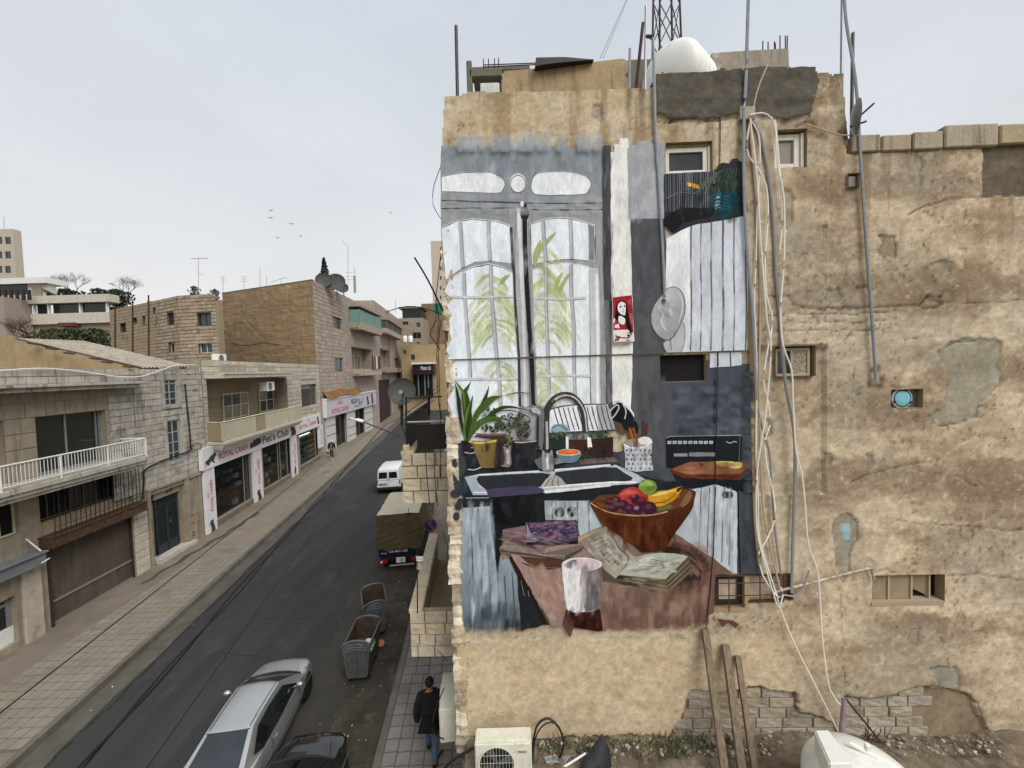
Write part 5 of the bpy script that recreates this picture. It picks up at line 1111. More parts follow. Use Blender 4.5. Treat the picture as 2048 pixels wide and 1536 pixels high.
# casement panes
left_p = G6((112,925),(250,862),(400,845),(540,853),(680,880),(752,912),(772,1250),(560,1222),(420,1232),(300,1292),(150,1400)) + [(887,500)]
right_p = G6((935,890),(1050,852),(1180,832),(1300,840),(1420,868),(1530,902),(1532,1232),(1400,1214),(1260,1208),(1080,1232),(950,1260))
def paneblue(x, y): return tuple(a * (1 + .05 * math.sin(x * .11) * math.sin(y * .09)) for a in lin('dee5e9'))
for q in (left_p, right_p):
    paint([(x, y - 3) for x, y in q], 'cfd1d2'); outline(q, 2.4, cc('4b4b4d')); paint(q, paneblue)
paint(G6((1468,885),(1527,905),(1527,1228),(1474,1218)), '87888b')
lowl = G6((150,1420),(310,1330),(400,1290),(540,1262),(680,1290),(785,1345)) + G7((795,300),(830,620),(835,1090),(700,1400),(180,1400),(150,1300)) + ragL[1:17]
paint([(x, y - 3.4) for x, y in lowl[:6]] + lowl[6:], 'cdcfd2'); outline(lowl[1:9],2.6, cc('47474a'), False); paint(lowl, lambda x, y: tuple(a * (1 + .03 * math.sin(x * .2)) for a in lin('e2e9ee')))
lowr = G6((955,1315),(1080,1278),(1260,1250),(1400,1270),(1532,1312)) + G7((1480,500),(1490,1060),(1080,1080),(1010,1060),(990,620),(960,100))
paint([(x, y - 3) for x, y in lowr[:5]] + lowr[5:], 'cfd0d3'); paint(lowr, 'dfe5e8')
# palm leaves seen through the glass
def palm(x0, y0, x1, y1, ln, n, side=(-1,1)):
    for k in range(n):
        t = RM.random() ** .9; x = x0 + (x1 - x0) * t + RM.uniform(-6,6); y = y0 + (y1 - y0) * t; s = RM.choice(side); l = ln * RM.uniform(.45,1.05) * (.5 + .8 * math.sin(math.pi * min(t + .12,1)))
        q = [(x, y),(x + s * l * .45, y + l * .12),(x + s * l * .8, y + l * .5),(x + s * l, y + l * .95)]
        soft(curve(q, 2), RM.uniform(5,11), cc(RM.choice(['acb184', 'a3a978', 'bcc09a', '9ba170', 'c9ceaf', 'b0ad86', 'd9ddc8', 'dfe4dc'])), RM.uniform(.35,.8))
palm(984,545,1008,790,44,230); palm(1076,480,1075,600,38,45,(1,1)); palm(1092,560,1100,800,48,240); palm(1068,600,1072,800,26,50)
for a in ((1068,540,1090,478),(1085,500,1112,466),(1068,530,1082,480),(1110,585,1125,545),(1118,590,1140,545),(1000,570,1020,550)): stroke(curve([(a[0], a[1]),((a[0] + a[2]) / 2 - 3,(a[1] + a[3]) / 2),(a[2], a[3])]),8, cc('a3aa72'),.5,2)
for k in range(60):
    x = RM.choice((RM.uniform(968,1022), RM.uniform(1072,1132))); y = RM.uniform(600,770); soft([(x, y),(x - 8 + RM.uniform(-4,4), y + 14),(x - 14, y + 30)],4, cc('dfe5da'),.8)
# glazing bars
barc = cc('b6b7ba')
for q in (G6((282,865),(296,1080),(308,1285)), G6((545,855),(548,1050),(560,1222)), G6((1048,855),(1058,1040),(1075,1228)), G6((1300,842),(1308,1040),(1312,1205)), G6((318,1335),(322,1536)) + G7((335,200),(365,620),(372,820)), G6((565,1270),(570,1536)) + G7((590,250),(620,620),(645,860),(655,1080)), G6((1076,1282),(1078,1536)) + G7((1075,120),(1095,620),(1105,970)), G6((1305,1258),(1310,1536)) + G7((1330,300),(1338,700),(1348,1060))):
    stroke([(x + 2, y) for x, y in q],5, cc('8e8f93')); stroke(q, 4.4, barc)
for q in (G7((195,68),(500,72),(785,62)), G7((220,832),(500,828),(820,822)), G7((960,75),(1200,88),(1450,78)), G7((1000,805),(1200,792),(1500,800))): stroke(q, 4.6, cc('c4c6c9'))
paint(G7((1478,-200),(1560,-200),(1640,640),(1645,1070),(1500,1070),(1490,600)), 'c3c4c7'); stroke(G7((1545,-150),(1555,300),(1560,640),(1560,1060)),5, cc('e6e4dc')); paint(G7((1570,-220),(1600,-220),(1640,640),(1640,1070),(1585,1070)), '98999c')
# mullion and bolt pole between the casements
paint(G6((806,745),(930,745),(935,1300)) + G7((960,50),(1000,1080),(845,1080),(825,620),(790,0)), 'a7a6a9'); stroke(G6((825,742),(842,1100),(860,1536)),7, cc('d3d3d4')); stroke(G7((860,0),(880,620),(890,1090)),6, cc('c9c9ca'))
stroke(G6((755,915),(772,1250)) + G6((785,1345),(790,1536)) + G7((800,200),(828,620),(838,1080)),5, cc('3e3e40')); stroke(G7((905,260),(925,620),(935,1080)),5, cc('6f6f72'))
stroke(G6((880,700),(885,1100),(905,1536)) + G7((945,620),(970,1090)),9, cc('232324')); stroke(G6((916,860),(925,1300)) + G7((945,300),(975,640),(985,1060)),3, cc('8a8a8c')); ellipse(*G6((882,790))[0],9,14, '28282a'); ellipse(*G6((857,700))[0],3.5,6, 'e0e0de')
scumble(890,300,1200,340,60,['7d858b', '98a0a6', '8a9298', '767d83'],(12,26),(20,44)); scumble(895,395,1200,435,40,['a4a4a6', '8f8f92', '989a9c'],(8,18),(16,40),0)
for k in range(60): x, y = RM.uniform(900,1190), RM.uniform(450,780); soft([(x, y),(x + 2, y + 14),(x, y + 30)], RM.uniform(8,20), RM.choice(['cfdde4', 'eef2f4', 'd6e0e6']), RM.uniform(.15,.4))
# --- dark strip, white pillar, grey and dark panels
part('painted_pillar')
paint(G6((1598,160),(1676,165),(1680,800),(1685,1536)) + G7((1690,500),(1702,1100),(1640,1080),(1635,600),(1612,0)), '49494c'); paint(G7((1620,100),(1660,100),(1690,640),(1695,1040),(1655,1060)), '6b6b6d')
paint(G6((1676,225),(1705,220),(1712,152),(1752,150),(1762,97),(1836,95),(1850,205),(1840,600),(1842,832),(1862,840),(1866,1200),(1876,1536)) + G7((1880,620),(1888,1160),(1800,1200),(1700,1060),(1688,600),(1680,0)), lambda x, y: tuple(a * (1 - .06 * (1 + math.sin(y * .05 + x * .1))) for a in lin('e8e7e0')))
for k in range(26): x = RM.uniform(1226,1256); y = RM.uniform(340,780); stroke([(x, y),(x + RM.uniform(-2,2), y + 34)], RM.uniform(5,14), cc(RM.choice(['d6d6ca', 'e2e2da', 'd3d4c8', 'ecece8'])),1.5,2)
scumble(1230,300,1254,790,60,['d6d7cb', 'ecece8', 'dadace', 'cbccbe'],(8,18),(30,70),1.57,(.2,.5)); scumble(1207,310,1222,790,30,['38383b', '5c5c60', '707074'],(6,12),(30,60))
part('painted_wall_panel')
paint(jag((1258,292),(1326,288),5,12) + [(1327,350),(1327,441),(1258,441)], 'a0a2a5'); paint([(1253,300),(1262,300),(1262,441),(1256,441)], '9b9da0')
paint([(1259,440),(1326,440),(1330,500),(1330,700),(1325,716),(1266,716)], '515256')
paint([(1266,710),(1325,710),(1420,720),(1500,728)] + [(1503,745),(1498,760),(1506,772),(1497,790),(1503,810),(1508,835),(1500,850),(1510,880),(1505,900),(1511,985)] + [(1330,960),(1262,880),(1262,800)], lambda x, y: tuple(u + (v - u) * min(max((x - 1265) / 120,0),1) for u, v in zip(lin('565759'), lin('464b53'))),1.2)
for k in range(70):
    x = RM.uniform(1330,1490); y = RM.uniform(770,870); stroke([(x, y),(x + RM.uniform(8,26), y + RM.uniform(-3,3))], RM.uniform(4,12), cc(RM.choice(['4d525b', '41454d', '525760', '3c4048', '494f58'])),1,2)
for q in ([(1428,762),(1427,868)],): stroke(q, 3.4, cc('26282c'))
scumble(1270,450,1322,705,50,['48494d', '5d5e62', '55565a'],(12,24),(30,60),1.57,(.3,.6)); scumble(1275,770,1330,870,30,['4a4b4e', '5f6063', '505154'],(12,24),(30,60)); scumble(1340,775,1490,890,110,['3b3f47', '555b65', '484d56', '31353c', '5d636d'],(10,22),(16,40),0,(.3,.65)); scumble(1262,300,1322,436,34,['94969a', 'adafb2', '9fa1a4'],(12,24),(26,50))
# --- cup cabinet with boards
part('painted_cupboard')
paint(G8((605,370),(830,250),(1110,205),(1337,160),(1348,800),(1345,1400),(800,1430),(600,1440)), 'c4c9d1')
paint(G8((605,370),(832,250),(835,800),(820,1420),(600,1440),(598,900)), lambda x, y: lin('e6e7e8') if y < 600 else lin('d3d4d6'))
for k in range(24): x = RM.uniform(1334,1370); y = RM.uniform(500,640); stroke([(x, y),(x + RM.uniform(-4,4), y + 24)], RM.uniform(5,12), cc(RM.choice(['d6d8da', 'ececec', 'd3d5d7'])),1.4,2)
for x, w_ in ((833,3.4),(925,2.8),(1020,3),(1128,4.2),(1230,3),(1340,3)): stroke(curve(G8((x, 245 - (x - 830) * .17),(x - 4,600),(x + 3,1000),(x - 6,1405))), w_, cc('66676c'))
paint(K1((1012,25),(1312,12),(1312,140),(1016,166)), 'c6cad1')
for x in (1090,1205): stroke(K1((x, 22),(x + 4,150)),3, cc('57585c'))
scumble(1380,480,1480,690,60,['b4bac3', 'd0d5dc', 'c0c6ce'],(6,14),(24,60),1.57,(.25,.55)); scumble(1334,500,1374,690,40,['d2d4d7', 'f2f2f2', 'bfc2c6'],(8,18),(24,60),1.57,(.3,.6))
# --- pans
part('painted_pan')
pb = curve(G8((640,1310),(690,1250),(745,1140),(775,1200),(770,1330),(735,1415),(620,1428),(575,1335),(640,1310)),3); paint(pb, 'b2b4b8'); outline(pb, 1.6, cc('77787b')); stroke(G8((640,1300),(650,1400)),2, cc('6c6d70'))
pa_ = curve(G8((612,832),(680,815),(745,860),(775,950),(772,1060),(740,1150),(690,1245),(630,1302),(560,1292),(490,1212),(463,1110),(482,1010),(540,920),(612,832)),3); paint(pa_, grad('b9b9ba', '8f8f91', (1300,600),(1365,680))); outline(pa_, 1.8, cc('5f5f62'))
paint(curve(G8((545,930),(612,900),(600,1000),(572,1100),(530,1180),(480,1150),(473,1060),(545,930)),3), 'a3a3a5'); stroke(curve(G8((612,900),(600,1000),(560,1130),(590,1200),(640,1230))),4, cc('c8c8c9'),.5,2); stroke(curve(G8((700,1200),(745,1060),(750,940),(700,850))),3, cc('cdcdce'),.5,2); ellipse(*G8((580,955))[0],5,6, '2c241c')
for k in range(26): t = RM.uniform(0,6.28); x, y = 1333 + 22 * math.cos(t) * RM.random(),628 + 40 * math.sin(t) * RM.random(); soft([(x - 8, y - 8),(x, y),(x + 7, y + 9)], RM.uniform(6,14), RM.choice(['8b8b8d', 'bfbfc0', '7a7a7c', 'cccccd', '989899']), RM.uniform(.3,.7))
# --- slatted plant box with teal pot
part('painted_plant_box')
paint(K8((195,632),(600,590),(990,560),(1005,500),(1080,455),(1180,470),(1230,400),(1300,392),(1340,430),(1400,460),(1425,560),(1440,900),(1470,1190),(1430,1255),(1250,1290),(1080,1335),(860,1350),(600,1420),(345,1530),(190,1400)), '2d3036', 1.2)
for k in range(25): x = 225 + k * 33 + RM.uniform(-6,6); stroke(K8((x, 625 - k * 2),(x + 5,880),(x + 3,1130 + (70 if x < 430 else 10))), RM.uniform(1., 2.2), cc(RM.choice(['6b6f76', '565a61', '7d8087'])),.4)
for k in range(7): x = 1100 + k * 48; stroke(K8((x, 540),(x + 6,700)),1.2, cc('585c62'))
stroke(K8((225,1000),(410,905),(700,925)),1.6, cc('6d7077')); paint(K8((190,1300),(445,1145),(960,1150),(950,1240),(860,1290),(480,1375),(330,1525),(190,1400)), '1b1c1d'); stroke(K8((450,1150),(490,1370)),2, cc('34363a'))
paint(K8((940,925),(1000,900),(1350,900),(1330,1050),(1300,1250),(1080,1330),(1060,1200),(965,1190)), '11434d'); paint(K8((940,925),(1075,905),(1070,1180),(965,1195)), '176a76')
for y in (1000,1060,1110,1150): stroke(curve(K8((965, y + 8),(1010, y - 18),(1055, y - 6))),4, cc('b7dadb'),.4,2)
for k in range(5): stroke(K8((1090,960 + 50 * k),(1190,975 + 50 * k)),1.6, cc('2c6e78'))
for k in range(46):
    x, y = RM.uniform(950,1320), RM.uniform(640,900); a = RM.uniform(-2.4,-.7); l = RM.uniform(60,150); stroke(K8((x, y + 60),(x + l * .5 * math.cos(a), y + l * .5 * math.sin(a)),(x + l * math.cos(a), y + l * math.sin(a) + 30)), RM.uniform(3,9), cc(RM.choice(['21332a', '2c4031', '1b2420', '3a4a38', '263a2e'])),.5,2)
for a in ([(960,640),(820,760),(720,900),(710,975)],[(1000,620),(900,740),(840,880),(800,935)],[(720,800),(800,760),(900,700),(1080,570)]): stroke(curve(K8(*a)),7, cc('55604e'),.5,2)
for k in range(26): x = RM.uniform(560,720); ellipse(*K8((x, 790 + (x - 560) * .28 + RM.uniform(-28,24)))[0], RM.uniform(1.5,3.2), RM.uniform(1.5,2.6), RM.choice(['c9962f', 'b98427', 'd9ac4a', 'a87a2a']), n=7)
scumble(1345,380,1480,440,30,['1d1f22', '3c4047', '272a2e'],(8,16),(14,34)); scumble(1390,385,1480,430,24,['0f3b44', '1c2a26', '16231c'],(8,18),(12,26))
# --- counter, sink and cupboard doors
part('painted_counter')
paint(K2((165,860),(300,858),(310,1500),(215,1490),(180,1420),(150,1250),(140,1000)), '353b42', 1)
paint(K2((262,850),(1180,850),(1260,900),(2300,1000)) + [(1330,940),(1430,950),(1512,985),(1512,1030),(1300,1030),(940,1010),(926,990)], '212226', 1)
paint(K2((1690,1040),(2300,960),(2420,1040),(2300,1120),(1660,1180),(1380,1200)), '3a3d43'); paint(K2((1660,1075),(2080,1045),(2150,1100),(1700,1135)), '6b5d57')
paint([(1240,905),(1262,900),(1340,940),(1350,960),(1330,962),(1240,940)], '474b52')
scumble(930,905,1320,985,60,['17181b', '2c2e33', '34373d', '1d1f22'],(10,20),(20,50),0,(.3,.6)); scumble(912,885,935,980,20,['2b3036', '444b53'],(8,14),(20,40))
part('painted_sink')
rim = K2((300,1285),(450,1250),(1200,1215),(1390,1212),(2060,1150)) + K1((140,1062),(330,1148),(440,1212),(330,1240),(0,1265)) + K2((1260,1470),(560,1500),(400,1500)); paint(rim, 'b4bac0')
paint(K2((470,1268),(1230,1232),(1330,1250),(1215,1400),(560,1440),(470,1370),(440,1310)), '2b2d32'); paint(K2((1390,1225),(1960,1165)) + K1((150,1090),(300,1185),(285,1212),(0,1238)) + K2((1530,1385),(1370,1300)), '2e3136')
paint(K2((300,1285),(445,1275),(430,1330),(480,1400),(560,1440),(570,1495),(400,1500)), '9ba6ae'); stroke(K2((400,1465),(570,1470)),2, cc('d5dade')); stroke(K2((1230,1405),(1700,1370),(2048,1345)) + K1((330,1225)),3.2, cc('e8e8e6')); stroke(K2((1262,1462),(1700,1425),(2048,1375)),6, cc('dcdcda')); stroke(K2((470,1255),(1200,1212)),3, cc('cfd3d6')); stroke(K2((1380,1200),(2048,1140)),4, cc('dadada')); paint(K2((1262,1480),(2060,1395)) + K1((300,1262),(30,1330),(-100,1350)) + K2((1262,1560)), '202226')
hump = curve(K2((1208,1402),(1250,1340),(1300,1285),(1365,1258),(1440,1285),(1530,1382)),4); paint(hump, '9c978d')
for k in range(6): stroke(curve(K2((1230 + k * 40,1398),(1290 + k * 24,1320 - k * 2),(1370 + k * 10,1272 + k * 14))),1.6, cc('6e6a62' if k % 2 else 'c4c0b4'))
part('painted_cloth')
paint(K3((435,132),(700,100),(885,95),(972,130),(960,162),(450,207)), '463f58')
for k in range(22): x = RM.uniform(460,930); stroke(K3((x, 150 + RM.uniform(-22,30) - (x - 460) * .06),(x + 60,145 + RM.uniform(-20,20) - (x - 460) * .06)),3, cc(RM.choice(['3a3450', '5a4f6c', '544862', '2f2b44'])),.8,2)
part('painted_cupboard_doors')
paint(K3((215,300),(465,284),(490,640),(530,800),(640,770),(725,930),(748,1445),(700,1410),(560,1395),(420,1420),(310,1405),(220,1390),(195,900)), grad('a5b0b7', '5d666e', (930,1010),(930,1255)),1.1)
for k in range(60):
    x = RM.uniform(225,690); y = RM.uniform(330,1330)
    if x > 460 and y < 860: continue
    stroke(K3((x, y),(x + 4, y + RM.uniform(60,140))), RM.uniform(4,9), cc(RM.choice(['9faab1', 'aab4ba', '8d979e', '7d878f']) if y < 900 else RM.choice(['7d878f', '6a737b', '8c969d', '59626a'])),1,2)
for x0, x1, y0, y1 in ((285,320,300,1390),(355,405,300,1400),(440,480,640,1380),(535,545,900,1140),(600,620,930,1380),(670,700,900,1400)): stroke(curve(K3((x0, y0),((x0 + x1) / 2 + 4,(y0 + y1) / 2),(x1, y1))),2.2, cc('3f464d'))
paint(K3((455,205),(972,165),(985,420),(800,425),(790,470),(590,495),(575,660),(550,830),(545,890),(530,900),(520,800),(480,560),(468,300)), '191a1c'); stroke(K3((540,800),(540,900)),4, cc('191a1c'))
paint(K3((215,205),(455,208),(465,285),(220,300)), '24272b'); stroke(K3((240,208),(455,206)),1.6, cc('8b949b'))
paint(K3((970,232),(1380,235),(1500,470),(1300,560),(1270,412),(980,412)), grad('8f969b', 'b3bcc2', (1090,1000),(1190,1060)))
for x in (1040,1160,1275,1380): stroke(K3((x, 240),(x + 6,405 if x < 1200 else 530)),2, cc('4a5056'))
for x, y in ((1112,340),(1225,335)): ellipse(*K3((x, y))[0],10.5,10.5, '3b4046'); ellipse(*K3((x, y + 3))[0],8.6,8.6, '1a1c1e')
paint(K3((640,745),(700,760),(1000,1375),(940,1390),(900,1410),(800,1420),(755,1445),(722,930)), '1f2226', 1.4)
paint(K4((925,595),(1090,170),(1300,122),(1480,180),(1502,200),(1500,925),(1450,918),(1290,792)), grad('a9b0b6', 'b9c0c6', (1350,1000),(1460,1000)))
for x in (1170,1245,1300,1375,1440): stroke(curve(K4((x + 8,150),(x - 6,480),(x - 14,720 + (x - 1170) * .5))),2.2, cc('4b5157'))
for k in range(18): x = RM.uniform(1120,1280); stroke(K4((x, RM.uniform(190,600)),(x - 5, RM.uniform(640,700))), RM.uniform(4,9), cc(RM.choice(['98a0a6', 'a9b1b7', '8b9298'])),1,2)
for dx in (0,38): ellipse(*K4((1395 + dx, 220))[0],7,7.5, '1c1d20')
stroke(K4((1170,170),(1290,240),(1380,340),(1500,370)),1.2, cc('cdd2d6')); paint(K4((1502,175),(1690,242),(1722,930),(1512,930)), '41464c'); stroke(K4((1505,170),(1525,925)),3.4, cc('18191b'))
scumble(935,1015,1005,1245,90,['8a949b', 'b2bcc2', '6b757c', '9aa5ac'],(6,14),(30,70),1.57,(.3,.6), lambda x, y: x < 985 or y > 1150); scumble(935,1215,1035,1250,40,['3f464d', '565f66', '2f353a'],(8,18),(20,50)); scumble(1380,985,1465,1130,60,['8f979d', 'c6ccd1', '7b838a', 'a7afb5'],(6,13),(30,60),1.57,(.3,.6), lambda x, y: y < 1060 + (x - 1380) * .8 and y > 985 - abs(x - 1425) * .3); scumble(1482,1000,1510,1135,24,['363a40', '4d5259'],(8,16),(24,50)); scumble(1100,1004,1180,1032,20,['7b838a', 'c2c9ce'],(6,12),(14,30)); scumble(990,1000,1080,1040,24,['0f1012', '2a2b2e'],(12,22),(20,40))
# --- things on the counter
part('painted_board_with_limes')
paint(K1((750,1195),(1300,1205),(1450,1080),(1462,1370),(1285,1290),(1080,1240),(870,1285),(760,1235)), '1a1b1f')
paint(K1((652,1112),(740,1070),(840,1035),(1060,1030),(1450,1028),(1435,1062),(1300,1160),(1300,1202),(760,1185),(660,1142)), '5a2c1c'); paint(K1((656,1108),(740,1070),(840,1036),(1060,1030),(1448,1030),(1300,1145),(1000,1150),(760,1138)), '81543c'); stroke(K1((770,1160),(1100,1175),(1290,1170)),4, cc('4a2015'),.6,2)
paint(K1((915,1045),(960,1060),(998,1095),(975,1135),(950,1115)), '25211f')
paint(curve(K1((1058,1000),(1120,988),(1190,1000),(1192,1040),(1160,1065),(1120,1070),(1062,1050),(1058,1000)),3), 'a9ab55'); ellipse(*K1((1125,1012))[0],14,6, 'cfcf86'); ellipse(*K1((1210,1052))[0],7,7, 'c7c873'); paint(curve(K1((1190,1085),(1245,1040),(1308,1048),(1305,1085),(1250,1102),(1190,1085)),3), 'c9c96f'); stroke(K1((1240,1105),(1340,1095)),5, cc('2a2018'),.6,2)
scumble(1370,925,1480,945,30,['94634a', '6d4330', 'a57457'],(5,10),(20,50),.02); scumble(1375,950,1470,955,16,['3e1a10', '6b3723'],(5,9),(20,44),.03)
part('painted_toaster')
paint(K1((612,815),(640,800),(1310,790),(1300,1032),(840,1034),(660,1092),(617,1082)), '1c1e22')
for k in range(9): x, y = K1((640 + k * 48,856))[0]; paint([(x - 4, y - 3),(x + 3.6, y - 3),(x + 3.6, y + 3),(x - 4, y + 3)], 'aeb1b3', .5); ellipse(x, y, 1.3,1.2, '3a3c40', n=6)
paint(K1((680,958),(803,958),(806,985),(680,985)), '85888c'); paint(K1((820,950),(1070,950),(1070,986),(820,986)), '77797d')
stroke(K1((612,815),(640,800),(1310,790)),1.6, cc('8d9094')); stroke(K1((1290,800),(1285,1030)),2, cc('55585c')); stroke(curve(K1((1165,850),(1200,862),(1235,848),(1262,855))),2, cc('9a9c9f'))
part('painted_utensil_jar')
for q, c_, w_ in (((250,730,320,885), '6b3c22', 9),((300,730,350,880), 'a0683a', 6),((285,740,335,890), '4d2a18', 4),((402,660,398,800), '5a2a22', 4),((432,672,425,790), '5a2a22', 3)): stroke(K1(q[:2], q[2:]), w_, cc(c_))
paint(K1((100,650),(190,660),(230,780),(200,790),(130,720)), '5d4733'); paint(curve(K1((75,625),(90,560),(130,505),(190,490),(255,540),(310,610),(305,645),(230,688),(120,652),(75,625)),3), '17171a'); stroke(curve(K1((75,625),(95,560),(150,510),(170,540),(120,620),(80,635))),2.6, cc('b9babc')); stroke(curve(K1((105,475),(165,468),(235,510),(300,590),(308,625))),5, cc('d9d9d9'),.5,2); stroke(curve(K1((195,480),(235,560),(225,640))),2.6, cc('b4b4b6')); paint(curve(K1((190,680),(240,640),(330,660),(350,740),(330,780),(230,740),(190,680)),3), '1d1c1d')
paint(K1((213,870),(480,840),(470,1000),(488,1112),(340,1130),(228,1108),(226,960)), 'b9bcc0'); ellipse(*K1((346,862))[0],29,9, '8f8983'); ellipse(*K1((410,840))[0],14,8, 'ded6d0'); outline(curve(K1((213,870),(280,905),(400,900),(480,850)),4),2.4, cc('e6e6e6'), False)
for r_ in range(5):
    for k in range(6): ellipse(*K1((245 + k * 42 + (r_ % 2) * 12,930 + r_ * 42))[0],2,2.2, '3c3f44', n=7)
for x in (330,395): stroke(K1((x, 915),(x + 5,1110)),3, cc('e2e3e4'))
stroke(K1((300,720),(350,885)),5, cc('7c4a2c')); stroke(K1((270,725),(320,885)),4, cc('96603a'))
part('painted_dish_rack')
paint(G7((1108,1112),(1300,1072),(1640,1060),(1655,1080),(1720,1300),(1100,1335)), 'dfe1e3'); paint(G7((1540,1062),(1650,1062),(1720,1300),(1570,1305)), 'a2a4a8')
for k in range(12): x = 1150 + k * 44; stroke(curve(G7((x, 1098 - k * 2),(x + 26,1190),(x + 60,1300))),2.4, cc('4c4e52'))
stroke(curve(G7((1108,1112),(1300,1072),(1640,1060))),2.4, cc('55575b')); stroke(G7((1100,1330),(1400,1316),(1720,1300)),2.6, cc('3c3e42')); paint(curve(K2((1322,745),(1350,670),(1440,638),(1520,668),(1562,742),(1322,745)),3), '88a3aa'); stroke(curve(K2((1350,700),(1430,660),(1530,720))),2.4, cc('4f6a72'))
part('painted_potted_plants')
paint(K2((290,875),(390,868),(460,935),(500,1165),(470,1190),(330,1205)), '222326'); outline(curve(K2((300,985),(380,998),(450,970),(450,935),(380,928)),3),2, cc('b9bbbd'), False); stroke(curve(K2((340,1190),(420,1195),(495,1165))),2.2, cc('b9bbbd'))
paint(K2((410,762),(560,772),(812,768),(795,1000),(690,1160),(650,1172),(680,845),(430,800)), '42302b'); stroke(K2((415,765),(560,776),(800,768)),4, cc('7a5a50')); paint(K2((365,850),(682,842),(650,1172),(500,1172),(430,1000)), grad('8c7745', '6a5834', (940,880),(995,900))); stroke(curve(K2((350,850),(420,872),(560,868),(684,845))),4, cc('cdb24a')); stroke(curve(K2((330,840),(390,790),(440,770))),3, cc('d8cfc0'))
for pts, c_ in (([(895,860),(1175,848),(1160,1072),(930,1066)], '27262a'),([(1300,800),(1512,790),(1510,952),(1320,945)], '28302c'),([(1540,832),(1772,830),(1792,1042),(1560,1045)], '3f2a24'),([(1808,822),(2080,800),(2075,1042),(1830,1035)], '332420')): paint(K2(*pts), c_); stroke(K2(pts[0], pts[1]),1.6, cc('6d5a52'))
stroke(curve(K2((900,862),(1000,868),(1170,848))),2.2, cc('b9b4b2')); paint(K2((1512,800),(1545,800),(1545,945),(1512,950)), 'e3e3e1'); paint(K2((1770,800),(1812,800),(1830,920),(1775,925)), 'e3e3e1')
for x in (940,1030,1070): stroke(K2((x, 880),(x + 6,1060)),4, cc('4a3f44'),.5,2)
paint(K2((735,930),(860,890),(850,1000),(862,1120),(835,1165),(740,1155),(720,1050)), '857a75'); stroke(K2((760,940),(755,1140)),5, cc('4a403c')); stroke(K2((815,960),(820,1120)),6, cc('c9bfba')); paint(K2((700,870),(760,860),(740,1160),(690,1160)), '2a2523')
def bush(cx, cy, rx, ry, n, cols):
    for k in range(n):
        a = RM.uniform(0,6.28); r_ = math.sqrt(RM.random()); ellipse(cx + rx * r_ * math.cos(a), cy + ry * r_ * math.sin(a), RM.uniform(1.3,4), RM.uniform(1.2,3), RM.choice(cols), RM.uniform(0,3), n=6)
dk_ = ['2f3326', '3d4230', '4f543d', '24271d', '5c5f48', '6c6a55']
bush(*K2((620,690))[0],28,9,50,['2b3320', '3d4a28', '222819', '55643a']); bush(*K2((880,640))[0],34,20,110, dk_); bush(*K2((1000,740))[0],15,16,60, dk_); bush(*K2((600,520))[0],15,12,24,['2f3a20', '3f4c2a']); bush(*K2((820,850))[0],10,12,22, dk_); bush(*K2((1400,780))[0],18,7,26,['3c4a38', '55634a', '2b332a']); bush(*K2((1930,780))[0],22,8,34,['33402e', '4a583e', '262c22']); bush(*K2((1680,790))[0],14,5,12,['4a563e'])
for k in range(12): a = RM.uniform(2.6,6.6); x, y = K2((870,690))[0]; stroke(curve([(x, y),(x + 18 * math.cos(a), y - abs(14 * math.sin(a)) - 6),(x + 34 * math.cos(a), y - abs(20 * math.sin(a)))]),1.2, cc('454636'),.4)
def leaf(pts, w_, c_): stroke(curve(K2(*pts),4), w_ * .85, cc(c_, .62),.4,2)
for pts, w_, c_ in (([(310,870),(250,560),(225,330),(183,150)],9, '2c3d1e'),([(320,860),(310,560),(290,300),(330,220),(378,138)],10, '47602a'),([(300,470),(285,280),(230,190),(182,126)],6, '6f8a3c'),([(330,850),(370,600),(330,330),(318,250)],10, '3c5424'),([(340,850),(420,620),(520,400),(560,310),(595,180)],9, '344a22'),([(345,850),(430,560),(560,400),(640,340),(742,312)],17, '55712e'),([(350,840),(440,660),(590,560),(690,480),(830,440),(1100,490)],10, '3d5226'),([(350,850),(480,640),(600,590),(700,600),(775,672)],11, '4b672b'),([(340,860),(400,700),(520,610),(620,580),(760,570)],14, '587634'),([(320,860),(340,700),(350,560),(400,310)],12, '334a20'),([(300,860),(295,700),(330,520),(400,300)],6, '6b8840'),([(740,312),(860,285),(980,270),(1130,292)],3, '6b5a3a'),([(480,560),(640,500),(880,490),(1060,560),(1090,620)],2.4, '33402a')): leaf(pts, w_, c_)
part('painted_tap')
fc_ = curve(G7((1085,1480),(1082,1200),(1098,1090),(1165,1005),(1260,975),(1350,1010),(1420,1120),(1445,1310)),5); stroke(fc_, 12.5, cc('3a3737')); stroke([(x + 2.5, y + 1) for x, y in fc_[14:]],2.8, cc('bdbdbc')); stroke(G7((1085,1220),(1092,1480)),5, cc('a6a6a5')); stroke(curve(G7((1130,1040),(1180,990),(1260,965))),3, cc('6d6a6a'))
stroke(curve(G7((940,1100),(990,1105),(1030,1140),(1025,1380),(1015,1480))),13, cc('6f7072')); stroke(G7((1005,1170),(1000,1470)),4, cc('2d2d2f')); paint(K2((1095,460),(1150,440),(1215,490),(1210,535),(1120,510)), 'a9aaab')
paint(K2((1228,960),(1350,958),(1372,1100),(1362,1200),(1300,1215),(1230,1200),(1222,1050)), '8f9192'); stroke(K2((1290,1000),(1295,1190)),5, cc('d3d4d4')); paint(K2((1250,955),(1330,955),(1325,990),(1260,990)), '2a2a2c'); paint(K2((1130,1080),(1220,1040),(1235,1190),(1190,1180)), '5c5e60'); paint(K2((1370,1050),(1500,1060),(1520,1100),(1380,1130)), '7d8082')
part('painted_orange_bowl')
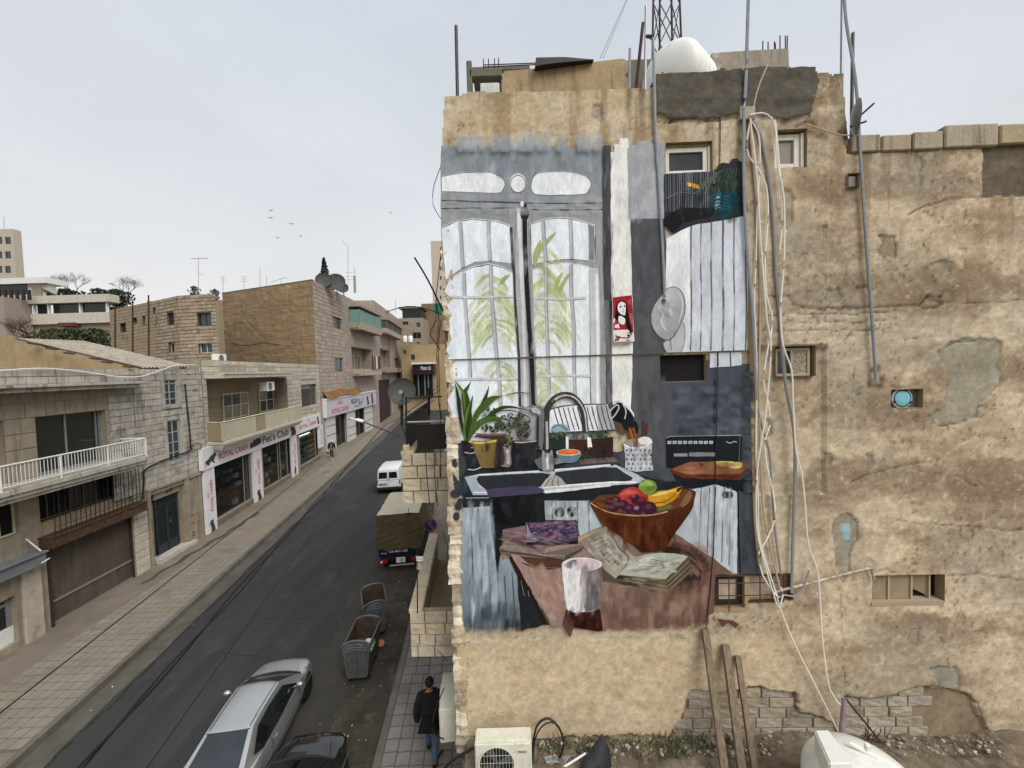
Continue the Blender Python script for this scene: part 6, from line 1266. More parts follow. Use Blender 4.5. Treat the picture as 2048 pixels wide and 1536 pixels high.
paint(curve(K2((1395,985),(1420,1060),(1480,1105),(1600,1108),(1660,1070),(1690,985),(1395,985)),3), '627883'); ellipse(*K2((1543,985))[0],24.5,6.6, 'c9c2a8'); ellipse(*K2((1540,982))[0],22,5.2, 'd2622f'); stroke(K2((1450,990),(1560,972),(1640,985)),2.4, cc('e88a4a'),.4,2)
scumble(930,890,1300,925,60,['141417', '2f3034', '3d3e43'],(5,11),(12,28),1.57,(.3,.6), lambda x, y: not (1120 < x < 1165)); scumble(1252,885,1300,935,16,['8f9398', 'd8dadc'],(5,9),(14,28))
# --- table with books, mug and fruit
part('painted_table')
paint(K3((655,722),(1350,600)) + K4((930,560),(1290,790),(1455,922),(1300,935),(1290,1275),(1240,1300)) + jag((1415,1240),(1205,1258),5,7) + [(1180,1256),(1102,1248),(1085,1215)], grad('978074', '695045', (1060,1150),(1390,1240)),1.2)
for k in range(46): x = RM.uniform(1215,1410); y = RM.uniform(1185,1225); stroke([(x, y),(x + RM.uniform(-2,2), y + RM.uniform(20,38))], RM.uniform(5,13), cc(RM.choice(['74544a', '64453c', '7e5d51', '6b4a40', '85665a'])),1.4,2)
for k in range(20): x = RM.uniform(1040,1115); y = 1120 + (x - 1030) * .9 + RM.uniform(-20,30); stroke([(x, y),(x + 6, y + 30)], RM.uniform(6,14), cc(RM.choice(['a58b80', 'ab9389', '987e73', 'a0867b'])),1.2,2)
paint(K3((640,735),(700,800),(900,1160),(1015,1375),(985,1385),(860,1130),(700,880)), '2a1712'); stroke(K3((760,800),(900,860),(1130,860)),7, cc('4b2f26'),1,2); paint(K3((740,740),(1150,780),(1130,850),(860,840)), '52362b')
paint(curve(K4((830,690),(930,680),(1060,730),(1150,820),(1178,930),(1140,1040),(1060,1105),(900,1120),(700,1075),(820,900)),3), '2e211d'); outline(curve(K4((900,655),(1080,690),(1200,830),(1210,960),(1130,1090),(960,1160)),4),9, cc('66463c'), False)
scumble(1060,1140,1120,1230,60,['8a6c60', 'b59a8f', '94766a', 'a5897d'],(10,22),(24,50),1.0,(.3,.6), lambda x, y: x > 1030 + (y - 1110) * .42 + 18); scumble(1205,1170,1410,1240,150,['675045', '846a5c', '584239', '8e7365', '735a4d'],(10,22),(20,50),1.57,(.3,.6)); scumble(1360,1085,1420,1140,24,['7d5c50', '8f6d61'],(8,16),(20,40),.7)
for k in range(14): t = 3.6 + k * .2; soft([(1352 + 58 * math.cos(t - .15),1142 + 50 * math.sin(t - .15)),(1352 + 58 * math.cos(t),1142 + 50 * math.sin(t)),(1352 + 58 * math.cos(t + .15),1142 + 50 * math.sin(t + .15))],22, '2e1f1a', .8)
part('painted_books')
paint(K3((550,668),(610,592),(700,620),(960,715),(1280,640),(1355,650),(1160,785),(900,745),(560,712)), '6b5f56'); paint(K3((560,665),(612,598),(960,725),(1160,735),(1330,655),(1160,745),(950,740)), '8b7f72'); stroke(K3((555,690),(900,742),(1160,782)),2, cc('332a25')); paint(K3((1155,738),(1350,652),(1300,700),(1160,785)), '4c423c')
paint(K3((580,545),(585,500),(800,458),(812,620),(985,660),(960,718),(900,700),(578,572)), '7d5f66'); paint(K3((578,545),(860,640),(960,715),(580,572)), '56404a'); stroke(K3((588,505),(860,560)),2, cc('a98c90'))
paint(K3((803,425),(1262,408),(1283,602),(1280,628),(805,640)), '17161d'); paint(K3((812,430),(1255,412),(1275,600),(812,612)), '3b3548'); paint(K3((806,430),(830,500),(905,590),(880,612),(806,612)), '8d8a98')
for k in range(60): x, y = RM.uniform(835,1225), RM.uniform(440,570); stroke(curve(K3((x, y),(x + 22, y - 12 + RM.uniform(-8,8)),(x + 50, y + RM.uniform(-10,10)))), RM.uniform(2,4.5), cc(RM.choice(['423850', '6d4a60', '2c2940', '8f6878', '504258', '332d48', '3a4060'])),.6,2)
scumble(1010,1070,1140,1100,30,['9a8e82', '50463f', '7d7065'],(4,8),(20,40),.2); scumble(1060,1042,1150,1078,50,['2d2a44', '5b4a6c', 'a0728a', '6c5878'],(4,10),(10,24),-.3); scumble(1005,1062,1055,1082,16,['92737a', '64494f'],(5,10),(16,30),.2)
part('painted_open_book')
paint(K4((285,865),(400,960),(440,930),(850,970),(880,1092),(600,1030),(290,985)), '514737')
paint(K4((80,640),(330,488),(420,540),(632,762),(440,930),(400,965),(285,862)), grad('86776a', 'a09688', (1165,1080),(1250,1140))); paint(K4((170,640),(320,560),(480,720),(520,800),(400,900),(300,800)), 'a3a192')
for k in range(8): stroke(curve(K4((180 + k * 26,640 + k * 30),(300 + k * 16,590 + k * 30))),1.3, cc(RM.choice(['5d5648', '77705f', '45403a'])),.8)
paint(curve(K4((420,480),(470,640),(560,760),(640,745),(560,640),(480,560)),3), '7d685e'); stroke(curve(K4((350,520),(430,680),(520,790),(440,920))),4, cc('6d6056'),.6,2)
paint(curve(K4((438,930),(520,840),(632,762),(740,740),(860,736),(1052,768),(960,870),(858,972)),3), 'a9aa9c'); paint(K4((470,915),(620,800),(740,760),(700,860)), 'b9bcae')
for k in range(7): stroke(curve(K4((560 + k * 26,900 - k * 18),(700 + k * 20,880 - k * 12),(850 - k * 4,870 - k * 8))),1.4, cc(RM.choice(['6d6a5c', '82806f', '565347'])),.8)
paint(K4((405,962),(440,932),(850,972),(878,1092),(700,1060),(560,1015)), '736752'); paint(K4((408,962),(438,934),(560,950),(545,1000)), '2b2822'); paint(K4((850,972),(1052,768),(1098,880),(1090,905),(880,1092)), '5a4f3f')
for k in range(6): stroke(K4((856 + k * 4,985 + k * 18),(1056 + k * 7,790 + k * 18)),1.2, cc('8a7d66' if k % 2 else '40372c')); stroke(K4((470 + k * 10,950 + k * 12),(860,985 + k * 17)),1.1, cc('94866c' if k % 2 else '50462f'))
scumble(1180,1070,1245,1130,50,['6d6156', 'bdbcae', '8d8478', '57503f'],(5,12),(12,26),.7,(.25,.55), lambda x, y: y > 1045 + (x - 1160) * .25 and x - 1160 < (y - 1050) * 1.1 + 40); scumble(1250,1112,1360,1145,44,['8f8f80', 'c4c7ba', '7b7868'],(4,9),(14,30),-.2,(.25,.5), lambda x, y: y > 1105 + abs(x - 1310) * .25); scumble(1240,1155,1325,1170,24,['4a412f', '8f8269', '2f291f'],(4,8),(16,34),.15)
part('painted_mug')
paint(K3((1180,1215),(1485,1228),(1510,1425),(1475,1440),(1250,1400),(1150,1385),(1140,1370)), '34160f'); paint(K3((1140,1375),(1195,1225),(1240,1400),(1205,1500)), '57403a')
paint(K3((1130,830),(1500,820),(1490,1100),(1478,1225),(1400,1252),(1250,1263),(1180,1235),(1160,1120)), 'e6e1e1'); paint(K3((1330,870),(1500,830),(1490,1100),(1478,1225),(1340,1255)), grad('8b8484', '5c5656', (1165,1180),(1200,1180)))
for k in range(12): x = RM.uniform(1340,1480); stroke(K3((x, RM.uniform(900,960)),(x + 2, RM.uniform(1150,1230))), RM.uniform(3,7), cc(RM.choice(['6f6868', '8f8888', '575152', '7c7575'])),.8)
ellipse(*K3((1315,817))[0],40,13.6, 'e2dede'); ellipse(*K3((1318,818))[0],37.4,11.6, 'cbb8bb'); paint(curve(K3((1155,830),(1200,790),(1250,770),(1270,800),(1240,850),(1180,855)),3), '6f6665')
scumble(1128,1135,1160,1210,40,['e4dfe0', 'd3ccce', 'dcd6d7'],(8,14),(24,50)); scumble(1162,1140,1196,1212,60,['827b7b', '5a5556', '6b6565', '8a8383'],(6,12),(24,50)); soft([(1166,1130),(1165,1160),(1166,1190),(1168,1215)],16, 'b5adad', .7); scumble(1135,1222,1198,1246,24,['1f0b07', '4f271c'],(8,16),(14,30))
part('painted_fruit_bowl')
paint(curve(K4((178,280),(230,380),(290,470),(420,570),(560,670),(640,728),(760,720),(850,690),(930,570),(1010,460),(1090,340),(1108,258),(1090,168),(700,200),(260,220)),3), grad('5a2e16', '3d1d0d', (1250,1020),(1300,1095)))
for k in range(24): x = RM.uniform(360,900); stroke(K4((x, RM.uniform(410,450)),(x + (620 - x) * .18, RM.uniform(520,640))), RM.uniform(5,12), cc(RM.choice(['64341a', '542912', '4a2410', '6f3c20'])),1,2)
paint(curve(K4((190,276),(230,240),(290,214),(500,206),(800,190),(990,163),(1080,180),(1092,240),(1010,310),(860,360),(600,395),(400,370),(270,320)),3), '5d3922'); paint(curve(K4((980,300),(1060,180),(1085,220),(1060,280),(1000,330)),3), '7a5840')
ellipse(*K4((690,145))[0],18.5,15.5, '728a3e'); stroke(curve(K4((620,130),(680,100),(740,130))),7, cc('a3b866'),.5,2); stroke(K4((645,85),(655,105)),2, cc('2d2a1c'))
paint(curve(K4((415,250),(440,190),(520,148),(610,155),(680,230),(690,290),(560,320),(430,300),(415,250)),3), 'a5342c'); paint(curve(K4((440,210),(520,160),(540,200),(470,260)),3), 'c8574c')
paint(curve(K4((690,222),(780,195),(880,172),(985,138),(1003,150),(975,200),(940,250),(860,300),(770,318),(700,270)),3), 'c98f2a'); stroke(curve(K4((700,232),(800,205),(900,180),(965,160))),5, cc('e2bd5c'),.5,2); stroke(curve(K4((740,290),(860,270),(940,200))),2, cc('5b3d12')); paint(K4((945,165),(1000,135),(1003,155),(960,195)), '3a2a18'); paint(K4((770,320),(900,300),(920,330),(790,360)), '5b6136')
for x, y, r_ in ((350,280,40),(410,270,40),(470,310,48),(590,260,44),(640,275,40),(570,238,36),(530,340,46),(600,345,46),(385,330,44),(710,335,58)): ellipse(*K4((x, y))[0], r_ * .235, r_ * .235, '3a1c2b'); ellipse(*K4((x - r_ * .2, y - r_ * .3))[0], r_ * .12, r_ * .09, RM.choice(['6a4458', '5b3449', '8a6a7c']))
stroke(curve(K4((180,286),(290,350),(420,385),(600,400),(760,390),(870,362))),2.6, cc('b08a66')); stroke(curve(K4((160,268),(230,285),(300,305))),3, cc('6b4a30'),.5,2)
scumble(1215,1040,1350,1092,110,['5c3119', '3a1a0c', '4d2612', '663a20', '2c1309'],(8,18),(20,46),1.4,(.3,.6), lambda x, y: abs(x - 1288) < 112 - (y - 1020) * 1.05); scumble(1185,1000,1240,1018,14,['3a1f10', '7a5030'],(4,8),(10,22),.3)
for x, y, c_ in ((1262,985, 'd0665a'),(1250,992, '7c221c'),(1285,995, '8c2a22'),(1290,968, '9fb565'),(1300,976, '56692c'),(1320,985, 'e6c468'),(1345,992, 'a8741c'),(1330,1002, '8a5c16')): soft([(x - 12, y + 3),(x - 4, y - 1),(x + 5, y - 2),(x + 13, y - 6)],12, c_, .6)
# ragged brush ends along the mural outline
for k in range(70): x = RM.uniform(888,1205); soft([(x, 312),(x, 300),(x + RM.uniform(-2,2),290),(x, RM.uniform(266,284))], RM.uniform(8,16), RM.choice(['8d949a', '8a9197', '959ca2']), RM.uniform(.5,.95))
for k in range(60): x = RM.uniform(1210,1415); soft([(x, 1225),(x, 1240),(x, RM.uniform(1250,1270))], RM.uniform(6,13), RM.choice(['6f5046', '7d5b50', '64463c']), RM.uniform(.5,.9))
for k in range(44): x = RM.uniform(930,1060); soft([(x, 1230),(x, 1245),(x, RM.uniform(1252,1266))], RM.uniform(6,12), RM.choice(['5d666e', '49525a', '707980'] if x < 1010 else ['23262a', '2d3034']), RM.uniform(.5,.9))
for k in range(60): y = RM.uniform(745,980); soft([(1480, y),(1495, y),(RM.uniform(1499,1510), y + RM.uniform(-2,2))], RM.uniform(8,18), RM.choice(['434850', '4b5058', '3b4047']), RM.uniform(.5,.95))
# paint drips and dabs around the edge
part('painted_edge_dabs')
for x, y in ((918,1010),(914,1030),(922,1000),(912,985)): ellipse(x, y, RM.uniform(6,10), RM.uniform(6,9), '33383e')
paint([(1430,1232),(1462,1236),(1474,1244),(1466,1252),(1452,1241),(1440,1250)], '5e3f36')
# --- small poster painted on the pillar
part('painted_poster')
paint(PO((285,1340),(560,1350),(835,1310),(800,1350),(560,1400),(300,1395)), '8a877f'); paint(PO((278,210),(770,155),(800,700),(835,1325),(315,1335),(295,1000)), 'ded9d4', .2); paint(PO((285,218),(768,163),(795,640),(812,1120),(740,1080),(660,1030),(305,1045)), lambda x, y: lin('97222f'),.2)
paint(PO((660,300),(740,260),(765,420),(700,380)), 'b24a50', .2); paint(PO((700,600),(790,640),(800,900),(740,860)), 'b0545a', .2)
paint(curve(PO((520,295),(430,330),(370,440),(350,640),(330,720),(380,810),(420,860),(600,800),(630,960),(700,1060),(750,1190),(772,1060),(735,900),(690,640),(650,420),(600,320),(520,295)),3), '151315', .1)
paint(curve(PO((430,380),(500,325),(590,360),(615,460),(605,640),(580,670),(500,640),(425,560),(410,460),(430,380)),3), 'e2dedb', .1); paint(curve(PO((440,690),(500,690),(600,760),(590,880),(530,900),(450,860),(430,780)),3), 'e2dedb', .1); paint(PO((320,700),(440,870),(410,1000),(310,990),(305,800)), '9c2a36', .2); paint(PO((350,900),(440,890),(460,1000),(330,980)), 'ddd6d2', .3); paint(PO((310,730),(350,770),(330,880),(305,850)), 'ddd6d2', .3)
for a in ([(450,480),(490,420),(515,470)],[(555,450),(590,400),(610,470)],[(540,510),(570,520),(555,540)],[(525,570),(575,575),(555,600)]): paint(PO(*a), '1b191b', .1)
for a in ([(470,1232),(560,1240),(690,1238)],[(690,1238),(712,1190),(690,1155),(665,1180),(690,1200),(712,1195)],[(470,1232),(450,1205)],[(440,1195),(450,1240),(430,1285),(405,1310)],[(405,1215),(425,1240),(400,1285),(340,1310)],[(360,1200),(378,1240),(360,1290),(335,1305)],[(385,1225),(405,1200),(420,1225)]): stroke(curve(PO(*a),3),2.4, cc('6b1b24'),.1)
for x, y in ((695,1112),(645,1302),(688,1300),(372,1172)): ellipse(*PO((x, y))[0],1.5,1.5, '3a1218', n=7, wob=.1)
flush()

# ================================================================== roof top of the mural building
def thing1(mb, name, m, label, cat, group=None, **k): return mb.build(name, m, None, label=label, cat=cat, group=group, **k)
def pole(name, p0, p1, r, m, label, cat='pole', group=None): return thing1(MB().tube([p0, p1], r, 7), name, m, label, cat, group, smooth=True)
YR = 7.6
hut = empty('roof_hut', atY(970,190,9), 'ruined concrete hut frame at the left of the flat roof', 'ruin')
def yb(name, x0, y0, x1, y1, Y, dep, m, parent, bevel=.02):
    a = atY(x0, y0, Y); b = atY(x1, y1, Y); return MB().obox((a.x, Y, b.z),(b.x - a.x, 0,0),(0, dep, 0),(0,0, a.z - b.z)).build(name, m, parent, bevel=bevel)
yb('post', 932,120,946,215,9,.2, dconc_m, hut); yb('beam', 938,137,1004,152,9,.22, dconc_m, hut); yb('back_wall', 960,165,1000,215,9.6,.1, white_m, hut); yb('side_post', 1001,145,1009,215,9.1,.2, conc_m, hut); yb('slab', 944,133,1060,139,9.6,1.2, dconc_m, hut)
par = empty('roof_wall', atY(1150,190,8), 'stained plaster wall standing behind the roof edge', 'wall')
q = [(1007,142),(1060,138),(1200,122),(1245,117),(1256,122),(1258,140),(1250,150),(1262,165),(1258,200),(1007,200)]
MB().prism([atY(x, y, YR) for x, y in q],(0,.2,0)).build('plaster_face', tan_m, par); yb('end_block', 1256,118,1312,200,8.6,.2, dconc_m, par)
q = [atY(1072,117,7.5), atY(1130,116,7.5), atY(1188,121,7.5), atY(1110,128,7.45), atY(1070,134,7.45)]; thing1(MB().prism([v + Vector((0,0,.02)) for v in q],(0,.5,.05)), 'metal_sheet', mat('dark_sheet', '2a2721', rough=.7), 'dark sheet of metal lying over the roof wall', 'metal sheet')
cw = empty('concrete_wall', atY(1500,150,9), 'rough concrete wall with rebar stubs on the right of the roof', 'wall')
q = [(1424,106),(1500,101),(1570,97),(1577,100),(1579,165),(1424,165)]
MB().prism([atY(x, y, 8.2) for x, y in q],(0,.25,0)).build('wall_face', mat('streaked_concrete', '9c9283', '7d7264', scale=3, mix=.9, stretch=(4,4,.7), spots='c3baa9', sp=.6, spscale=2.5, bump=.015, bscale=12), cw)
for x in (1525,1536,1549,1551,1560,1571,1574): MB().tube([atY(x, 110,8.3), atY(x + R.uniform(-1,1), R.uniform(70,92),8.3)],.012,5).build('rebar', rust_m, cw)
for x in (967,977,989,997): MB().tube([atY(x, 137,9.3), atY(x, 116 + R.uniform(0,3),9.3)],.012,5).build('rebar', rust_m, hut)
MB().tube([atY(967,130,9.3), atY(1075,126,9.3)],.012,5).build('rebar', rust_m, hut); MB().tube([atY(967,134,9.3), atY(1075,129,9.3)],.012,5).build('rebar', rust_m, hut)
# white plastic tank on the roof (lying drum with a filler neck)
def drum(name, c, ax, r, L, label, neck, ribs=4, cat='water tank'):
    rt = empty(name, c, label, cat); ax = Vector(ax).normalized(); k = 9
    pr = [(r * math.sin(math.pi / 2 * i / k) * .98 + .002,-L / 2 - r * .42 * math.cos(math.pi / 2 * i / k)) for i in range(k + 1)]; n = ribs * 8
    for i in range(1, n): h = -L / 2 + L * i / n; pr.append((r * (1 + .022 * math.cos(2 * math.pi * i / 8)), h))
    pr += [(r * math.sin(math.pi / 2 * i / k) * .98 + .002, L / 2 + r * .42 * math.cos(math.pi / 2 * i / k)) for i in range(k, -1,-1)]
    MB().lathe(pr, c, ax, 32).build('shell', plast_m, rt, smooth=True)
    MB().lathe([(neck * .62,0),(neck * .6,.12),(neck * .75,.12),(neck * .72,.19),(.01,.2)], Vector(c) + Vector((0,0, r * .95)), n=20).build('filler_cap', plast_m, rt, smooth=True); return rt
tc = atY(1366,152,8.1); drum('water_tank', (tc.x, 8.3, tc.z),(.75,.65,0),.62,.75, 'white plastic water tank on the roof below the lattice mast', .22)
thing1(MB().box(atY(1317,110,8.9).x, 8.9, atY(1317,110,8.9).z - .5,.1,.1,1.1), 'post', white_m, 'short white post beside the roof water tank', 'post')
# lattice mast
mast = empty('lattice_mast', atY(1332,110,10), 'dark steel lattice mast rising behind the white roof tank', 'mast'); mm = mat('mast_steel', '2c2726', '4b3a34', mix=.7, rough=.7)
leg = [[atY(1304,170,10), atY(1309,-160,10)],[atY(1319,168,10.5), atY(1320,-160,10.4)],[atY(1346,168,10), atY(1340,-160,10)],[atY(1366,170,10.5), atY(1353,-160,10.4)]]
for a, b in leg: MB().tube([a, b],.026,6).build('leg', mm, mast)
L_ = lambda i, t: leg[i][0].lerp(leg[i][1], t)
for k in range(4):
    for i, j in ((0,2),(1,3),(0,1),(2,3)): t0, t1 = k / 4,(k + 1) / 4; MB().tube([L_(i, t0), L_(j, t1)],.013,5).build('brace', mm, mast); MB().tube([L_(j, t0), L_(i, t1)],.013,5).build('brace', mm, mast)
thing1(MB().tube([atY(1255,-5,9), atY(1200,117,8)],.006,4), 'guy_wire', wire_m, 'thin guy wire from the top of the frame to the roof wall', 'wire'); thing1(MB().tube([atY(1257,-5,9), atY(1206,117,8)],.005,4), 'guy_wire', wire_m, 'second thin guy wire just right of the first', 'wire')
dkp = mat('dark_pole', '37342f', '4a443c', rough=.6)
pole('pole', atY(912,52,6.9), atY(915,200,6.9),.03, dkp, 'dark vertical pole at the left end of the roof edge'); pole('pole', atY(1286,46,6.9), atY(1272,180,6.8),.028, rust_m, 'rusty pole leaning beside the grey pipes on the roof'); pole('pole', atY(1260,97,6.8), atY(1258,180,6.8),.022, steel_m, 'short grey pole at the end of the roof wall'); pole('pole', atY(1292,12,6.7), atY(1290,185,6.5),.022, steel_m, 'tall thin grey pipe next to the rusty leaning pole')
pole('pole', atY(1706,66,6.6), atY(1703,275,6.3),.025, dkp, 'dark pole behind the small dish at the right roof corner'); pole('pole', atY(1685,-30,6.4), atY(1683,160,6.3),.022, steel_m, 'pale pole at the right corner of the tall wall')
# ================================================================== conduits and cables on the party wall
def wpath(pts, o): return [WP(x, y, o + (.035 if FM.px(x, y)[1] > ZL else 0)) for x, y in pts]
def wcable(pts, r, m, label, o=.06, name='cable', cat='cable', group=None):
    q = [(x, y) for x, y in pts]; return cable(name, [WP(x, y, o) for x, y in q], r, m, label, cat, 6, group)
wcable([(1293,74),(1303,76),(1307,100),(1310,245),(1318,380),(1325,500),(1329,592)],.022, steel_m, 'grey conduit running from the roof down to the painted pans', .07, 'conduit', 'conduit')
thing1(MB().tube([WP(1292,72,.1), WP(1305,72,.1)],.02,6), 'bracket', dkp, 'small dark clamp joining two grey pipes at the roof', 'bracket')
wcable([(1498,-40),(1493,120),(1488,232),(1487,330),(1490,430),(1496,520),(1506,640),(1511,760),(1512,800)],.024, steel_m, 'thick grey conduit running down the mural edge from the sky', .1, 'conduit', 'conduit')
wcable([(1687,-40),(1692,40),(1712,170),(1722,330),(1735,520),(1744,640),(1752,762)],.021, steel_m, 'long grey conduit crossing the plain plaster to a broken hole', .06, 'conduit', 'conduit')
thing1(MB().lathe([(.034,-.05),(.034,.05)], WP(1746,655,.06), n=8), 'pipe_coupling', steel_m, 'coupling on the long grey conduit', 'coupling')
wh_c = mat('white_cable', 'e9e6dc', 'dcd8cb', rough=.45); tan_c = mat('tan_cable', 'b7a183', rough=.6); gry_c = mat('grey_hose', '8e8d89', rough=.5)
GW = 'loose cables hanging down the wall'
wcable([(1503,228),(1494,280),(1497,312),(1514,335),(1532,372),(1536,430),(1530,520),(1533,590),(1545,640),(1535,700),(1527,760),(1537,810),(1540,850),(1530,880),(1533,930),(1546,985),(1549,1040),(1530,1085),(1517,1108),(1525,1150),(1545,1182),(1557,1194)],.0115, wh_c, 'white cable weaving back and forth left of the thick grey hose', .085, group=GW)
wcable([(1500,230),(1524,226),(1543,236),(1551,262),(1553,310),(1557,340),(1568,400),(1568,520),(1561,620),(1566,690),(1583,740),(1586,800),(1592,900),(1604,950),(1610,1010),(1617,1090),(1636,1150),(1645,1280),(1660,1380),(1684,1412)],.0115, wh_c, 'white cable looping over the top and ending at the red-splashed pole', .12, group=GW)
wcable([(1499,240),(1515,262),(1520,310),(1514,420),(1512,520),(1508,600),(1512,690),(1513,790),(1512,900),(1516,1000),(1517,1060),(1524,1100),(1540,1150),(1553,1190),(1562,1222),(1590,1290),(1630,1370),(1676,1462)],.0115, wh_c, 'white cable falling straight along the mural edge to the tank', .07, group=GW)
wcable([(1501,238),(1521,270),(1536,345),(1546,430),(1553,560),(1560,640),(1570,760),(1588,860),(1590,950),(1586,1080),(1583,1185)],.024, gry_c, 'thick grey hose hanging among the white cables', .06, 'hose', 'hose', GW)
wcable([(1500,236),(1508,300),(1514,360),(1524,520),(1534,640),(1542,700),(1531,830),(1520,900),(1513,960),(1514,1060),(1530,1130),(1547,1188),(1557,1215),(1566,1190),(1562,1175)],.011, wh_c, 'white cable ending in a small loop below the grilled window', .1, group=GW)
wcable([(1498,245),(1506,330),(1516,470),(1520,600),(1518,800),(1525,1000),(1540,1090),(1560,1178)],.014, tan_c, 'tan cable running down between the white cables', .05, group=GW)
wcable([(1550,240),(1556,300),(1564,420),(1560,500)],.012, wh_c, 'short white cable by the square upper window', .1, group=GW)
wcable([(1512,800),(1523,850),(1538,900),(1543,960),(1549,1050),(1562,1148)],.017, gry_c, 'grey cable continuing the thick conduit down to the grilled window', .05, group=GW)
wcable([(1558,1195),(1570,1190),(1590,1192),(1608,1172),(1618,1140)],.012, gry_c, 'grey cable curling right of the grilled window', .07, group=GW)
wcable([(1441,140),(1440,300),(1435,700),(1430,980),(1425,1120),(1412,1258)],.007, wire_m, 'thin black wire falling across the mural from the dark cement', .05, 'wire', 'wire')
wcable([(1535,130),(1522,160),(1512,190),(1505,222),(1498,235)],.012, tan_c, 'short stiff cable arching over the dark cement edge', .08)
wcable([(1612,248),(1640,258),(1680,270),(1700,270)],.01, tan_c, 'thin cable from the square window to the small dish', .08)
wcable([(1549,1184),(1620,1166),(1735,1137),(1743,1141),(1748,1158)],.02, mat('rusty_white_pipe', 'c4bba8', '8a7256', scale=14, mix=.9), 'whitish iron pipe crossing from the grilled window to the right opening', .05, 'water_pipe', 'pipe')
cable('wire', [WP(883,330,.03), WP(868,370,.0), WP(866,410,.0), WP(884,440,.03)],.006, wire_m, 'thin wire bulging from the upper left corner of the wall', 'wire')
m = MB(); a = WP(1480,212,.1); m.obox(a - Vector((0,0,.2)),(.24,0,0),(0,.12,0),(0,0,.2)); thing1(m, 'junction_box', mat('dirty_box', 'a9a290', '807868', scale=8, mix=.8), 'dirty open junction box on the dark cement where the cables start', 'junction box', bevel=.012)
wcable([(1500,560),(1503,760),(1508,1000),(1518,1130)],.03, mat('painted_pipe', 'b79a6e', '99805a', rough=.8), 'painted drain pipe half hidden behind the hanging cables', .03, 'drain_pipe', 'pipe')
# small dish seen edge-on
c = WP(1706,238,-.05); sd = empty('satellite_dish', c, 'small grey dish seen edge-on at the right roof corner', 'satellite dish'); MB().lathe([(.27,.05),(.25,.03),(.16,-.01),(.01,-.03)], c, (.86,-.5,-.02),26, cap=False).build('reflector', alu_m, sd, smooth=True); MB().tube([c + Vector((-.02,-.1,-.05)), c + Vector((.14,-.2,.1))],.014).tube([c + Vector((-.05,0,-.12)), c + Vector((.12,-.1,-.1))],.014).build('bracket', black_m, sd)
# ================================================================== foot of the wall: rubble strip, timbers, machines
yard_m = mat('rubble_ground', '7c6f5b', '574c3d', scale=5, mix=.9, spots='a29682', sp=.6, spscale=9, bump=.03, bscale=18, rough=1)
zY = 2.3; ny = 120; rows = []
for j in range(16):
    Yy = 6.28 - .1 * j; rows.append([Vector((-.93 + 10 * i / ny, Yy - .02 * (-.93 + 10 * i / ny), zY + .05 * math.sin(i * .31 + j * .4) + .04 * math.sin(i * .13) + R.uniform(-.02,.03) - .01 * j)) for i in range(ny + 1)])
rows.append([Vector((v.x, 1.5, zY - .1)) for v in rows[-1]]); m = MB(); m.grid(rows); m.build('yard_ground', yard_m, kind='structure')
m = MB(); m.poly([(-.95,6.2,.1),(-.95,1.5,.1),(-.95,1.5,2.25),(-.95,6.2,2.3)]); tag(m.build('yard_wall', stone2_m), 'low stone wall holding up the rubble yard at the foot of the mural', 'wall')
m = MB()
for k in range(420):
    x = R.uniform(-.8,7.5); y = R.uniform(5.85,6.18); s = R.choice((.012,.02,.03,.05)) * R.uniform(.6,1.3); m.ell((x, y - .02 * x, zY + .03 + s * .3), s, s * .8, s * .6,5,3,.25, R.choice([(.26,.22,.17),(.3,.26,.2),(.2,.17,.13),(.38,.34,.28),(.14,.12,.09)]))
m.build('rubble', mat('rubble_stone', 'ffffff', vcol=True, rough=1), kind='stuff')
m = MB()
for k in range(360):
    cx = R.choice((.6,.95,1.35,1.9,2.35,2.5,2.9,3.4)); x = R.gauss(cx, .13); y = R.uniform(5.85,6.17); h = R.uniform(.05,.2); a = R.uniform(0,6.28); d = Vector((math.cos(a), math.sin(a),0)) * h * .5; p = Vector((x, y - .02 * x, zY + .02)); u = Vector((-math.sin(a), math.cos(a),0)) * .008
    m.poly([p - u, p + u, p + d * .5 + Vector((0,0, h * .7)) + u * .8, p + d + Vector((0,0, h * .85))], R.choice([(.05,.08,.02),(.08,.1,.03),(.1,.11,.05),(.04,.06,.02),(.16,.14,.07)]))
m.build('weeds', mat('weed_green', 'ffffff', vcol=True, rough=.8), kind='stuff')
def timber(tp, bt, w_, lb, dep=.06):
    a = WP(*tp, .05); b = WP(*bt, .0); b = Vector((b.x, b.y - .55,0)); d = ray(*bt); k = b.y / d.y; b = Vector((d.x * k, b.y, EYE + d.z * k)); b += (b - a) * .25
    ax = (b - a).normalized(); s = ax.cross(Vector((0,1,0))).normalized() * w_; t = ax.cross(s).normalized() * dep; m = MB(); n = 8
    rows = [[a + (b - a) * i / n + u + Vector((R.uniform(-.004,.004),0,0)) for u in (-s / 2 - t / 2, s / 2 - t / 2, s / 2 + t / 2,-s / 2 + t / 2)] for i in range(n + 1)]; ids = m.grid(rows, None, True); m.f.append(ids[0]); m.f.append(ids[-1]); return thing1(m, 'timber', wood_m, lb, 'plank', 'old timbers leaning on the wall')
timber((1410,1258),(1448,1536),.11, 'tallest weathered timber leaning under the painted table'); timber((1451,1290),(1483,1536),.115, 'dark wide timber in the middle of the three leaning planks'); timber((1475,1312),(1508,1536),.09, 'shortest timber, rightmost of the three leaning planks')
a = atY(949,1489,5.62); b = atY(1063,1483,5.62); ac = ac_unit('air_conditioner', (a.x, 5.9, a.z - .62),(1,0,0),(0,-1,0), b.x - a.x, .62,.28, 'dirty white air conditioner standing on the rubble below the mural', body=mat('old_white_steel', 'd6d4c2', 'bdbaa8', scale=5, mix=.6, spots='6d5a40', sp=.35, spscale=14, rough=.5))
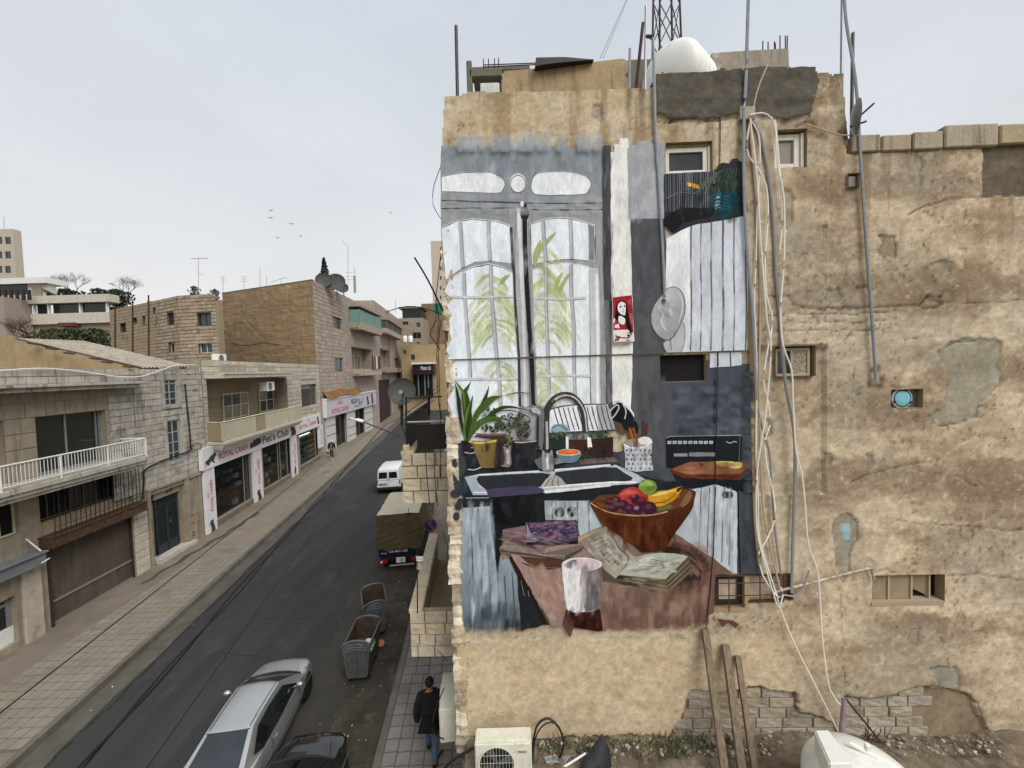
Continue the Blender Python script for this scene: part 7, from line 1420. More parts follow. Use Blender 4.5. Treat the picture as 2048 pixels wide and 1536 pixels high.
w_ = b.x - a.x; m = MB(); m.fbox(Fac((a.x, 5.62),(b.x, 5.62)), w_ * .73, w_ * .93, a.z - .16, a.z - .1,.0,.004); m.build('label_plate', mat('plate_yellowish', 'c6c2a0'), ac)
fac_text('Hisense', Fac((a.x, 5.62),(b.x, 5.62)), w_ * .76, w_ * .9, a.z - .148, a.z - .112,.006, mat('dark_green_print', '2f3a34'), ac)
m = MB(); m.obox((a.x + .05,5.66, a.z),(w_ - .1,0,0),(0,.18,0),(0,0,.012)); m.build('lid_panel', MATS['old_white_steel'], ac, bevel=.008)
bp = mat('black_rubber', '17161a', '231d24', rough=.5)
pth = lambda pts, Y: [atY(x, y, Y) for x, y in pts]
cable('hose', pth([(1062,1530),(1066,1490),(1072,1455),(1085,1440),(1100,1438),(1118,1455),(1127,1480),(1124,1505),(1112,1530)],5.85),.018, bp, 'thick black hose arching right of the dirty air conditioner', 'hose'); cable('hose', pth([(1064,1536),(1070,1480),(1082,1455),(1098,1445),(1108,1447)],5.82),.011, bp, 'thin black hose under the thick hose arch', 'hose'); cable('hose', pth([(948,1495),(925,1508),(900,1525),(880,1550)],5.75),.022, bp, 'black hose running left from the dirty air conditioner', 'hose')
# scrap on the rubble
def sheet(name, pts, Y, m_, lb, cat, amp=.03, th=.01):
    P_ = [atY(x, y, Y + k) for x, y, k in pts]; c = sum(P_, Vector()) / len(P_); m = MB(); n = 6; rows = []
    for i in range(n + 1):
        a_ = P_[0].lerp(P_[3], i / n); b_ = P_[1].lerp(P_[2], i / n); rows.append([a_.lerp(b_, j / n) + Vector((0, R.uniform(-amp, amp), R.uniform(-amp, amp))) for j in range(n + 1)])
    m.grid(rows); o = m.build(name, m_, None, label=lb, cat=cat); md = o.modifiers.new('t', 'SOLIDIFY'); md.thickness = th; return o
sheet('plastic_sheet', [(1075,1512,.2),(1100,1497,.25),(1160,1508,.1),(1100,1530,-.1)],5.8, mat('grey_plastic_film', 'a3a6a8', '73767a', scale=9, mix=.9, rough=.3), 'crumpled grey plastic film on the rubble by the black hose', 'plastic', .03,.004)
sheet('cement_sheet', [(1282,1512,.15),(1340,1508,.15),(1358,1545,-.1),(1290,1545,-.1)],5.85, mat('pale_sheet', 'a9aaa4', '85867f', scale=8, mix=.8), 'broken pale grey sheet lying at the foot of the wall', 'sheet', .015,.02)
q = MB(); br_ = [(1150,1560,5.6),(1168,1520,5.7),(1180,1505,5.75),(1188,1490,5.8),(1203,1467,5.85),(1218,1500,5.85),(1221,1530,5.75),(1210,1560,5.6)]; P_ = [atY(*p) for p in br_]; c = sum(P_, Vector()) / 8 + Vector((0,-.12,.03)); q.v = [tuple(p) for p in P_ + [c]]; q.c = [(1,1,1)] * 9; q.f = [[i, (i + 1) % 8,8] for i in range(8)]; o = thing1(q, 'car_bumper', mat('grey_car_plastic', '3a3d40', '232527', scale=3, rough=.35), 'broken dark car bumper corner standing among the weeds', 'bumper', smooth=True); md = o.modifiers.new('t', 'SOLIDIFY'); md.thickness = .02
thing1(MB().tube([atY(1110,1545,5.7), atY(1172,1506,5.8)],.02,4), 'white_strip', white_m, 'white plastic strip leaning on the broken bumper', 'strip')
thing1(MB().tube(pth([(1352,1531),(1400,1524),(1450,1522),(1500,1528)],5.95),.012,5), 'pipe', conc_m, 'thin pale pipe lying behind the timbers', 'pipe')
# big white tank at the lower right, paint-splashed iron pole
tk = atY(1700,1500,4.95); T = empty('water_tank', (tk.x, 4.95,2.3), 'white plastic water tank with a square shoulder in the lower right corner', 'water tank')
rT = .66; zt_ = tk.z; MB().lathe([(rT, -1.3),(rT, -.25),(rT * .97,-.14),(rT * .86,-.03),(rT * .62,.05),(.3,.1),(.02,.11)],(tk.x + .05,4.8, zt_ - .12), n=40).build('shell', plast_m, T, smooth=True)
a = atY(1628,1459,5.1); b = atY(1662,1536,4.6); m = MB(); m.hexa([a + Vector((0,0,-.35)), a + Vector((.2,0,-.35)), b + Vector((.25,0,-.2)), b + Vector((-.05,0,-.2))],[a, a + Vector((.2,0,0)), b + Vector((.28,0,.06)), b + Vector((-.02,0,.06))]); m.build('shoulder', plast_m, T, bevel=.02, smooth=True)
m = MB(); a = atY(1733,1505,4.7); m.obox(a, (.06,0,0),(0,.05,0),(0,0,.09)); a = atY(1695,1490,5.0); m.hexa([a, a + Vector((.06,0,0)), a + Vector((.5,-.25,-.12)), a + Vector((.45,-.3,-.12))],[v + Vector((0,0,.05)) for v in (a, a + Vector((.06,0,0)), a + Vector((.5,-.25,-.12)), a + Vector((.45,-.3,-.12)))]); m.build('rib', plast_m, T, bevel=.01)
pole('iron_post', atY(1689,1398,5.55), atY(1674,1560,5.2),.032, mat('splashed_post', '77747c', '7d3a44', scale=6, mix=.7, spots='c9c6c8', sp=.8, spscale=7, rough=.6), 'iron post splashed with red paint in front of the white tank', 'post'); pole('iron_strut', atY(1693,1399,5.6), atY(1762,1484,5.8),.016, rust_m, 'thin rusty strut running down right from the splashed post', 'strut')
m = MB()
for k in range(26):
    p = atY(R.uniform(1712,1752), R.uniform(1472,1490),5.85); a = R.uniform(.3,2.8); l = R.uniform(.15,.4); m.tube([p, p + Vector((math.cos(a) * l * .5,-.03, math.sin(a) * l * .6)), p + Vector((math.cos(a + .4) * l, -.05, math.sin(a + .3) * l))],.004,3)
thing1(m, 'dry_bush', mat('dry_twig', '4a3a28'), 'dry leafless bush behind the white tank', 'bush')
for x, cl_ in ((1545, 'clear green plastic bottle lying on the rubble'),(1568, 'second plastic bottle lying beside the first')): thing1(MB().lathe([(.03,-.1),(.032,.06),(.012,.1),(.012,.13)], atY(x, 1531,5.85),(1,.1,.15),10), 'bottle', mat('bottle_plastic', '9dbab0', rough=.2), cl_, 'bottle')
# ================================================================== stone balconies on the street face (right side)
bal_m = mat('balcony_stone', 'c8b697', 'b3a07f', spots='7a6a52', sp=.55, spscale=2.5, rnd=.1, vary=.2, bump=.018, bscale=20)
def stone_balcony(Y0, Y1, dep, z0, z1, label, courses, opened):
    f0 = Fac((fr(Y0) - dep, Y0),(fr(Y0) - .02, Y0 - .01)); rt = empty('stone_balcony', f0.w(0, z0), label, 'balcony')
    m = MB(); m.fbox(f0,0, f0.L, z0, z1 - .03,-.2,-.04); x0, x1 = fr(Y0) - dep, fr(Y1) - dep
    m.hexa([(x0, Y0 + .04, z0),(x0 + .2, Y0 + .04, z0),(x1 + .2, Y1, z0),(x1, Y1, z0)],[(x0, Y0 + .04, z1 - .03),(x0 + .2, Y0 + .04, z1 - .03),(x1 + .2, Y1, z1 - .03),(x1, Y1, z1 - .03)])
    m.hexa([(x0 + .2, Y0 + .2, z0),(fr(Y0), Y0 + .2, z0),(fr(Y1), Y1, z0),(x1 + .2, Y1, z0)],[(x0 + .2, Y0 + .2, z0 + .16),(fr(Y0), Y0 + .2, z0 + .16),(fr(Y1), Y1, z0 + .16),(x1 + .2, Y1, z0 + .16)])
    m.build('balcony_body', recess_m, rt)
    stones(rt, f0,0, f0.L, z0, z1,[],(z1 - z0) / courses, (.28,.46), bal_m, 60, o=-.05, thick=.055, joint=.012)
    f1 = Fac((x1, Y1),(x0, Y0)); 
    # coping stones along the outer parapet
    n = max(2, int((Y1 - Y0) / .75))
    for k in range(n):
        ya, yb_ = Y0 + (Y1 - Y0) * k / n + .01, Y0 + (Y1 - Y0) * (k + 1) / n - .01; xa, xb = fr(ya) - dep, fr(yb_) - dep; m = MB(); e = R.uniform(-.015,.015)
        m.hexa([(xa - .02, ya, z1 - .04),(xa + .24 + e, ya, z1 - .04),(xb + .24, yb_, z1 - .04),(xb - .02, yb_, z1 - .04)],[(xa - .02, ya, z1 + .05 + e),(xa + .24 + e, ya, z1 + .05),(xb + .24, yb_, z1 + .05 + e),(xb - .02, yb_, z1 + .05)]); m.build('coping_stone', bal_m, rt, bevel=.02)
    return rt, f0
b1, f1 = stone_balcony(7.12,10.6,.88,3.08,3.95, 'lower stone balcony with an open top over the right pavement', 4, True); b2, f2 = stone_balcony(7.15,11,.92,6.03,6.98, 'upper stone balcony topped with a black metal screen', 4, False)
MB().lathe([(.075,0),(.07,.14),(.05,.17),(.01,.18)], f2.w(.08,6.97,-.08), n=10).build('corner_knob', bal_m, b2)
# black screen and railing on the upper balcony
m = MB(); m.fbox(f2,.26, f2.L, 7.02,7.5,-.2,-.17); m.build('screen_panel', mat('black_sheet', '191817', '24221f', rough=.5), b2)
m = MB(); x0 = fr(7.3) - .88; x1 = fr(11) - .88
for k in range(26): t = k / 25; Yy = 7.25 + 3.7 * t; m.obox((fr(Yy) - .84, Yy, 7.02),(.012,0,0),(0,.03,0),(0,0,.62))
m.build('balusters', black_m, b2, kind='stuff'); m = MB(); m.tube([(fr(7.25) - .84,7.25,7.66),(fr(11) - .84,11,7.66)],.025).tube([(fr(7.25) - .84,7.25,7.56),(fr(7.25) - .1,7.25,7.56)],.02).tube([(fr(7.25) - .84,7.25,7.04),(fr(11) - .84,11,7.04)],.02); m.build('handrail', mat('pale_rail', 'a9a79f', rough=.5), b2)
m = MB(); m.poly([(fr(7.3) - .8,7.3,7.0),(fr(11) - .8,11,7.0),(fr(11) - .8,11,7.55),(fr(7.3) - .8,7.3,7.55)]); m.build('inner_screen', mat('black_sheet', '191817'), b2)
# satellite dish and its frame
dc = atY(804,783,7.4); SD = empty('satellite_dish', dc, 'large dark grey dish mounted over the street above the upper balcony', 'satellite dish'); ax = Vector((.12,-1,.2)); rD = .265
pr = [(rD * math.sin(t),-.0 + .16 * (1 - math.cos(t)) * .9) for t in [i * 1.25 / 8 for i in range(9)]]; MB().lathe([(r_ / math.sin(1.25), h) for r_, h in pr], dc + ax.normalized() * -.08, ax, 30, cap=False).build('reflector', mat('dish_grey', '4f504b', '5d5d57', mix=.7, scale=3, rough=.6), SD, smooth=True)
m = MB(); u = dc + ax.normalized() * .22 + Vector((.02,0,-.05)); m.lathe([(.03,-.05),(.03,.04),(.04,.05)], u, ax, 10); m.tube([u, dc + Vector((.02,-.02,-.26))],.01,5); m.build('feed_horn', alu_m, SD)
m = MB(); m.tube([dc + Vector((-.0,.06,0)), atY(804,850,7.4), atY(803,848,7.4)],.016,5).tube([atY(803,800,7.42), atY(803,850,7.42)],.02,5).tube([atY(803,850,7.4), atY(812,875,7.2)],.012,5); m.build('mount', black_m, SD)
PL = pole('balcony_post', atY(812,793,7.2), atY(813,900,7.2),.018, black_m, 'black upright post carrying the dish and the street lamp arm', 'post'); pole('wall_bracket', atY(812,797,7.2), atY(884,793,7.5),.014, black_m, 'black horizontal bar from the post to the wall corner', 'bracket'); pole('bracket_post', atY(857,775,8.5), atY(858,830,8.5),.03, black_m, 'short thick black post behind the dish frame', 'post')
LA = empty('street_lamp', atY(812,877,7.2), 'street lamp on a long black arm reaching left over the road', 'street lamp'); MB().tube([atY(812,877,7.2), atY(725,843,7.1)],.012,6).build('arm', black_m, LA); hd = (atY(700,836,7.08) - atY(728,843,7.1)); h0 = atY(728,843,7.1); m = MB()
m.grid([[h0 + hd * t + Vector((0, w2 * math.cos(a),.6 * w2 * math.sin(a))) for a in [2 * math.pi * i / 10 for i in range(10)]] for t, w2 in ((0,.02),(.08,.05),(.45,.055),(.55,.03),(.95,.022),(1,.005))], None, True); m.build('lamp_head', white_m, LA, smooth=True)
for pts, r_, lb in (([(829,515),(856,560),(880,610),(890,630)],.016, 'stiff dark rod rising from the wall corner over the street'),([(772,625),(800,615),(830,613),(866,622),(888,632)],.008, 'thin black cable arching left from the wall corner'),([(872,602),(872,640),(862,660),(862,672),(874,690),(880,700)],.008, 'black cable loop hanging at the wall corner'),([(884,480),(876,560),(872,600),(878,640),(874,700),(876,790),(884,840)],.008, 'black cable running down the building corner'),([(882,640),(877,700),(880,800),(882,960)],.007, 'thin second cable down the building corner'),([(868,905),(870,960),(876,1012)],.008, 'black cable down the upper stone balcony'),([(851,905),(853,940),(857,985),(860,1012)],.008, 'dark cable across the stones of the upper balcony'),([(818,1016),(815,1035),(812,1048)],.005, 'short thin wire below the upper balcony'),([(884,1062),(895,1090),(893,1120),(885,1145)],.006, 'thin wire looping over the facing stones'),([(875,1300),(890,1316),(895,1322)],.006, 'short wire under the lower balcony')): cable('cable' if 'rod' not in lb else 'rod', pth(pts, 6.9), r_, wire_m, lb, 'cable' if 'rod' not in lb else 'rod')
pole('iron_rod', atY(834,1062,7.1), atY(835,1226,7.0),.012, black_m, 'thin black rod standing at the lower balcony corner', 'rod')
q = MB(); q.grid([[atY(832 + 4 * j + R.uniform(-1,1),1112 + 9 * i + R.uniform(-1,1),7.05 + .02 * math.sin(j * 2 + i)) for j in range(4)] for i in range(4)]); thing1(q, 'rag', mat('pink_rag', 'c2b2a8', rough=.9), 'pale rag tied to the rod by the lower balcony', 'rag'); rock('bag', atY(840,1118,7.0),.05,.04,.03, scr_m, None, .3); tag(bpy.data.objects['bag'], 'small white plastic bag caught on the rod of the lower balcony', 'bag')
# facade air conditioner near the walking man
fa_ = Fac((fr(7.4),7.4),(fr(6.5),6.5)); fa_.n = -fa_.n; ac_unit('air_conditioner', fa_.w(0,1.95,.02), fa_.t, fa_.n, .85,.62,.3, 'pale air conditioner fixed to the street face beside the walking man', body=MATS['old_white_steel']); cable('cable', [atY(889,1375,6.6), atY(880,1395,6.5), atY(868,1430,6.4), atY(864,1455,6.35), atY(872,1470,6.4), atY(888,1478,6.5)],.01, wire_m, 'black cable looping over the pale air conditioner'); cable('hose', [ground(885,1500,.2), ground(872,1520,.2), ground(868,1545,.2)],.02, bp, 'black hose coil at the foot of the facing stones', 'hose')

# ================================================================== vehicles (local frames: x right, y forward, z up, origin on the ground at the front)
def place(rt_loc, head):
    h = Vector((head[0], head[1],0)).normalized(); r = Vector((h.y, -h.x, 0)); o = Vector(rt_loc); return lambda x, y, z: o + r * x + h * y + Vector((0,0, z))
tyre_m = mat('tyre', '161616', rough=.8); rim_m = mat('alloy', '9a9c9e', rough=.35, metal=.7); lamp_m = mat('headlamp', 'c9cfd2', rough=.1, spec=.8); tail_m = mat('tail_lamp', '8a1a1c', rough=.2); carglass = mat('car_glass', '14181a', rough=.04, spec=.7)
def wheel(T, x, y, r, parent, side, w_=.17):
    c = T(x, y, r); ax = (T(side, 0,0) - T(0,0,0)); wo = MB().lathe([(r * .6,-w_ / 2),(r * .96,-w_ / 2),(r, -w_ * .3),(r, w_ * .3),(r * .96, w_ / 2),(r * .62, w_ / 2)], c, ax, 24).build('wheel', tyre_m, parent, smooth=True)
    m = MB(); m.lathe([(r * .62, w_ * .42),(r * .55, w_ * .3),(r * .15, w_ * .34),(.01, w_ * .36)], c, ax, 20, cap=False); m.build('rim', rim_m, wo, smooth=True)
def car(name, loc, head, paint_, label, group=None, glass=carglass):
    rt = empty(name, loc, label, 'car', group); T = place(loc, head); W_ = .75
    st = [(0,.40,.48,.44),(.03,.50,.56,.50),(.10,.59,.64,.57),(.24,.655,.695,.63),(.42,.695,.725,.66),(.6,.72,.745,.69),(.9,.745,.785,.725),(1.15,.75,.815,.75)] + [(t, .755,.84,.78) for t in (1.35,1.6,1.9,2.2,2.5,2.8,3.1)] + [(3.35,.75,.85,.785),(3.7,.735,.85,.78),(3.95,.70,.83,.75),(4.05,.64,.76,.69),(4.1,.56,.66,.6)]
    ts = sorted({round(q[0],3) for q in st} | {round(.045 * i, 3) for i in range(1,91)}); I = lambda t, k: float(np.interp(t, [q[0] for q in st],[q[k] for q in st]))
    def zb(t):
        z = .19
        for c in (.72,3.3):
            if abs(t - c) < .335: z = max(z, .27 + math.sqrt(max(.335 ** 2 - (t - c) ** 2,0)) - .02)
        return min(z, I(t, 3) - .12)
    rows = []
    for t in ts:
        w_, zt, zs, b = I(t, 1), I(t, 2), I(t, 3), zb(t); h = [(.72 * w_, .2),(.93 * w_, b),(1.0 * w_, max(b + .02,.36)),(1.0 * w_, max(b + .05,.52)),(.975 * w_, max(zs - .09, b + .08)),(.93 * w_, zs),(.80 * w_, zs + (zt - zs) * .75),(.5 * w_, zt),(.2 * w_, zt + .018)]
        rows.append([T(x, -t, z) for x, z in h] + [T(-x, -t, z) for x, z in h[::-1]])
    m = MB(); ids = m.grid(rows); m.f.append(ids[0]); m.f.append(ids[-1]); bo = m.build('body', paint_, rt, smooth=True)
    # cabin
    def lp(a, b, t): return tuple(u + (v - u) * t for u, v in zip(a, b))
    C_ = [(.64,.86,.785),(.46,1.60,1.175),(.45,2.72,1.175),(.60,3.45,.85)]
    def cab(u, v):   # u across -1..1, v 0..3 along
        k = min(int(v),2); f = v - k; hw, t, z = lp(C_[k], C_[k + 1], f); bow = .09 * (1 - u * u) if k == 0 else 0
        return T(hw * u, -(t - bow * (1 - f) + (-.06 * (1 - u * u) * f if k == 0 else .05 * (1 - u * u) * (1 if k == 2 else 0))), z + .035 * (1 - u * u) * (1 if k == 1 else f if k == 0 else 1 - f) + (.02 * math.sin(math.pi * f) if k == 1 else 0))
    us = [-1,-.94,-.85,-.5,0,.5,.85,.94,1]; vs = [0,.06,.3,.6,.93,1,1.05,1.3,1.6,1.92,2,2.06,2.3,2.6,2.9,3]
    m = MB(); m.grid([[cab(u, v) for u in us] for v in vs])
    for s in (1,-1):
        base = [(.70,.86),(.715,1.6),(.715,2.2),(.715,2.72),(.69,3.45)]; top = [(.64,.86,.785),(.46,1.60,1.175),(.46,2.2,1.185),(.45,2.72,1.175),(.60,3.45,.85)]
        m.grid([[T(s * x, -t, .77) for x, t in base],[T(s * (x * .35 + a * .65),-t, .77 * .45 + z * .55) for (x, t),(a, _, z) in zip(base, top)],[T(s * a, -t, z) for a, t, z in top]])
    m.build('cabin', paint_, rt, smooth=True)
    def gl(nm, us_, vs_): 
        q = MB(); q.grid([[cab(u, v) + Vector((0,0,.006)) + (T(0,1,0) - T(0,0,0)) * (.006 if v < 1 else -.006) for u in us_] for v in vs_]); return q.build(nm, glass, rt, smooth=True)
    u_ = [-.9,-.5,0,.5,.9]; gl('windscreen', u_, [.04,.3,.6,.93]); gl('rear_window', [-.84,-.45,0,.45,.84],[2.08,2.4,2.7,2.93])
    q = MB()
    for s in (-.86,.86): q.tube([cab(s, v) + Vector((0,0,.004)) for v in (1.0,1.2,1.5,1.8,2.0)],.008,5)
    q.build('roof_seam', black_m, rt)
    q = MB(); q.tube([cab(u, 2.07) + Vector((0,0,.004)) for u in u_],.01,5).tube([cab(u, .95) + Vector((0,0,.004)) for u in u_],.01,5); q.build('window_seal', black_m, rt)
    for s in (1,-1):
        q = MB(); q.poly([T(s * (x + .012),-t, z) for x, t, z in ((.70,1.22,.82),(.53,1.64,1.12),(.50,2.2,1.14),(.505,2.68,1.12),(.63,3.12,.90),(.70,2.9,.82),(.715,2.2,.81))]); q.build('side_window', carglass, rt)
        q = MB(); q.tube([T(s * .58,-2.05,1.0), T(s * .705,-2.03,.81)],.012,4); q.build('window_post', black_m, rt)
        q = MB(); q.ell(T(s * .82,-1.38,.90),.085,.06,.055,10,6); q.tube([T(s * .7,-1.36,.84), T(s * .78,-1.37,.88)],.02,5); q.build('mirror', paint_, rt, smooth=True)
        q = MB(); q.ell(T(s * .47,-.11,.545),.1,.06,.04,10,6); q.build('headlight', lamp_m, rt, smooth=True)
        q = MB(); q.ell(T(s * .56,-4.05,.64),.09,.06,.06,10,6); q.build('tail_light', tail_m, rt, smooth=True)
        q = MB(); q.tube([T(s * .752,-.45,.5), T(s * .765,-1.6,.5), T(s * .765,-2.9,.5), T(s * .74,-3.75,.5)],.012,4); q.build('side_trim', mat('trim_grey', '55565a', rough=.5), rt)
        q = MB()
        for t in (1.25,2.62): q.tube([T(s * .757,-t, .3), T(s * .76,-t, .7), T(s * .71,-t, .79)],.005,4)
        q.build('door_seam', black_m, rt)
        q = MB(); q.tube([T(s * .757,-2.42,.66), T(s * .765,-2.52,.665)],.013,5); q.build('door_handle', paint_, rt)
        for t in (.72,3.3): wheel(T, s * .665,-t, .27, rt, s)
        q = MB()
        for t in (.72,3.3): q.lathe([(.33,0),(.33,.3)], T(s * .42,-t, .29), T(s, 0,0) - T(0,0,0),18)
        q.build('wheel_well', dark_m, rt)
    q = MB()
    for u in (-.55,.55): q.tube([T(u * .55,-.18,.668), T(u * .85,-.6,.765), T(u * 1.02,-1.0,.815)],.006,4)
    q.build('bonnet_crease', paint_, rt)
    q = MB(); q.tube([T(x, -.86 + .1 * (1 - (x / .62) ** 2),.80 - .02 * abs(x)) for x in (-.62,-.3,0,.3,.62)],.03,6); q.build('scuttle', black_m, rt)
    return rt
silver = mat('silver_paint', 'c2c3c1', 'b2b4b2', scale=1.5, mix=.5, rough=.34, metal=.75, coat=.4, spots='a39c8c', sp=.25, spscale=3.5); blackp = mat('black_paint', '0b0c0d', rough=.15, coat=.8)
car('silver_car', (-6.42,10.42,.048),(-.13,1), silver, 'dusty silver saloon car driving away up the street', glass=mat('dusty_car_glass', '1c2225', '363d40', scale=1.6, mix=.5, rough=.1, spec=.7)); car('black_car', (-4.48,8.25,.005),(-.06,1), blackp, 'glossy black car nose parked right of the silver car')
def rrect(T, y, hw, z0, z1, r, n=4, tap=0):
    q = []
    for cx, cz, a0 in ((hw - r - tap, z1 - r, 0),(-hw + r + tap, z1 - r, 90),(-hw + r, z0 + r, 180),(hw - r, z0 + r, 270)):
        for k in range(n + 1): a = math.radians(a0 + 90 * k / n); q.append(T(cx + r * math.cos(a), y, cz + r * math.sin(a)))
    return q
# white van
L0 = Vector((-8.55,25.7, gz(25.7))); V = empty('white_van', L0, 'small white panel van with two dark rear windows driving away', 'van'); T = place(L0,(-.13,1)); vw = mat('van_white', 'dcdddb', 'cfcfca', scale=2, mix=.5, rough=.35, coat=.3)
m = MB(); ids = m.grid([rrect(T, y, w_, .3, z1,.14,4, tp) for y, w_, z1, tp in ((-.02,.72,1.55,.1),(.02,.76,1.66,.09),(.2,.78,1.72,.1),(1.6,.79,1.74,.1),(2.4,.78,1.68,.11),(2.9,.77,1.15,.08),(3.7,.74,.95,.06),(3.85,.66,.8,.06))], None, True); m.f.append(ids[0]); m.f.append(ids[-1]); m.build('body', vw, V, smooth=True)
for s in (1,-1):
    MB().poly([T(s * .06,-.03,1.06), T(s * .62,-.03,1.06), T(s * .57,-.022,1.48), T(s * .06,-.022,1.48)]).build('rear_window', carglass, V)
    MB().obox(T(s * .72,-.03,.62), T(.05,0,0) - T(0,0,0), T(0,.08,0) - T(0,0,0),(0,0,.3)).build('tail_light', tail_m, V); wheel(T, s * .7,.55,.28, V, s); wheel(T, s * .7,3.1,.28, V, s)
    MB().poly([T(s * .795,1.75,1.05), T(s * .785,2.5,1.05), T(s * .7,2.25,1.5), T(s * .71,1.75,1.52)]).build('side_window', carglass, V)
MB().obox(T(-.76,-.09,.28), T(1.52,0,0) - T(0,0,0), T(0,.12,0) - T(0,0,0),(0,0,.2)).build('bumper', black_m, V, bevel=.03)
m = MB(); m.tube([T(0,-.035,.55), T(0,-.03,1.55)],.008,4).tube([T(-.7,-.035,.95), T(.7,-.035,.95)],.008,4); m.build('door_seam', alu_m, V); m = MB(); m.ell(T(.03,-.05,.99),.04,.02,.05,8,5); m.build('door_handle', black_m, V)
m = MB(); m.obox(T(-.6,-.045,.6), T(.5,0,0) - T(0,0,0), T(0,.02,0) - T(0,0,0),(0,0,.13)); pl_ = m.build('number_plate', mat('plate_dark', '3c3b38'), V); fp = Fac(tuple(T(-.6,-.05,0))[:2], tuple(T(-.1,-.05,0))[:2]); fac_text('16-38865', fp, .05,.45, L0.z + .63, L0.z + .7,.004, white_m, pl_)
# small truck with a tarpaulin
L0 = Vector((-4.9,15.75, gz(15.7))); TR = empty('tarp_truck', L0, 'small blue truck parked at the right kerb under an olive tarpaulin', 'truck'); T = place(L0,(-.13,1)); olive = mat('olive_tarp', '52482f', '41381f', scale=1.6, mix=.8, rough=.85, bump=.01, bscale=9); navy = mat('navy_paint', '161a33', '0f1226', rough=.35)
tarp_top = mat('faded_tarp', 'bcb29c', 'a89d86', scale=1.5, mix=.8, rough=.9, bump=.008, bscale=10)
def wr(x, y, a): return a * .7 * (math.sin(x * 2.3 + y * 3.1) + .6 * math.sin(y * 5.3 - x * 1.4) + .5 * math.sin(x * 3.7 + y * 2))
nn = 24; m = MB(); m.grid([[T(-.86 + 1.72 * i / nn, 3.0 * j / nn, 2.5 + wr(i * .2, j * .25,.012) - .05 * abs(i / nn - .5) ** 2 + .03 * abs(math.sin(j * math.pi / 6)) + (-.03 if i in (0, nn) else 0)) for i in range(nn + 1)] for j in range(nn + 1)]); m.build('tarp_top', tarp_top, TR, smooth=2)
m = MB(); m.grid([[T(-.87 + 1.74 * i / nn, -.02 - .05 * math.sin(math.pi * i / nn) * j / nn + wr(i * .25, j * .5,.014),2.49 - 1.47 * j / nn + (.05 * math.sin(i * .8) if j == nn else 0)) for i in range(nn + 1)] for j in range(nn + 1)])
for s in (-1,1): m.grid([[T(s * (.865 + wr(i * .3, j * .4,.012) + .03 * j / nn),3.0 * i / nn, 2.48 - 1.45 * j / nn) for i in range(nn + 1)] for j in range(nn + 1)])
m.build('tarp_curtain', olive, TR, smooth=2)
DX = lambda x, y, z: T(x, y, z) - T(0,0,0)
MB().obox(T(-.82,-.02,.74), DX(1.64,0,0), DX(0,.05,0),(0,0,.32)).build('tailgate', navy, TR, bevel=.015); MB().obox(T(-.8,.05,.6), DX(1.6,0,0), DX(0,3,0),(0,0,.14)).build('chassis', black_m, TR)
fp = Fac(tuple(T(-.82,-.025,0))[:2], tuple(T(.82,-.025,0))[:2]); fac_text('KIA MOTORS', fp, .42,1.16, L0.z + .9, L0.z + .99,.004, white_m, TR); fac_text('Bongo', fp, .1,.32, L0.z + .86, L0.z + .92,.004, white_m, TR)
for s in (1,-1):
    MB().obox(T(s * .64 - .16,-.05,.46), DX(.32,0,0), DX(0,.06,0),(0,0,.16)).build('tail_light', tail_m, TR, bevel=.01)
    for y in (.8,4.0): wheel(T, s * .68, y, .3, TR, s, .2)
    MB().ell(T(s * .72,-.06,.54),.05,.02,.05,8,5).build('reflector', lamp_m, TR)
pl_ = MB().obox(T(-.13,-.05,.46), DX(.36,0,0), DX(0,.02,0),(0,0,.22)).build('number_plate', white_m, TR); fp = Fac(tuple(T(-.13,-.05,0))[:2], tuple(T(.23,-.05,0))[:2]); fac_text('58', fp, .17,.28, L0.z + .58, L0.z + .65,.005, ink_m, pl_); fac_text('4271', fp, .13,.3, L0.z + .48, L0.z + .55,.005, ink_m, pl_)
MB().tube([T(-.4,-.08,.38), T(.6,-.08,.38)],.03,6).build('bumper', alu_m, TR); m = MB(); ids = m.grid([rrect(T, y, .8,.5, z1,.1) for y, z1 in ((3.15,1.9),(4.3,1.9),(4.75,1.2),(4.85,.9))], None, True); m.f.append(ids[0]); m.f.append(ids[-1]); m.build('cab', navy, TR, smooth=True)
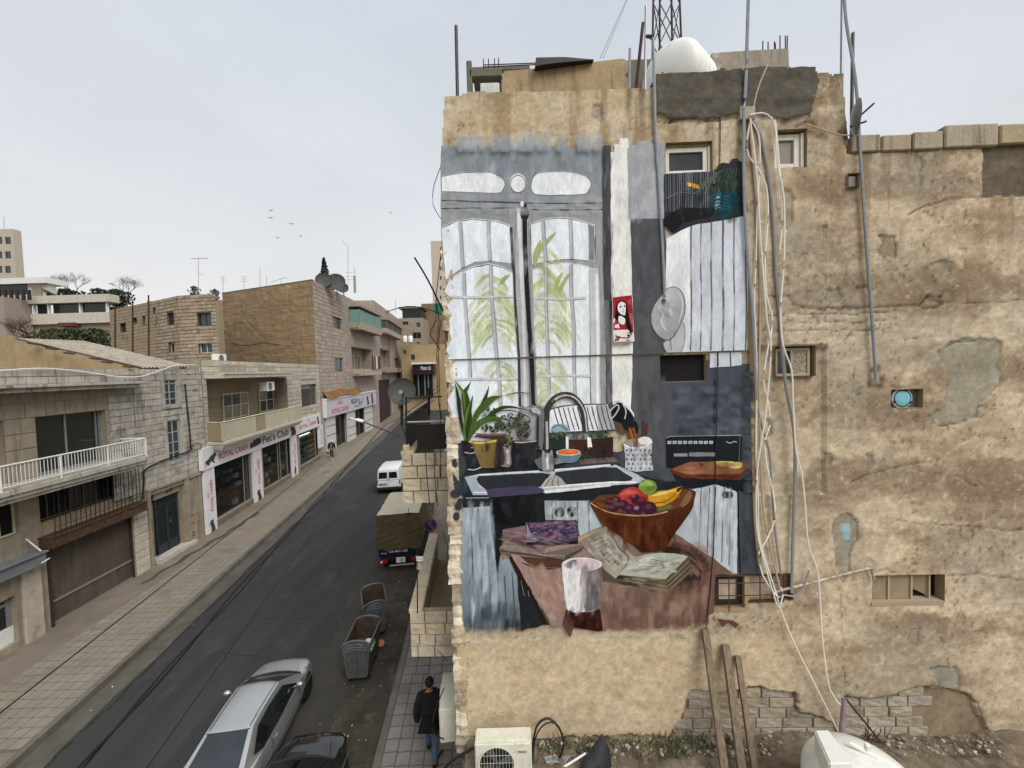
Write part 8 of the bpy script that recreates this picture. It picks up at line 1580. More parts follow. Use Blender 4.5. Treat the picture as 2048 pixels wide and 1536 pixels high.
# ================================================================== street things
galv = mat('dumpster_steel', '6f7474', '565a5a', scale=4, mix=.8, rough=.5, metal=.4, streak='3a3632', sk=.5, spots='4a3d33', sp=.4, spscale=4); rin = mat('rusty_inside', '54453a', '392c25', scale=5, mix=.9, rough=.95)
def dumpster(loc, head, label, L=1.02, W_=.72):
    rt = empty('dumpster', loc, label, 'dumpster', 'galvanised dumpsters'); T = place(loc, head); zt = 1.05; hw = W_ / 2; D_ = lambda x, y, z: T(x, y, z) - T(0,0,0)
    m = MB()
    for s in (-1,1): m.grid([[T(s * (hw * (.78 + .22 * k / 4)), y, .2 + (zt - .2) * k / 4) for y in (0, L / 2, L)] for k in range(5)])
    m.poly([T(-hw * .78,0,.2), T(hw * .78,0,.2), T(hw * .78, L, .2), T(-hw * .78, L, .2)]); o = m.build('hull', rin, rt); md = o.modifiers.new('t', 'SOLIDIFY'); md.thickness = .02
    q = MB()
    for s in (-1,1): q.tube([T(s * hw * 1.01,0, zt), T(s * hw * 1.01, L, zt)],.022,6)
    q.build('side_rim', galv, rt)
    for y, sg in ((-.02,-1),(L, 1)):
        arch = [(-hw * .7,.17),(hw * .7,.17),(hw * .8,.3),(hw * 1.04, zt)] + [(hw * 1.04 * math.cos(a), zt + .17 * math.sin(a)) for a in [math.pi * k / 10 for k in range(1,10)]] + [(-hw * 1.04, zt),(-hw * .8,.3)]
        pn = MB().prism([T(x, y, z) for x, z in arch], D_(0,.03,0)).build('end_panel', galv, rt); MB().poly([T(x * .96, y + (.034 if sg < 0 else -.004), z) for x, z in arch]).build('inner_face', rin, pn); yy = y + (-.012 if sg < 0 else .042); q = MB()
        q.tube([T(x, yy, z) for x, z in arch[3:-1]],.018,6)
        for zz, ww in ((zt + .07,.55),(zt - .01,.72),(zt - .08,.78)): q.tube([T(hw * ww * k, yy, zz - .05 * abs(k) ** 2) for k in (-1,-.5,0,.5,1)],.017,6)
        for cx in (-.5,.5): q.tube([T(hw * (cx + .17 * math.cos(a)), yy, .62 + .17 * math.sin(a) * 1.4 + (.12 if math.sin(a) > 0 else -.12)) for a in [2 * math.pi * k / 14 for k in range(15)]],.014,5)
        q.tube([T(hw * .1 * math.cos(a), yy, .52 + .2 * math.sin(a)) for a in [2 * math.pi * k / 12 for k in range(13)]],.012,5); q.build('rib', galv, pn)
    for x in (-.24,.24):
        for y in (.15, L - .15): MB().lathe([(.09,-.025),(.09,.025)], T(x, y, .09), D_(1,0,0),12).build('wheel', tyre_m, rt)
    return T
T1 = dumpster((-4.46,10.2,.05),(-.07,1), 'nearer open galvanised dumpster with bright rubbish inside'); T2 = dumpster((-4.56,11.95,.08),(-.45,1), 'farther tilted-looking dumpster turned toward the road')
for (T_, x, y, z), c_, lb in (((T1,.05,.45,.62), 'yellow_bag', 'small yellow bag in the nearer dumpster'),((T1,.14,.25,.66), 'pink_bag', 'pink paper in the nearer dumpster'),((T1,.22,.42,.68), 'white_bag', 'white bag in the nearer dumpster'),((T1,.25,.2,.7), 'teal_bag', 'pale teal bag in the nearer dumpster'),((T2,.1,.35,.75), 'white_bag', 'white bag in the farther dumpster'),((T2,-.05,.2,.7), 'white_bag', 'second crumpled white bag in the farther dumpster')):
    rock('rubbish_bag', T_(x, y, z + .14),.1,.08,.06, mat(c_, {'yellow_bag': 'b9a23c', 'pink_bag': 'c98a9c', 'white_bag': 'd6d2cc', 'teal_bag': '9fc0ba'}[c_]), None, .35); tag(bpy.data.objects[[o.name for o in bpy.data.objects if o.name.startswith('rubbish_bag')][-1]], lb, 'rubbish')
for T_, zf in ((T1,.72),(T2,.72)): MB().poly([T_(-.3,.02, zf), T_(.3,.02, zf), T_(.3,.98, zf - .12), T_(-.3,.98, zf - .12)]).build('rubbish_layer', mat('rubbish_dark', '2e2721', '6a5f52', scale=9, mix=.8), None, kind='stuff')
p = ground(762,1292,.02); thing1(MB().lathe([(.03,.1),(.1,.08),(.11,.04),(.1,0),(.03,-.02)], p + Vector((0,0,.06)),(.3,-.5,.9),14), 'tub', mat('orange_tub', 'b5744a'), 'orange tub lying beside the nearer dumpster', 'tub')
sp = Vector((-3.95,17.0, gz(17))); c = atY(861,1050,17); sp = Vector((c.x, 17, gz(17) + .1)); NP = empty('parking_sign', sp, 'round blue and red no parking sign on a grey post beside the truck', 'sign'); MB().tube([sp, c + Vector((0,.03,.5))],.045,8).build('post', alu_m, NP)
ax = Vector((.1,-1,.1)); ri = .3
for k, (r0, o_, cl) in enumerate(((ri, 0, 'a8443f'),(ri * .8,.012, '1f3a78'))): MB().lathe([(r0,-.01),(r0,.01 + o_),(.01,.011 + o_)], c, ax, 28).build('disc' if k == 0 else 'blue_disc', mat('sign_' + cl, cl, rough=.4), NP)
a_ = ax.normalized(); u = (Vector((1,0,0)) - a_ * a_.x).normalized(); v = u.cross(a_) * -1; m = MB(); d1_ = (u - v * -1).normalized(); d1_ = (u * .62 - Vector((0,0,1)) * .78).normalized(); d2_ = a_.cross(d1_); m.poly([c + d1_ * s * ri * .82 + d2_ * t * .03 + a_ * .045 for s, t in ((-1,-1),(1,-1),(1,1),(-1,1))]); m.build('slash', mat('sign_pink', 'b8625c'), NP)
# ================================================================== people
def skin(name, J, E, m_, parent, lvl=2):
    names = list(J); me = bpy.data.meshes.new(name); b_ = base_of(parent); me.from_pydata([Vector(J[n][:3]) - b_ for n in names],[(names.index(a), names.index(b)) for a, b in E],[]); o = bpy.data.objects.new(name, me); COL.objects.link(o); o.modifiers.new('k', 'SKIN'); sv = me.skin_vertices[0].data
    for i, n in enumerate(names): r = J[n][3]; sv[i].radius = (r, r) if not isinstance(r, tuple) else r
    sv[0].use_root = True; s = o.modifiers.new('s', 'SUBSURF'); s.levels = s.render_levels = lvl; dg = bpy.context.evaluated_depsgraph_get(); n2 = bpy.data.meshes.new_from_object(o.evaluated_get(dg)); bpy.data.objects.remove(o); n2.materials.clear(); n2.materials.append(m_); n2.polygons.foreach_set('use_smooth', [True] * len(n2.polygons)); o = bpy.data.objects.new(name, n2); COL.objects.link(o); o.parent = parent; return o
def person(loc, head, h, label, pose, mats, extra):
    rt = empty('person', loc, label, 'person'); T0 = place(loc, head); k = h / 1.75; T = lambda x, y, z: tuple(T0(x * k, y * k, z * k))
    J = {n: (*T(*p[:3]), p[3] * k) for n, p in pose.items()}
    E = [('pelvis', 'waist'),('waist', 'chest'),('chest', 'neck'),('neck', 'chin'),('chin', 'head'),('head', 'crown')]
    for s in 'lr': E += [('chest', s + 'sh'),(s + 'sh', s + 'el'),(s + 'el', s + 'wr'),(s + 'wr', s + 'ha'),('pelvis', s + 'hip'),(s + 'hip', s + 'kn'),(s + 'kn', s + 'an'),(s + 'an', s + 'to')]
    J2 = dict(J); E2 = list(E)
    for s in 'lr':
        hx, hy, hz = pose[s + 'ha'][:3]; sd = 1 if s == 'r' else -1
        for i in range(4): a = (i - 1.5) * .018; ln = (.07,.085,.09,.075)[i]; J2[f'{s}f{i}'] = (*T(hx, hy + a, hz - ln * .5),.009 * k); J2[f'{s}g{i}'] = (*T(hx - sd * .012, hy + a + .006, hz - ln),.008 * k); E2 += [(s + 'ha', f'{s}f{i}'),(f'{s}f{i}', f'{s}g{i}')]
        J2[s + 'th'] = (*T(hx - sd * .02, hy + .045, hz + .0),.01 * k); J2[s + 't2'] = (*T(hx - sd * .022, hy + .06, hz - .035),.009 * k); E2 += [(s + 'ha', s + 'th'),(s + 'th', s + 't2')]
    skin('body', J2, E2, mats['skin'], rt)
    hd = Vector(J['head'][:3]); m = MB(); fwd = T0(0,1,0) - T0(0,0,0); rg = T0(1,0,0) - T0(0,0,0); f = MB(); f.ell(hd + fwd * .1 * k + Vector((0,0,-.015 * k)),.014 * k, .02 * k, .025 * k, 8,5)
    for s in (-1,1): f.ell(hd + rg * s * .082 * k + Vector((0,0,-.01 * k)),.014 * k, .025 * k, .035 * k, 8,5)
    f.build('ears_and_nose', mats['skin'], rt, smooth=True); f = MB()
    for s in (-1,1): f.ell(hd + fwd * .088 * k + rg * s * .034 * k + Vector((0,0,.015 * k)),.014 * k, .01 * k, .008 * k, 8,5)
    f.build('eyes', dark_m, rt); MB().ell(hd + fwd * .09 * k - Vector((0,0,.065 * k)),.025 * k, .008 * k, .007 * k, 8,5).build('mouth', mat('lips', '7a4a40'), rt)
    m.ell(hd - fwd * .018 * k + Vector((0,0,.035 * k)),.094 * k, .105 * k, .105 * k, 16,10); m.build('hair' if mats['hair_n'] else 'headscarf', mats['hair'], rt, smooth=True)
    g = mats['grow']
    up_ = [n for n in ('pelvis', 'waist', 'chest', 'neck', 'lsh', 'lel', 'lwr', 'rsh', 'rel', 'rwr')]; J3 = {n: (*J[n][:3], J[n][3] + g * k) for n in up_}; J3['neck'] = (*J['neck'][:3], J['neck'][3] + .012 * k)
    pv = pose['pelvis']; J3['hem'] = (*T(pv[0], pv[1], pv[2] - mats['hem']),(pv[3] + g + .05) * k)
    skin('jacket', J3,[('waist', 'pelvis'),('pelvis', 'hem'),('waist', 'chest'),('chest', 'neck'),('chest', 'lsh'),('lsh', 'lel'),('lel', 'lwr'),('chest', 'rsh'),('rsh', 'rel'),('rel', 'rwr')], mats['top'], rt)
    dn = ['lhip', 'lkn', 'lan', 'rhip', 'rkn', 'ran']; skin('trousers', {n: (*J[n][:3], J[n][3] + (.012 if n[-3:] != 'hip' else -.01) * k) for n in dn}, [('lhip', 'lkn'),('lkn', 'lan'),('lhip', 'rhip'),('rhip', 'rkn'),('rkn', 'ran')], mats['leg'], rt)
    for s in 'lr': a, t = Vector(J[s + 'an'][:3]), Vector(J[s + 'to'][:3]); a = a - Vector((0,0,.05 * k)); q = MB(); d = t - a; q.grid([[a + d * u + rg * w_ * k * math.cos(b) + Vector((0,0, w_ * k * .8 * math.sin(b) + .01)) for b in [2 * math.pi * i / 10 for i in range(10)]] for u, w_ in ((-.4,.01),(-.35,.04),(0,.05),(.6,.05),(1.1,.042),(1.25,.01))], None, True); q.build('shoe', mats['shoe'], rt, smooth=True)
    if extra: extra(rt, T, k)
    return rt
walk = dict(pelvis=(0,0,.95,.135), waist=(0,.01,1.1,.13), chest=(0,.03,1.34,.145), neck=(0,.04,1.50,.06), chin=(0,.06,1.58,.07), head=(0,.06,1.66,.088), crown=(0,.05,1.735,.06), lsh=(-.2,.02,1.41,.07), lel=(-.27,-.06,1.13,.048), lwr=(-.27,-.02,.88,.034), lha=(-.27,.0,.8,.03), rsh=(.2,.03,1.41,.07), rel=(.27,.03,1.13,.048), rwr=(.25,.16,.92,.034), rha=(.24,.19,.85,.03), lhip=(-.09,.02,.88,.095), lkn=(-.1,.2,.52,.066), lan=(-.1,.22,.1,.045), lto=(-.11,.36,.04,.04), rhip=(.09,-.02,.88,.095), rkn=(.1,.02,.5,.066), ran=(.1,-.26,.14,.045), rto=(.1,-.14,.04,.04))
jean = mat('blue_jeans', '4f6378', '3d4e62', scale=6, mix=.8, rough=.95); jk = mat('black_jacket', '0d0c0c', '15130f', scale=6, rough=.9)
person((-1.97,7.98,.176),(-.05,1),1.72, 'person walking away on the right pavement in a black jacket and blue jeans', walk, dict(skin=mat('skin_tone', '8a5f48', rough=.6), hair=mat('dark_hair', '17120f', rough=.8), hair_n=1, top=jk, leg=jean, shoe=mat('dark_shoe', '1c1917'), grow=.045, hem=.17), None)
def bag(rt, T, k):
    MB().poly([T(-.05,.17,1.42), T(.05,.17,1.42), T(.07,.185,.85), T(-.07,.185,.85)]).build('shirt_front', mat('grey_shirt', '6f6c69'), rt)
pw = ground(664,917,.172); person(tuple(pw),(.35,-1),1.72, 'person with a white head covering and dark coat walking on the left pavement', walk, dict(skin=mat('skin_tone', '8a5f48'), hair=mat('white_scarf', 'd9d6d0', rough=.9), hair_n=0, top=mat('dark_coat', '1b1819', rough=.9), leg=mat('dark_trousers', '1d1a1c', rough=.9), shoe=mat('white_shoe', 'c9c5bd'), grow=.04, hem=.3), bag)
hp = pw + Vector((-.32,-.1,.62)); hb = empty('handbag', hp, 'small dark handbag carried by the person with the white head covering', 'bag'); MB().obox(hp - Vector((.11,.04,.13)),(.22,0,0),(0,.08,0),(0,0,.18)).build('bag_body', mat('bag_leather', '3a2420'), hb, bevel=.02); MB().tube([hp + Vector((-.08,0,.05)), hp + Vector((0,0,.2)), hp + Vector((.08,0,.05))],.008,5).build('strap', black_m, hb)

# ================================================================== houses and trees farther off
def hs(px, Y): return atY(px, 760, Y).xy
def block(name, label, p0, p1, z0, z1, dep, wm, wins=(), st=None, cat='building', fm=alu_m, gm=pane_m, nx=2, rm=None):
    fa = Fac(p0, p1); rt = empty(name, fa.w(0, z0), label, cat); H = [(*w_, .2) for w_ in wins]; wall(rt, fa, 0, fa.L, z0, z1, H, wm, o=0, name='wall'); shell(rt, fa, 0, fa.L, z0, z1, dep, wm, o=0, roofz=z1 - .2, rm=rm)
    for w_ in wins: window(rt, fa, w_, -.15, nx, 1, fm=fm, gm=gm, fw=.08)
    return rt, fa
# hill behind the roofs
m = MB(); rows = []
for j in range(14):
    Y = 44 + 12 * j; rows.append([Vector((X, Y, (max(0,-X - 24) * .16 + max(0,(Y - 44)) * .06) * (1 if X < -24 else 0) + R.uniform(-.4,.4) - .8)) for X in [-190 + 12 * i for i in range(16)]])
m.grid(rows); m.build('hill', mat('hillside', '6e6250', '57503c', scale=.15, mix=.9, spots='4a4a36', sp=.6, spscale=.2), kind='structure')
# rough sandstone house
hc = hs(367,34); F1 = Fac(hc, hs(441,33.6)); F2 = Fac(hs(229,40), hc); zt1 = F1.px(400,589)[1]; H_ = empty('sandstone_house', F1.w(0,.8), 'rough golden sandstone house with iron pipes behind the pet shop house', 'house')
w1_ = [pxr(F1,394,627,424,650), pxr(F1,397,686,425,706)]; w2_ = [pxr(F2,334,627,350,650), pxr(F2,337,686,353,707), pxr(F2,240,648,254,666), pxr(F2,285,632,293,649), pxr(F2,267,634,275,645), pxr(F2,306,617,313,627)]
for fa, ws in ((F1, w1_),(F2, w2_)):
    wall(H_, fa, 0, fa.L, .8, zt1,[(*w_, .25) for w_ in ws], mortar_m, o=0); stones(H_, fa, 0, fa.L, 8.2, zt1, ws, .3,(.45,.85), sand_m, 300 if fa is F1 else 150, o=.002, thick=.05, joint=.03)
    for i, w_ in enumerate(ws): window(H_, fa, w_, -.2,2,1, fm=creamfr_m if i % 2 else black_m, gm=pane_m, fw=.08)
m = MB(); m.poly([F1.w(0, zt1 - .2,0), F1.w(F1.L, zt1 - .2,0), F2.w(0, zt1 - .2,0)]); m.build('roof', conc_m, H_)
for px in (231,266,298): MB().tube([F2.at(px, 800,.1), F2.at(px - 1,590 + (298 - px) * .35,.1)],.06,6).build('pipe', mat('brown_pipe', '3c3028'), H_)
# white terrace house and neighbours on the slope
FT = Fac((-92,55),(-38,55)); W_ = empty('terrace_house', FT.w(20,8), 'long pale house with dark glazed verandas on the slope', 'house'); off = mat('off_white', 'c2bcae', 'aaa394', streak='7d776b', sk=.4); dgl = mat('dark_veranda_glass', '1b1f21', rough=.1)
def tb(n, x0, y0, x1, y1, o0, o1, m_, par=None): a = pxr(FT, x0, y0, x1, y1); return MB().fbox(FT, a[0], a[1], a[2], a[3], o0, o1).build(n, m_, par or W_)
tb('upper_wall', -80,567,98,600,-1,0, off); tb('upper_glazing', -60,570,56,588,0,.08, dgl); tb('roof_slab', -80,561,100,567,-2,.5, white_m); tb('cream_panel', 64,574,86,598,0,.06, cream_m); tb('terrace_floor', -80,598,225,604,-1,.5, off)
m = MB()
for k in range(9): x = -40 + 12 * k; m.fbox(FT, FT.px(x, 590,1.4)[0], FT.px(x, 590,1.4)[0] + .35, FT.px(x, 600,1.4)[1], FT.px(x, 580,1.4)[1],1.3,1.5)
m.build('planter', black_m, W_)
for x0, x1 in ((70,94),(102,157),(161,212)): tb('veranda_glass', x0,603, x1,629,-.3,-.2, dgl)
for x in (66,95,158,212): tb('white_post', x, 602, x + 5,632,-.2,.1, white_m)
tb('white_parapet', 66,629,226,645,-1,.3, off); tb('lower_wall', 60,645,228,700,-1,-.2, recess_m); tb('red_awning', 128,647,160,653,.0,.8, mat('red_awning', '5c332e'))
m = MB(); a = [FT.at(86,577,0), FT.at(140,602,0), FT.at(98,601,0), FT.at(98,586,0)]; m.prism(a, FT.n * .3); m.build('sloping_glass', dgl, W_)
Bk = empty('pink_block', FT.w(0,8), 'faded pink and grey block at the left edge on the slope', 'building'); tb('wall', -80,606,70,690,0,3, mat('faded_pink', '9a8b80', '877a70', streak='75685d', sk=.5), Bk); tb('grey_wall', -80,604,38,634,3,3.1, conc_m, Bk); tb('window_band', -60,634,22,655,3,3.15, dgl, Bk)
# towers
twl = (lambda Y: [(atY(-30,480, Y).x, Y),(atY(27,480, Y).x, Y)])(88); fa = Fac(*twl); ws = [pxr(fa, x, y, x + 13, y + 14) for y in (474,503,532) for x in (-26,-8,9)]; block('tower_block', 'beige tower block at the far left edge', *twl, 5, fa.px(10,458)[1],1.5, mat('tower_beige', 'b5aa98', 'a2978a', mix=.5), ws, gm=glass_m)
twr = [(atY(861,480,110).x, 110),(atY(884,480,110).x, 110)]; fa = Fac(*twr); rt, fa = block('tower_block', 'slim beige tower with a column of small windows behind the mural corner', *twr, 0, fa.px(870,482)[1],12, mat('tower_pale', 'bcae9c', 'ab9e8d', mix=.5),[pxr(fa, 879.5, y, 883, y + 8) for y in (494,513,533,552,572,591)], gm=glass_m, nx=1)
br_ = [(atY(846,700,84).x, 84),(atY(892,700,84).x, 84)]; fa = Fac(*br_); block('brown_block', 'plain brown rendered block at the end of the street', *br_, .5, fa.px(860,607)[1],10, mat('brown_render', '85715a', '6d5a44', scale=.3, mix=.9, streak='6b5335', sk=.4))
bg_ = [(atY(800,700,78).x, 78),(atY(847,700,78).x, 78)]; fa = Fac(*bg_); rt, fa = block('cream_flats', 'cream flats with a dark glazed top storey at the end of the street', *bg_, .5, fa.px(820,636)[1],10, cream_m, [pxr(fa, 805,643,817,650), pxr(fa, 832,645,841,654), pxr(fa, 825,665,842,677), pxr(fa, 833,684,839,688)], gm=glass_m)
m = MB(); s0, s1_, z0, z1 = pxr(fa, 804,618,843,636); m.fbox(fa, s0, s1_, z0, z1,-4,-.1); m.build('glazed_storey', dgl, rt); m = MB(); m.fbox(fa, s0 - .6, s1_ + .4, z1, z1 + .35,-5,.4); m.build('roof_slab', dconc_m, rt)
lw_ = [(atY(802,700,72).x, 72),(atY(888,700,72).x, 72)]; fa = Fac(*lw_); rt, fa = block('stained_house', 'low stained house with a dark blue shop sign at the end of the street', *lw_, .8, fa.px(830,690)[1],4, tan_m, [pxr(fa, 821,709,830,720), pxr(fa, 806,700,812,708)], gm=glass_m)
s0, s1_, z0, z1 = pxr(fa, 824,729,868,748,2); m = MB().fbox(fa, s0, s1_, z0, z1,0,2); sg_o = m.build('shop_sign', mat('dark_sign', '1d1a33', '3c1420', scale=.25, mix=.9, rough=.4), rt); fac_text('Mister Lih', fa, s0 + (s1_ - s0) * .4, s0 + (s1_ - s0) * .86, z0 + (z1 - z0) * .42, z0 + (z1 - z0) * .82,2.02, white_m, sg_o)
m = MB(); m.fbox(fa, s0 - .1, s1_ + .1, z1, z1 + .35,0,2.3); m.build('sign_ledge', white_m, rt); s0, s1_, z0, z1 = pxr(fa, 826,749,866,790,1); MB().fbox(fa, s0, s1_, z0, z1,0,1).build('shop_front', mat('dark_shopfront', '17181a', rough=.2), rt)
m = MB()
for x in (836,849,856,866): q_ = fa.px(x, 770,1)[0]; m.fbox(fa, q_, q_ + .2, z0, z1,1,1.08)
m.build('door_post', alu_m, rt)
for x, w2 in ((806,8),(817,9)): c = atY(x + 4,684,70); thing1(MB().lathe([(.4,0),(.42,.9),(.3,1.1),(.15,1.15)], c, n=16), 'roof_tank', plast_m, 'white roof tank, %s of the pair on the stained house' % ('left' if x < 810 else 'right'), 'water tank', smooth=True)
c = atY(875,617,60); thing1(MB().box(c.x, 60, c.z, 1.1,.3,1.5), 'green_sheet', mat('green_sheet', '1f6a55'), 'green plastic sheet hanging beside the wall corner', 'sheet')
# far filler houses closing the street
for i, (x0, x1, y0, Y, lb) in enumerate(((448,520,600,95, 'grey flat-roofed house far behind the tan wall'),(560,660,600,120, 'distant pale house behind the pink house'),(200,330,612,70, 'low brown house under the bare trees'),(300,440,600,62, 'dull concrete house behind the sandstone house'))):
    p = [(atY(x0,700, Y).x, Y),(atY(x1,700, Y).x, Y)]; fa = Fac(*p); block('far_house', lb, *p, 0, fa.px((x0 + x1) / 2, y0)[1],8,[conc_m, cream_m, mat('brown_wall', '5e4f40', '4a3f33', scale=.4, mix=.9), recess_m][i],[pxr(fa, x0 + (x1 - x0) * k, y0 + 12, x0 + (x1 - x0) * k + 9, y0 + 24) for k in (.15,.5,.8)], gm=glass_m)
# ------------------------------------------------------------------ trees
bark = mat('bark', '5a4c40', '43382f', scale=3, mix=.8)
def bare(name, base, h, lb, seed):
    rg_ = random.Random(seed); rt = empty(name, base, lb, 'tree', 'bare winter trees'); tr = MB(); cr = MB()
    def br(p, d, l, r, k, m):
        q = [p]
        for i in range(3): d = (d + Vector((rg_.uniform(-.2,.2), rg_.uniform(-.2,.2), rg_.uniform(-.05,.15)))).normalized(); q.append(q[-1] + d * l / 3)
        m.tube(q, [r, r * .9, r * .8, r * .65],4, cap=False)
        if k:
            for i in range(rg_.choice((3,3,4)) if k > 1 else 3):
                a = rg_.uniform(0,6.28); n_ = (d + Vector((math.cos(a), math.sin(a), rg_.uniform(-.1,.3))) * rg_.uniform(.5,.95)).normalized(); br(q[rg_.choice((2,3,3))], n_, l * rg_.uniform(.62,.85), r * .58, k - 1, cr)
    br(Vector(base), Vector((0,0,1)), h * .27, h * .016,6, tr); tr.build('trunk', bark, rt); cr.build('crown', bark, rt)
b = atY(150,590,72); bare('bare_tree', b - Vector((0,0,1.5)),7.0, 'left bare tree on the skyline above the terrace house', 3); b = atY(253,595,72); bare('bare_tree', b - Vector((0,0,1.6)),6.6, 'right bare tree on the skyline above the brown house', 8); b = atY(70,680,45); bare('bare_tree', b - Vector((0,0,2)),6.5, 'thin bare tree in front of the pink block at the left', 21)
def leafy(name, base, h, r, lb, n, cols, cone=False, cat='tree', s=.18):
    rt = empty(name, base, lb, cat); base = Vector(base); MB().tube([base, base + Vector((0,0, h * .85))],[r * .12, r * .03],6).build('trunk', bark, rt); m = MB()
    for k in range(n):
        t = R.random(); a = R.uniform(0,6.28); rr = r * (1 - t) ** .8 * math.sqrt(R.uniform(.15,1)) * (.75 + .35 * math.sin(a * 3 + t * 9)) if cone else r * math.sqrt(R.random()) * math.sqrt(max(0,1 - (2 * t - 1) ** 2)) * (.8 + .3 * math.sin(a * 4 + t * 7)); p = base + Vector((math.cos(a) * rr, math.sin(a) * rr, h * (.08 + .92 * t)))
        u = Vector((R.uniform(-1,1), R.uniform(-1,1), R.uniform(-1,1))).normalized() * s * R.uniform(.5,1.3); v = u.orthogonal().normalized() * s * R.uniform(.3,.7); m.poly([p - u, p + v, p + u, p - v], R.choice(cols))
    m.build('crown', mat('leaf', 'ffffff', vcol=True, rough=.8), rt); return rt
dg_ = [(.012,.02,.012),(.02,.032,.018),(.03,.045,.022),(.008,.012,.008)]; cp = atY(650,575,48); leafy('cypress', cp - Vector((0,0,.6)),4.2,1.0, 'dark cypress standing behind the roof of the pink house', 1500, dg_, True)
gr2 = [(.035,.042,.016),(.05,.055,.022),(.02,.026,.011),(.07,.07,.032)]
for i, (x, w2, lb) in enumerate(((108,2.2, 'leftmost round green bush above the corrugated roof'),(150,2.6, 'middle green bush above the corrugated roof'),(190,2.4, 'right green bush above the corrugated roof'))): c = atY(x, 690,44); leafy('green_bush', c - Vector((0,0,.6)),2.4, w2, lb, 900, gr2, cat='bush', s=.22)
for x, Y, lb in ((135,70, 'dark evergreen clump under the left bare tree'),(235,74, 'dark evergreen clump between the bare trees'),(200,68, 'dark shrubs beside the low brown house')): c = atY(x, 592, Y); leafy('evergreen', c - Vector((0,0,2.2)),3.4,2.6, lb, 700, dg_, s=.3)
for x, Y, y, lb in ((390,36,590, 'dark potted shrub on the roof of the sandstone house'),(430,36,596, 'reddish dark shrub at the corner of the sandstone roof')): c = atY(x, y, Y); leafy('roof_shrub', c - Vector((0,0,.3)),1.1,.5, lb, 220, dg_ + [(.08,.03,.03)], cat='shrub', s=.1)
c = FD.at(794,745,.8); leafy('balcony_plant', c - Vector((0,0,.2)),1.2,.6, 'leafy plant on the balcony of the narrow pink house', 160, gr2, cat='plant', s=.12)
# ------------------------------------------------------------------ antennas, roof dishes, birds
def antenna(x, y0, y1, Y, lb, kind=0):
    a, b = atY(x, y0, Y), atY(x, y1, Y); rt = empty('antenna', a, lb, 'antenna', 'rooftop antennas'); MB().tube([a, b],.022 * Y / 40,5).build('mast', alu_m, rt); k = Y / 40; m = MB()
    if kind == 1: m.tube([b + Vector((-.75 * k, 0,0)), b + Vector((.95 * k, 0,0))],.02 * k, 4); [m.tube([b + Vector((q, -.2,0)), b + Vector((q, .2,0))],.012 * k, 4) for q in (-.7,-.4,0,.3,.6,.9)]; m.tube([b + Vector((-.35,0,-1.3 * k)), b + Vector((.5,0,-1.75 * k))],.015 * k, 4)
    elif kind == 2: [m.tube([b + Vector((-.35 * k, 0,-q * k)), b + Vector((.35 * k, 0,-q * k))],.012 * k, 4) for q in (0,.25,.5)]
    elif kind == 3: m.tube([b, b + Vector((-.6 * k, 0,.6 * k))],.02 * k, 4); [m.tube([b + Vector((-.45 * k, 0,-q * k)), b + Vector((.45 * k, 0,-q * k))],.012 * k, 4) for q in (2.7,3.1,3.4)]
    elif kind == 4: m.tube([b + Vector((-1.1 * k, 0,-.35 * k)), b + Vector((.5 * k, 0,.1 * k)), b + Vector((.8 * k, 0,-.1 * k))],.02 * k, 4)
    if m.f: m.build('elements', alu_m, rt)
for q in ((397,590,517,42, 'tall television aerial with a long boom above the sandstone house', 1),(446,590,553,45, 'small aerial left of the tan wall top', 2),(488,580,553,42, 'aerial over the left half of the tan wall', 2),(520,575,535,42, 'thin straight aerial mast on the tan wall roof'),(533,575,551,42, 'short straight mast on the tan wall roof'),(562,572,557,42, 'bent long-boom aerial above the tan wall', 4),(696,582,492,46, 'tall aerial mast with a bent top on the pink house', 3),(709,580,535,47, 'thin rod on the chimney pipe of the pink house'),(791,625,600,66, 'short aerial on the narrow pink house'),(8,458,434,88, 'aerial on the beige tower block'),(77,570,555,60, 'thin aerial on the terrace house')): antenna(*q)
thing1(MB().tube([FC.at(710,585,-.6), FC.at(709,552,-.6)],.16,8), 'chimney_pipe', conc_m, 'thick chimney pipe on the roof of the pink house', 'chimney')
for x, y, Y, r_, lb in ((672,566,40,.95, 'big dark roof dish beside the cypress'),(648,562,39.5,.8, 'dark roof dish in front of the cypress'),(686,578,42,.6, 'smaller dark dish at the roof edge of the pink house')):
    c = atY(x, y, Y); rt = empty('roof_dish', c, lb, 'satellite dish', 'dishes on the pink house roof'); MB().lathe([(r_, .25),(r_ * .8,.12),(r_ * .4,.03),(.02,0)], c, (.3,-1,.35),24, cap=False).build('reflector', mat('dark_dish', '3f413f', '55554f', scale=2, mix=.6), rt, smooth=True); MB().tube([c, c - Vector((0,-.2, r_ * 1.2))],.05,5).build('stand', black_m, rt)
m = MB(); c = atY(450,583,39)
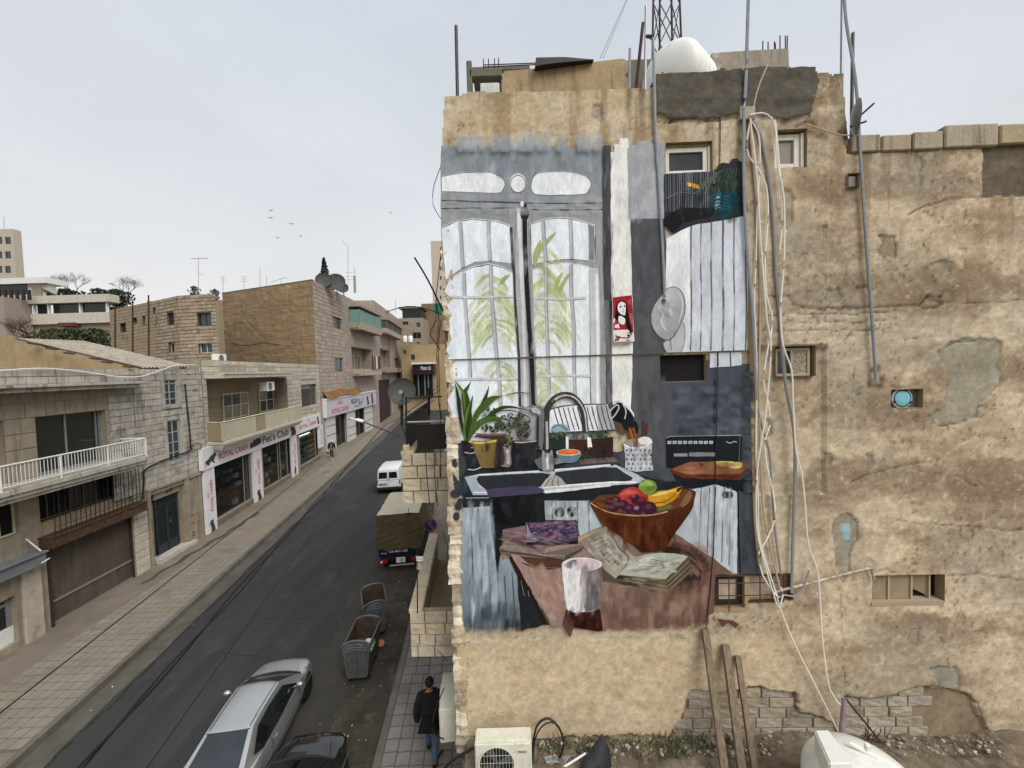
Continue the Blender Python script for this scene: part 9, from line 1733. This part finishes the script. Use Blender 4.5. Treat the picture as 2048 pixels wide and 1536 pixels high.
for x, y, lb in ((542,421, 'dark bird, topmost of the two at the left of the flock'),(541,436, 'bird just below the topmost one'),(583,448, 'bird in the middle of the flock'),(555,476, 'lowest single bird at the left'),(601,473, 'lowest bird on the right of the flock'),(781,426, 'lone bird far right over the street')):
    c = atY(x, y, 95); q = MB(); q.ell(c, .1,.3,.1,6,4); s = R.uniform(.2,.5); q.poly([c, c + Vector((-.3,.12, s * .6)), c + Vector((-.75,0, s * .4)), c + Vector((-.3,-.12, s * .6))]); q.poly([c, c + Vector((.3,.12, s * .6)), c + Vector((.75,0, s * .4)), c + Vector((.3,-.12, s * .6))]); thing1(q, 'bird', mat('bird_grey', '3c3c3e'), lb, 'bird', 'birds in flight')
# ------------------------------------------------------------------ wires over the street
def span(a, b, sag, r, lb, n=26):
    a, b = Vector(a), Vector(b); thing1(MB().tube([a.lerp(b, i / n) - Vector((0,0, sag * 4 * (i / n) * (1 - i / n))) for i in range(n + 1)], r, 5), 'overhead_wire', wire_m, lb, 'wire', 'wires along the street')
def wz(px, py, z): d = ray(px, py); k = (z - EYE) / d.z; return Vector((d.x * k, d.y * k, z))
span(wz(-120,1520,3.2), wz(598,958,3.6),.0,.013, 'thin black wire stretched above the left pavement'); span(wz(598,958,3.6), FC.at(650,905,.1),.0,.013, 'far end of the pavement wire by the grey pet shop')
for k, (r_, d_, lb) in enumerate(((.016,0, 'thick black cable of the twisted pair above the road'),(.014,5, 'second cable of the twisted pair above the road'))):
    a, b = wz(120 + d_, 1580,4.6), wz(770,850,5.6); thing1(MB().tube([a.lerp(b, i / 60) + Vector((.035 * math.sin(i * .5 + k * 3.14),0,.03 * math.cos(i * .5 + k * 3.14))) for i in range(61)], r_, 5), 'overhead_wire', wire_m, lb, 'wire', 'wires along the street')
span(wz(270,1570,5), wz(640,1045,5.4),0,.006, 'thin single wire above the driving lane'); span(wz(640,1045,5.4), wz(765,868,5.8),0,.006, 'far part of the thin wire above the lane')
for k, (y0, y1) in enumerate(((795,835),(815,838),(826,865),(832,872),(800,790))): span(FB.at(395, y0,.3), FB.at(640, y1 - 50 if k < 4 else 778,.3),.25,.007,['top', 'second', 'third', 'lowest', 'slanting'][k] + ' thin wire slung across the pet shop front')
for k, (a, b) in enumerate((((770,850),(880,780)),((772,848),(870,800)),((800,835),(880,770)))): span(wz(*a, 5.7), atY(*b, 8 + k),.05,.007,['upper', 'middle', 'lower'][k] + ' service wire running to the dish frame')
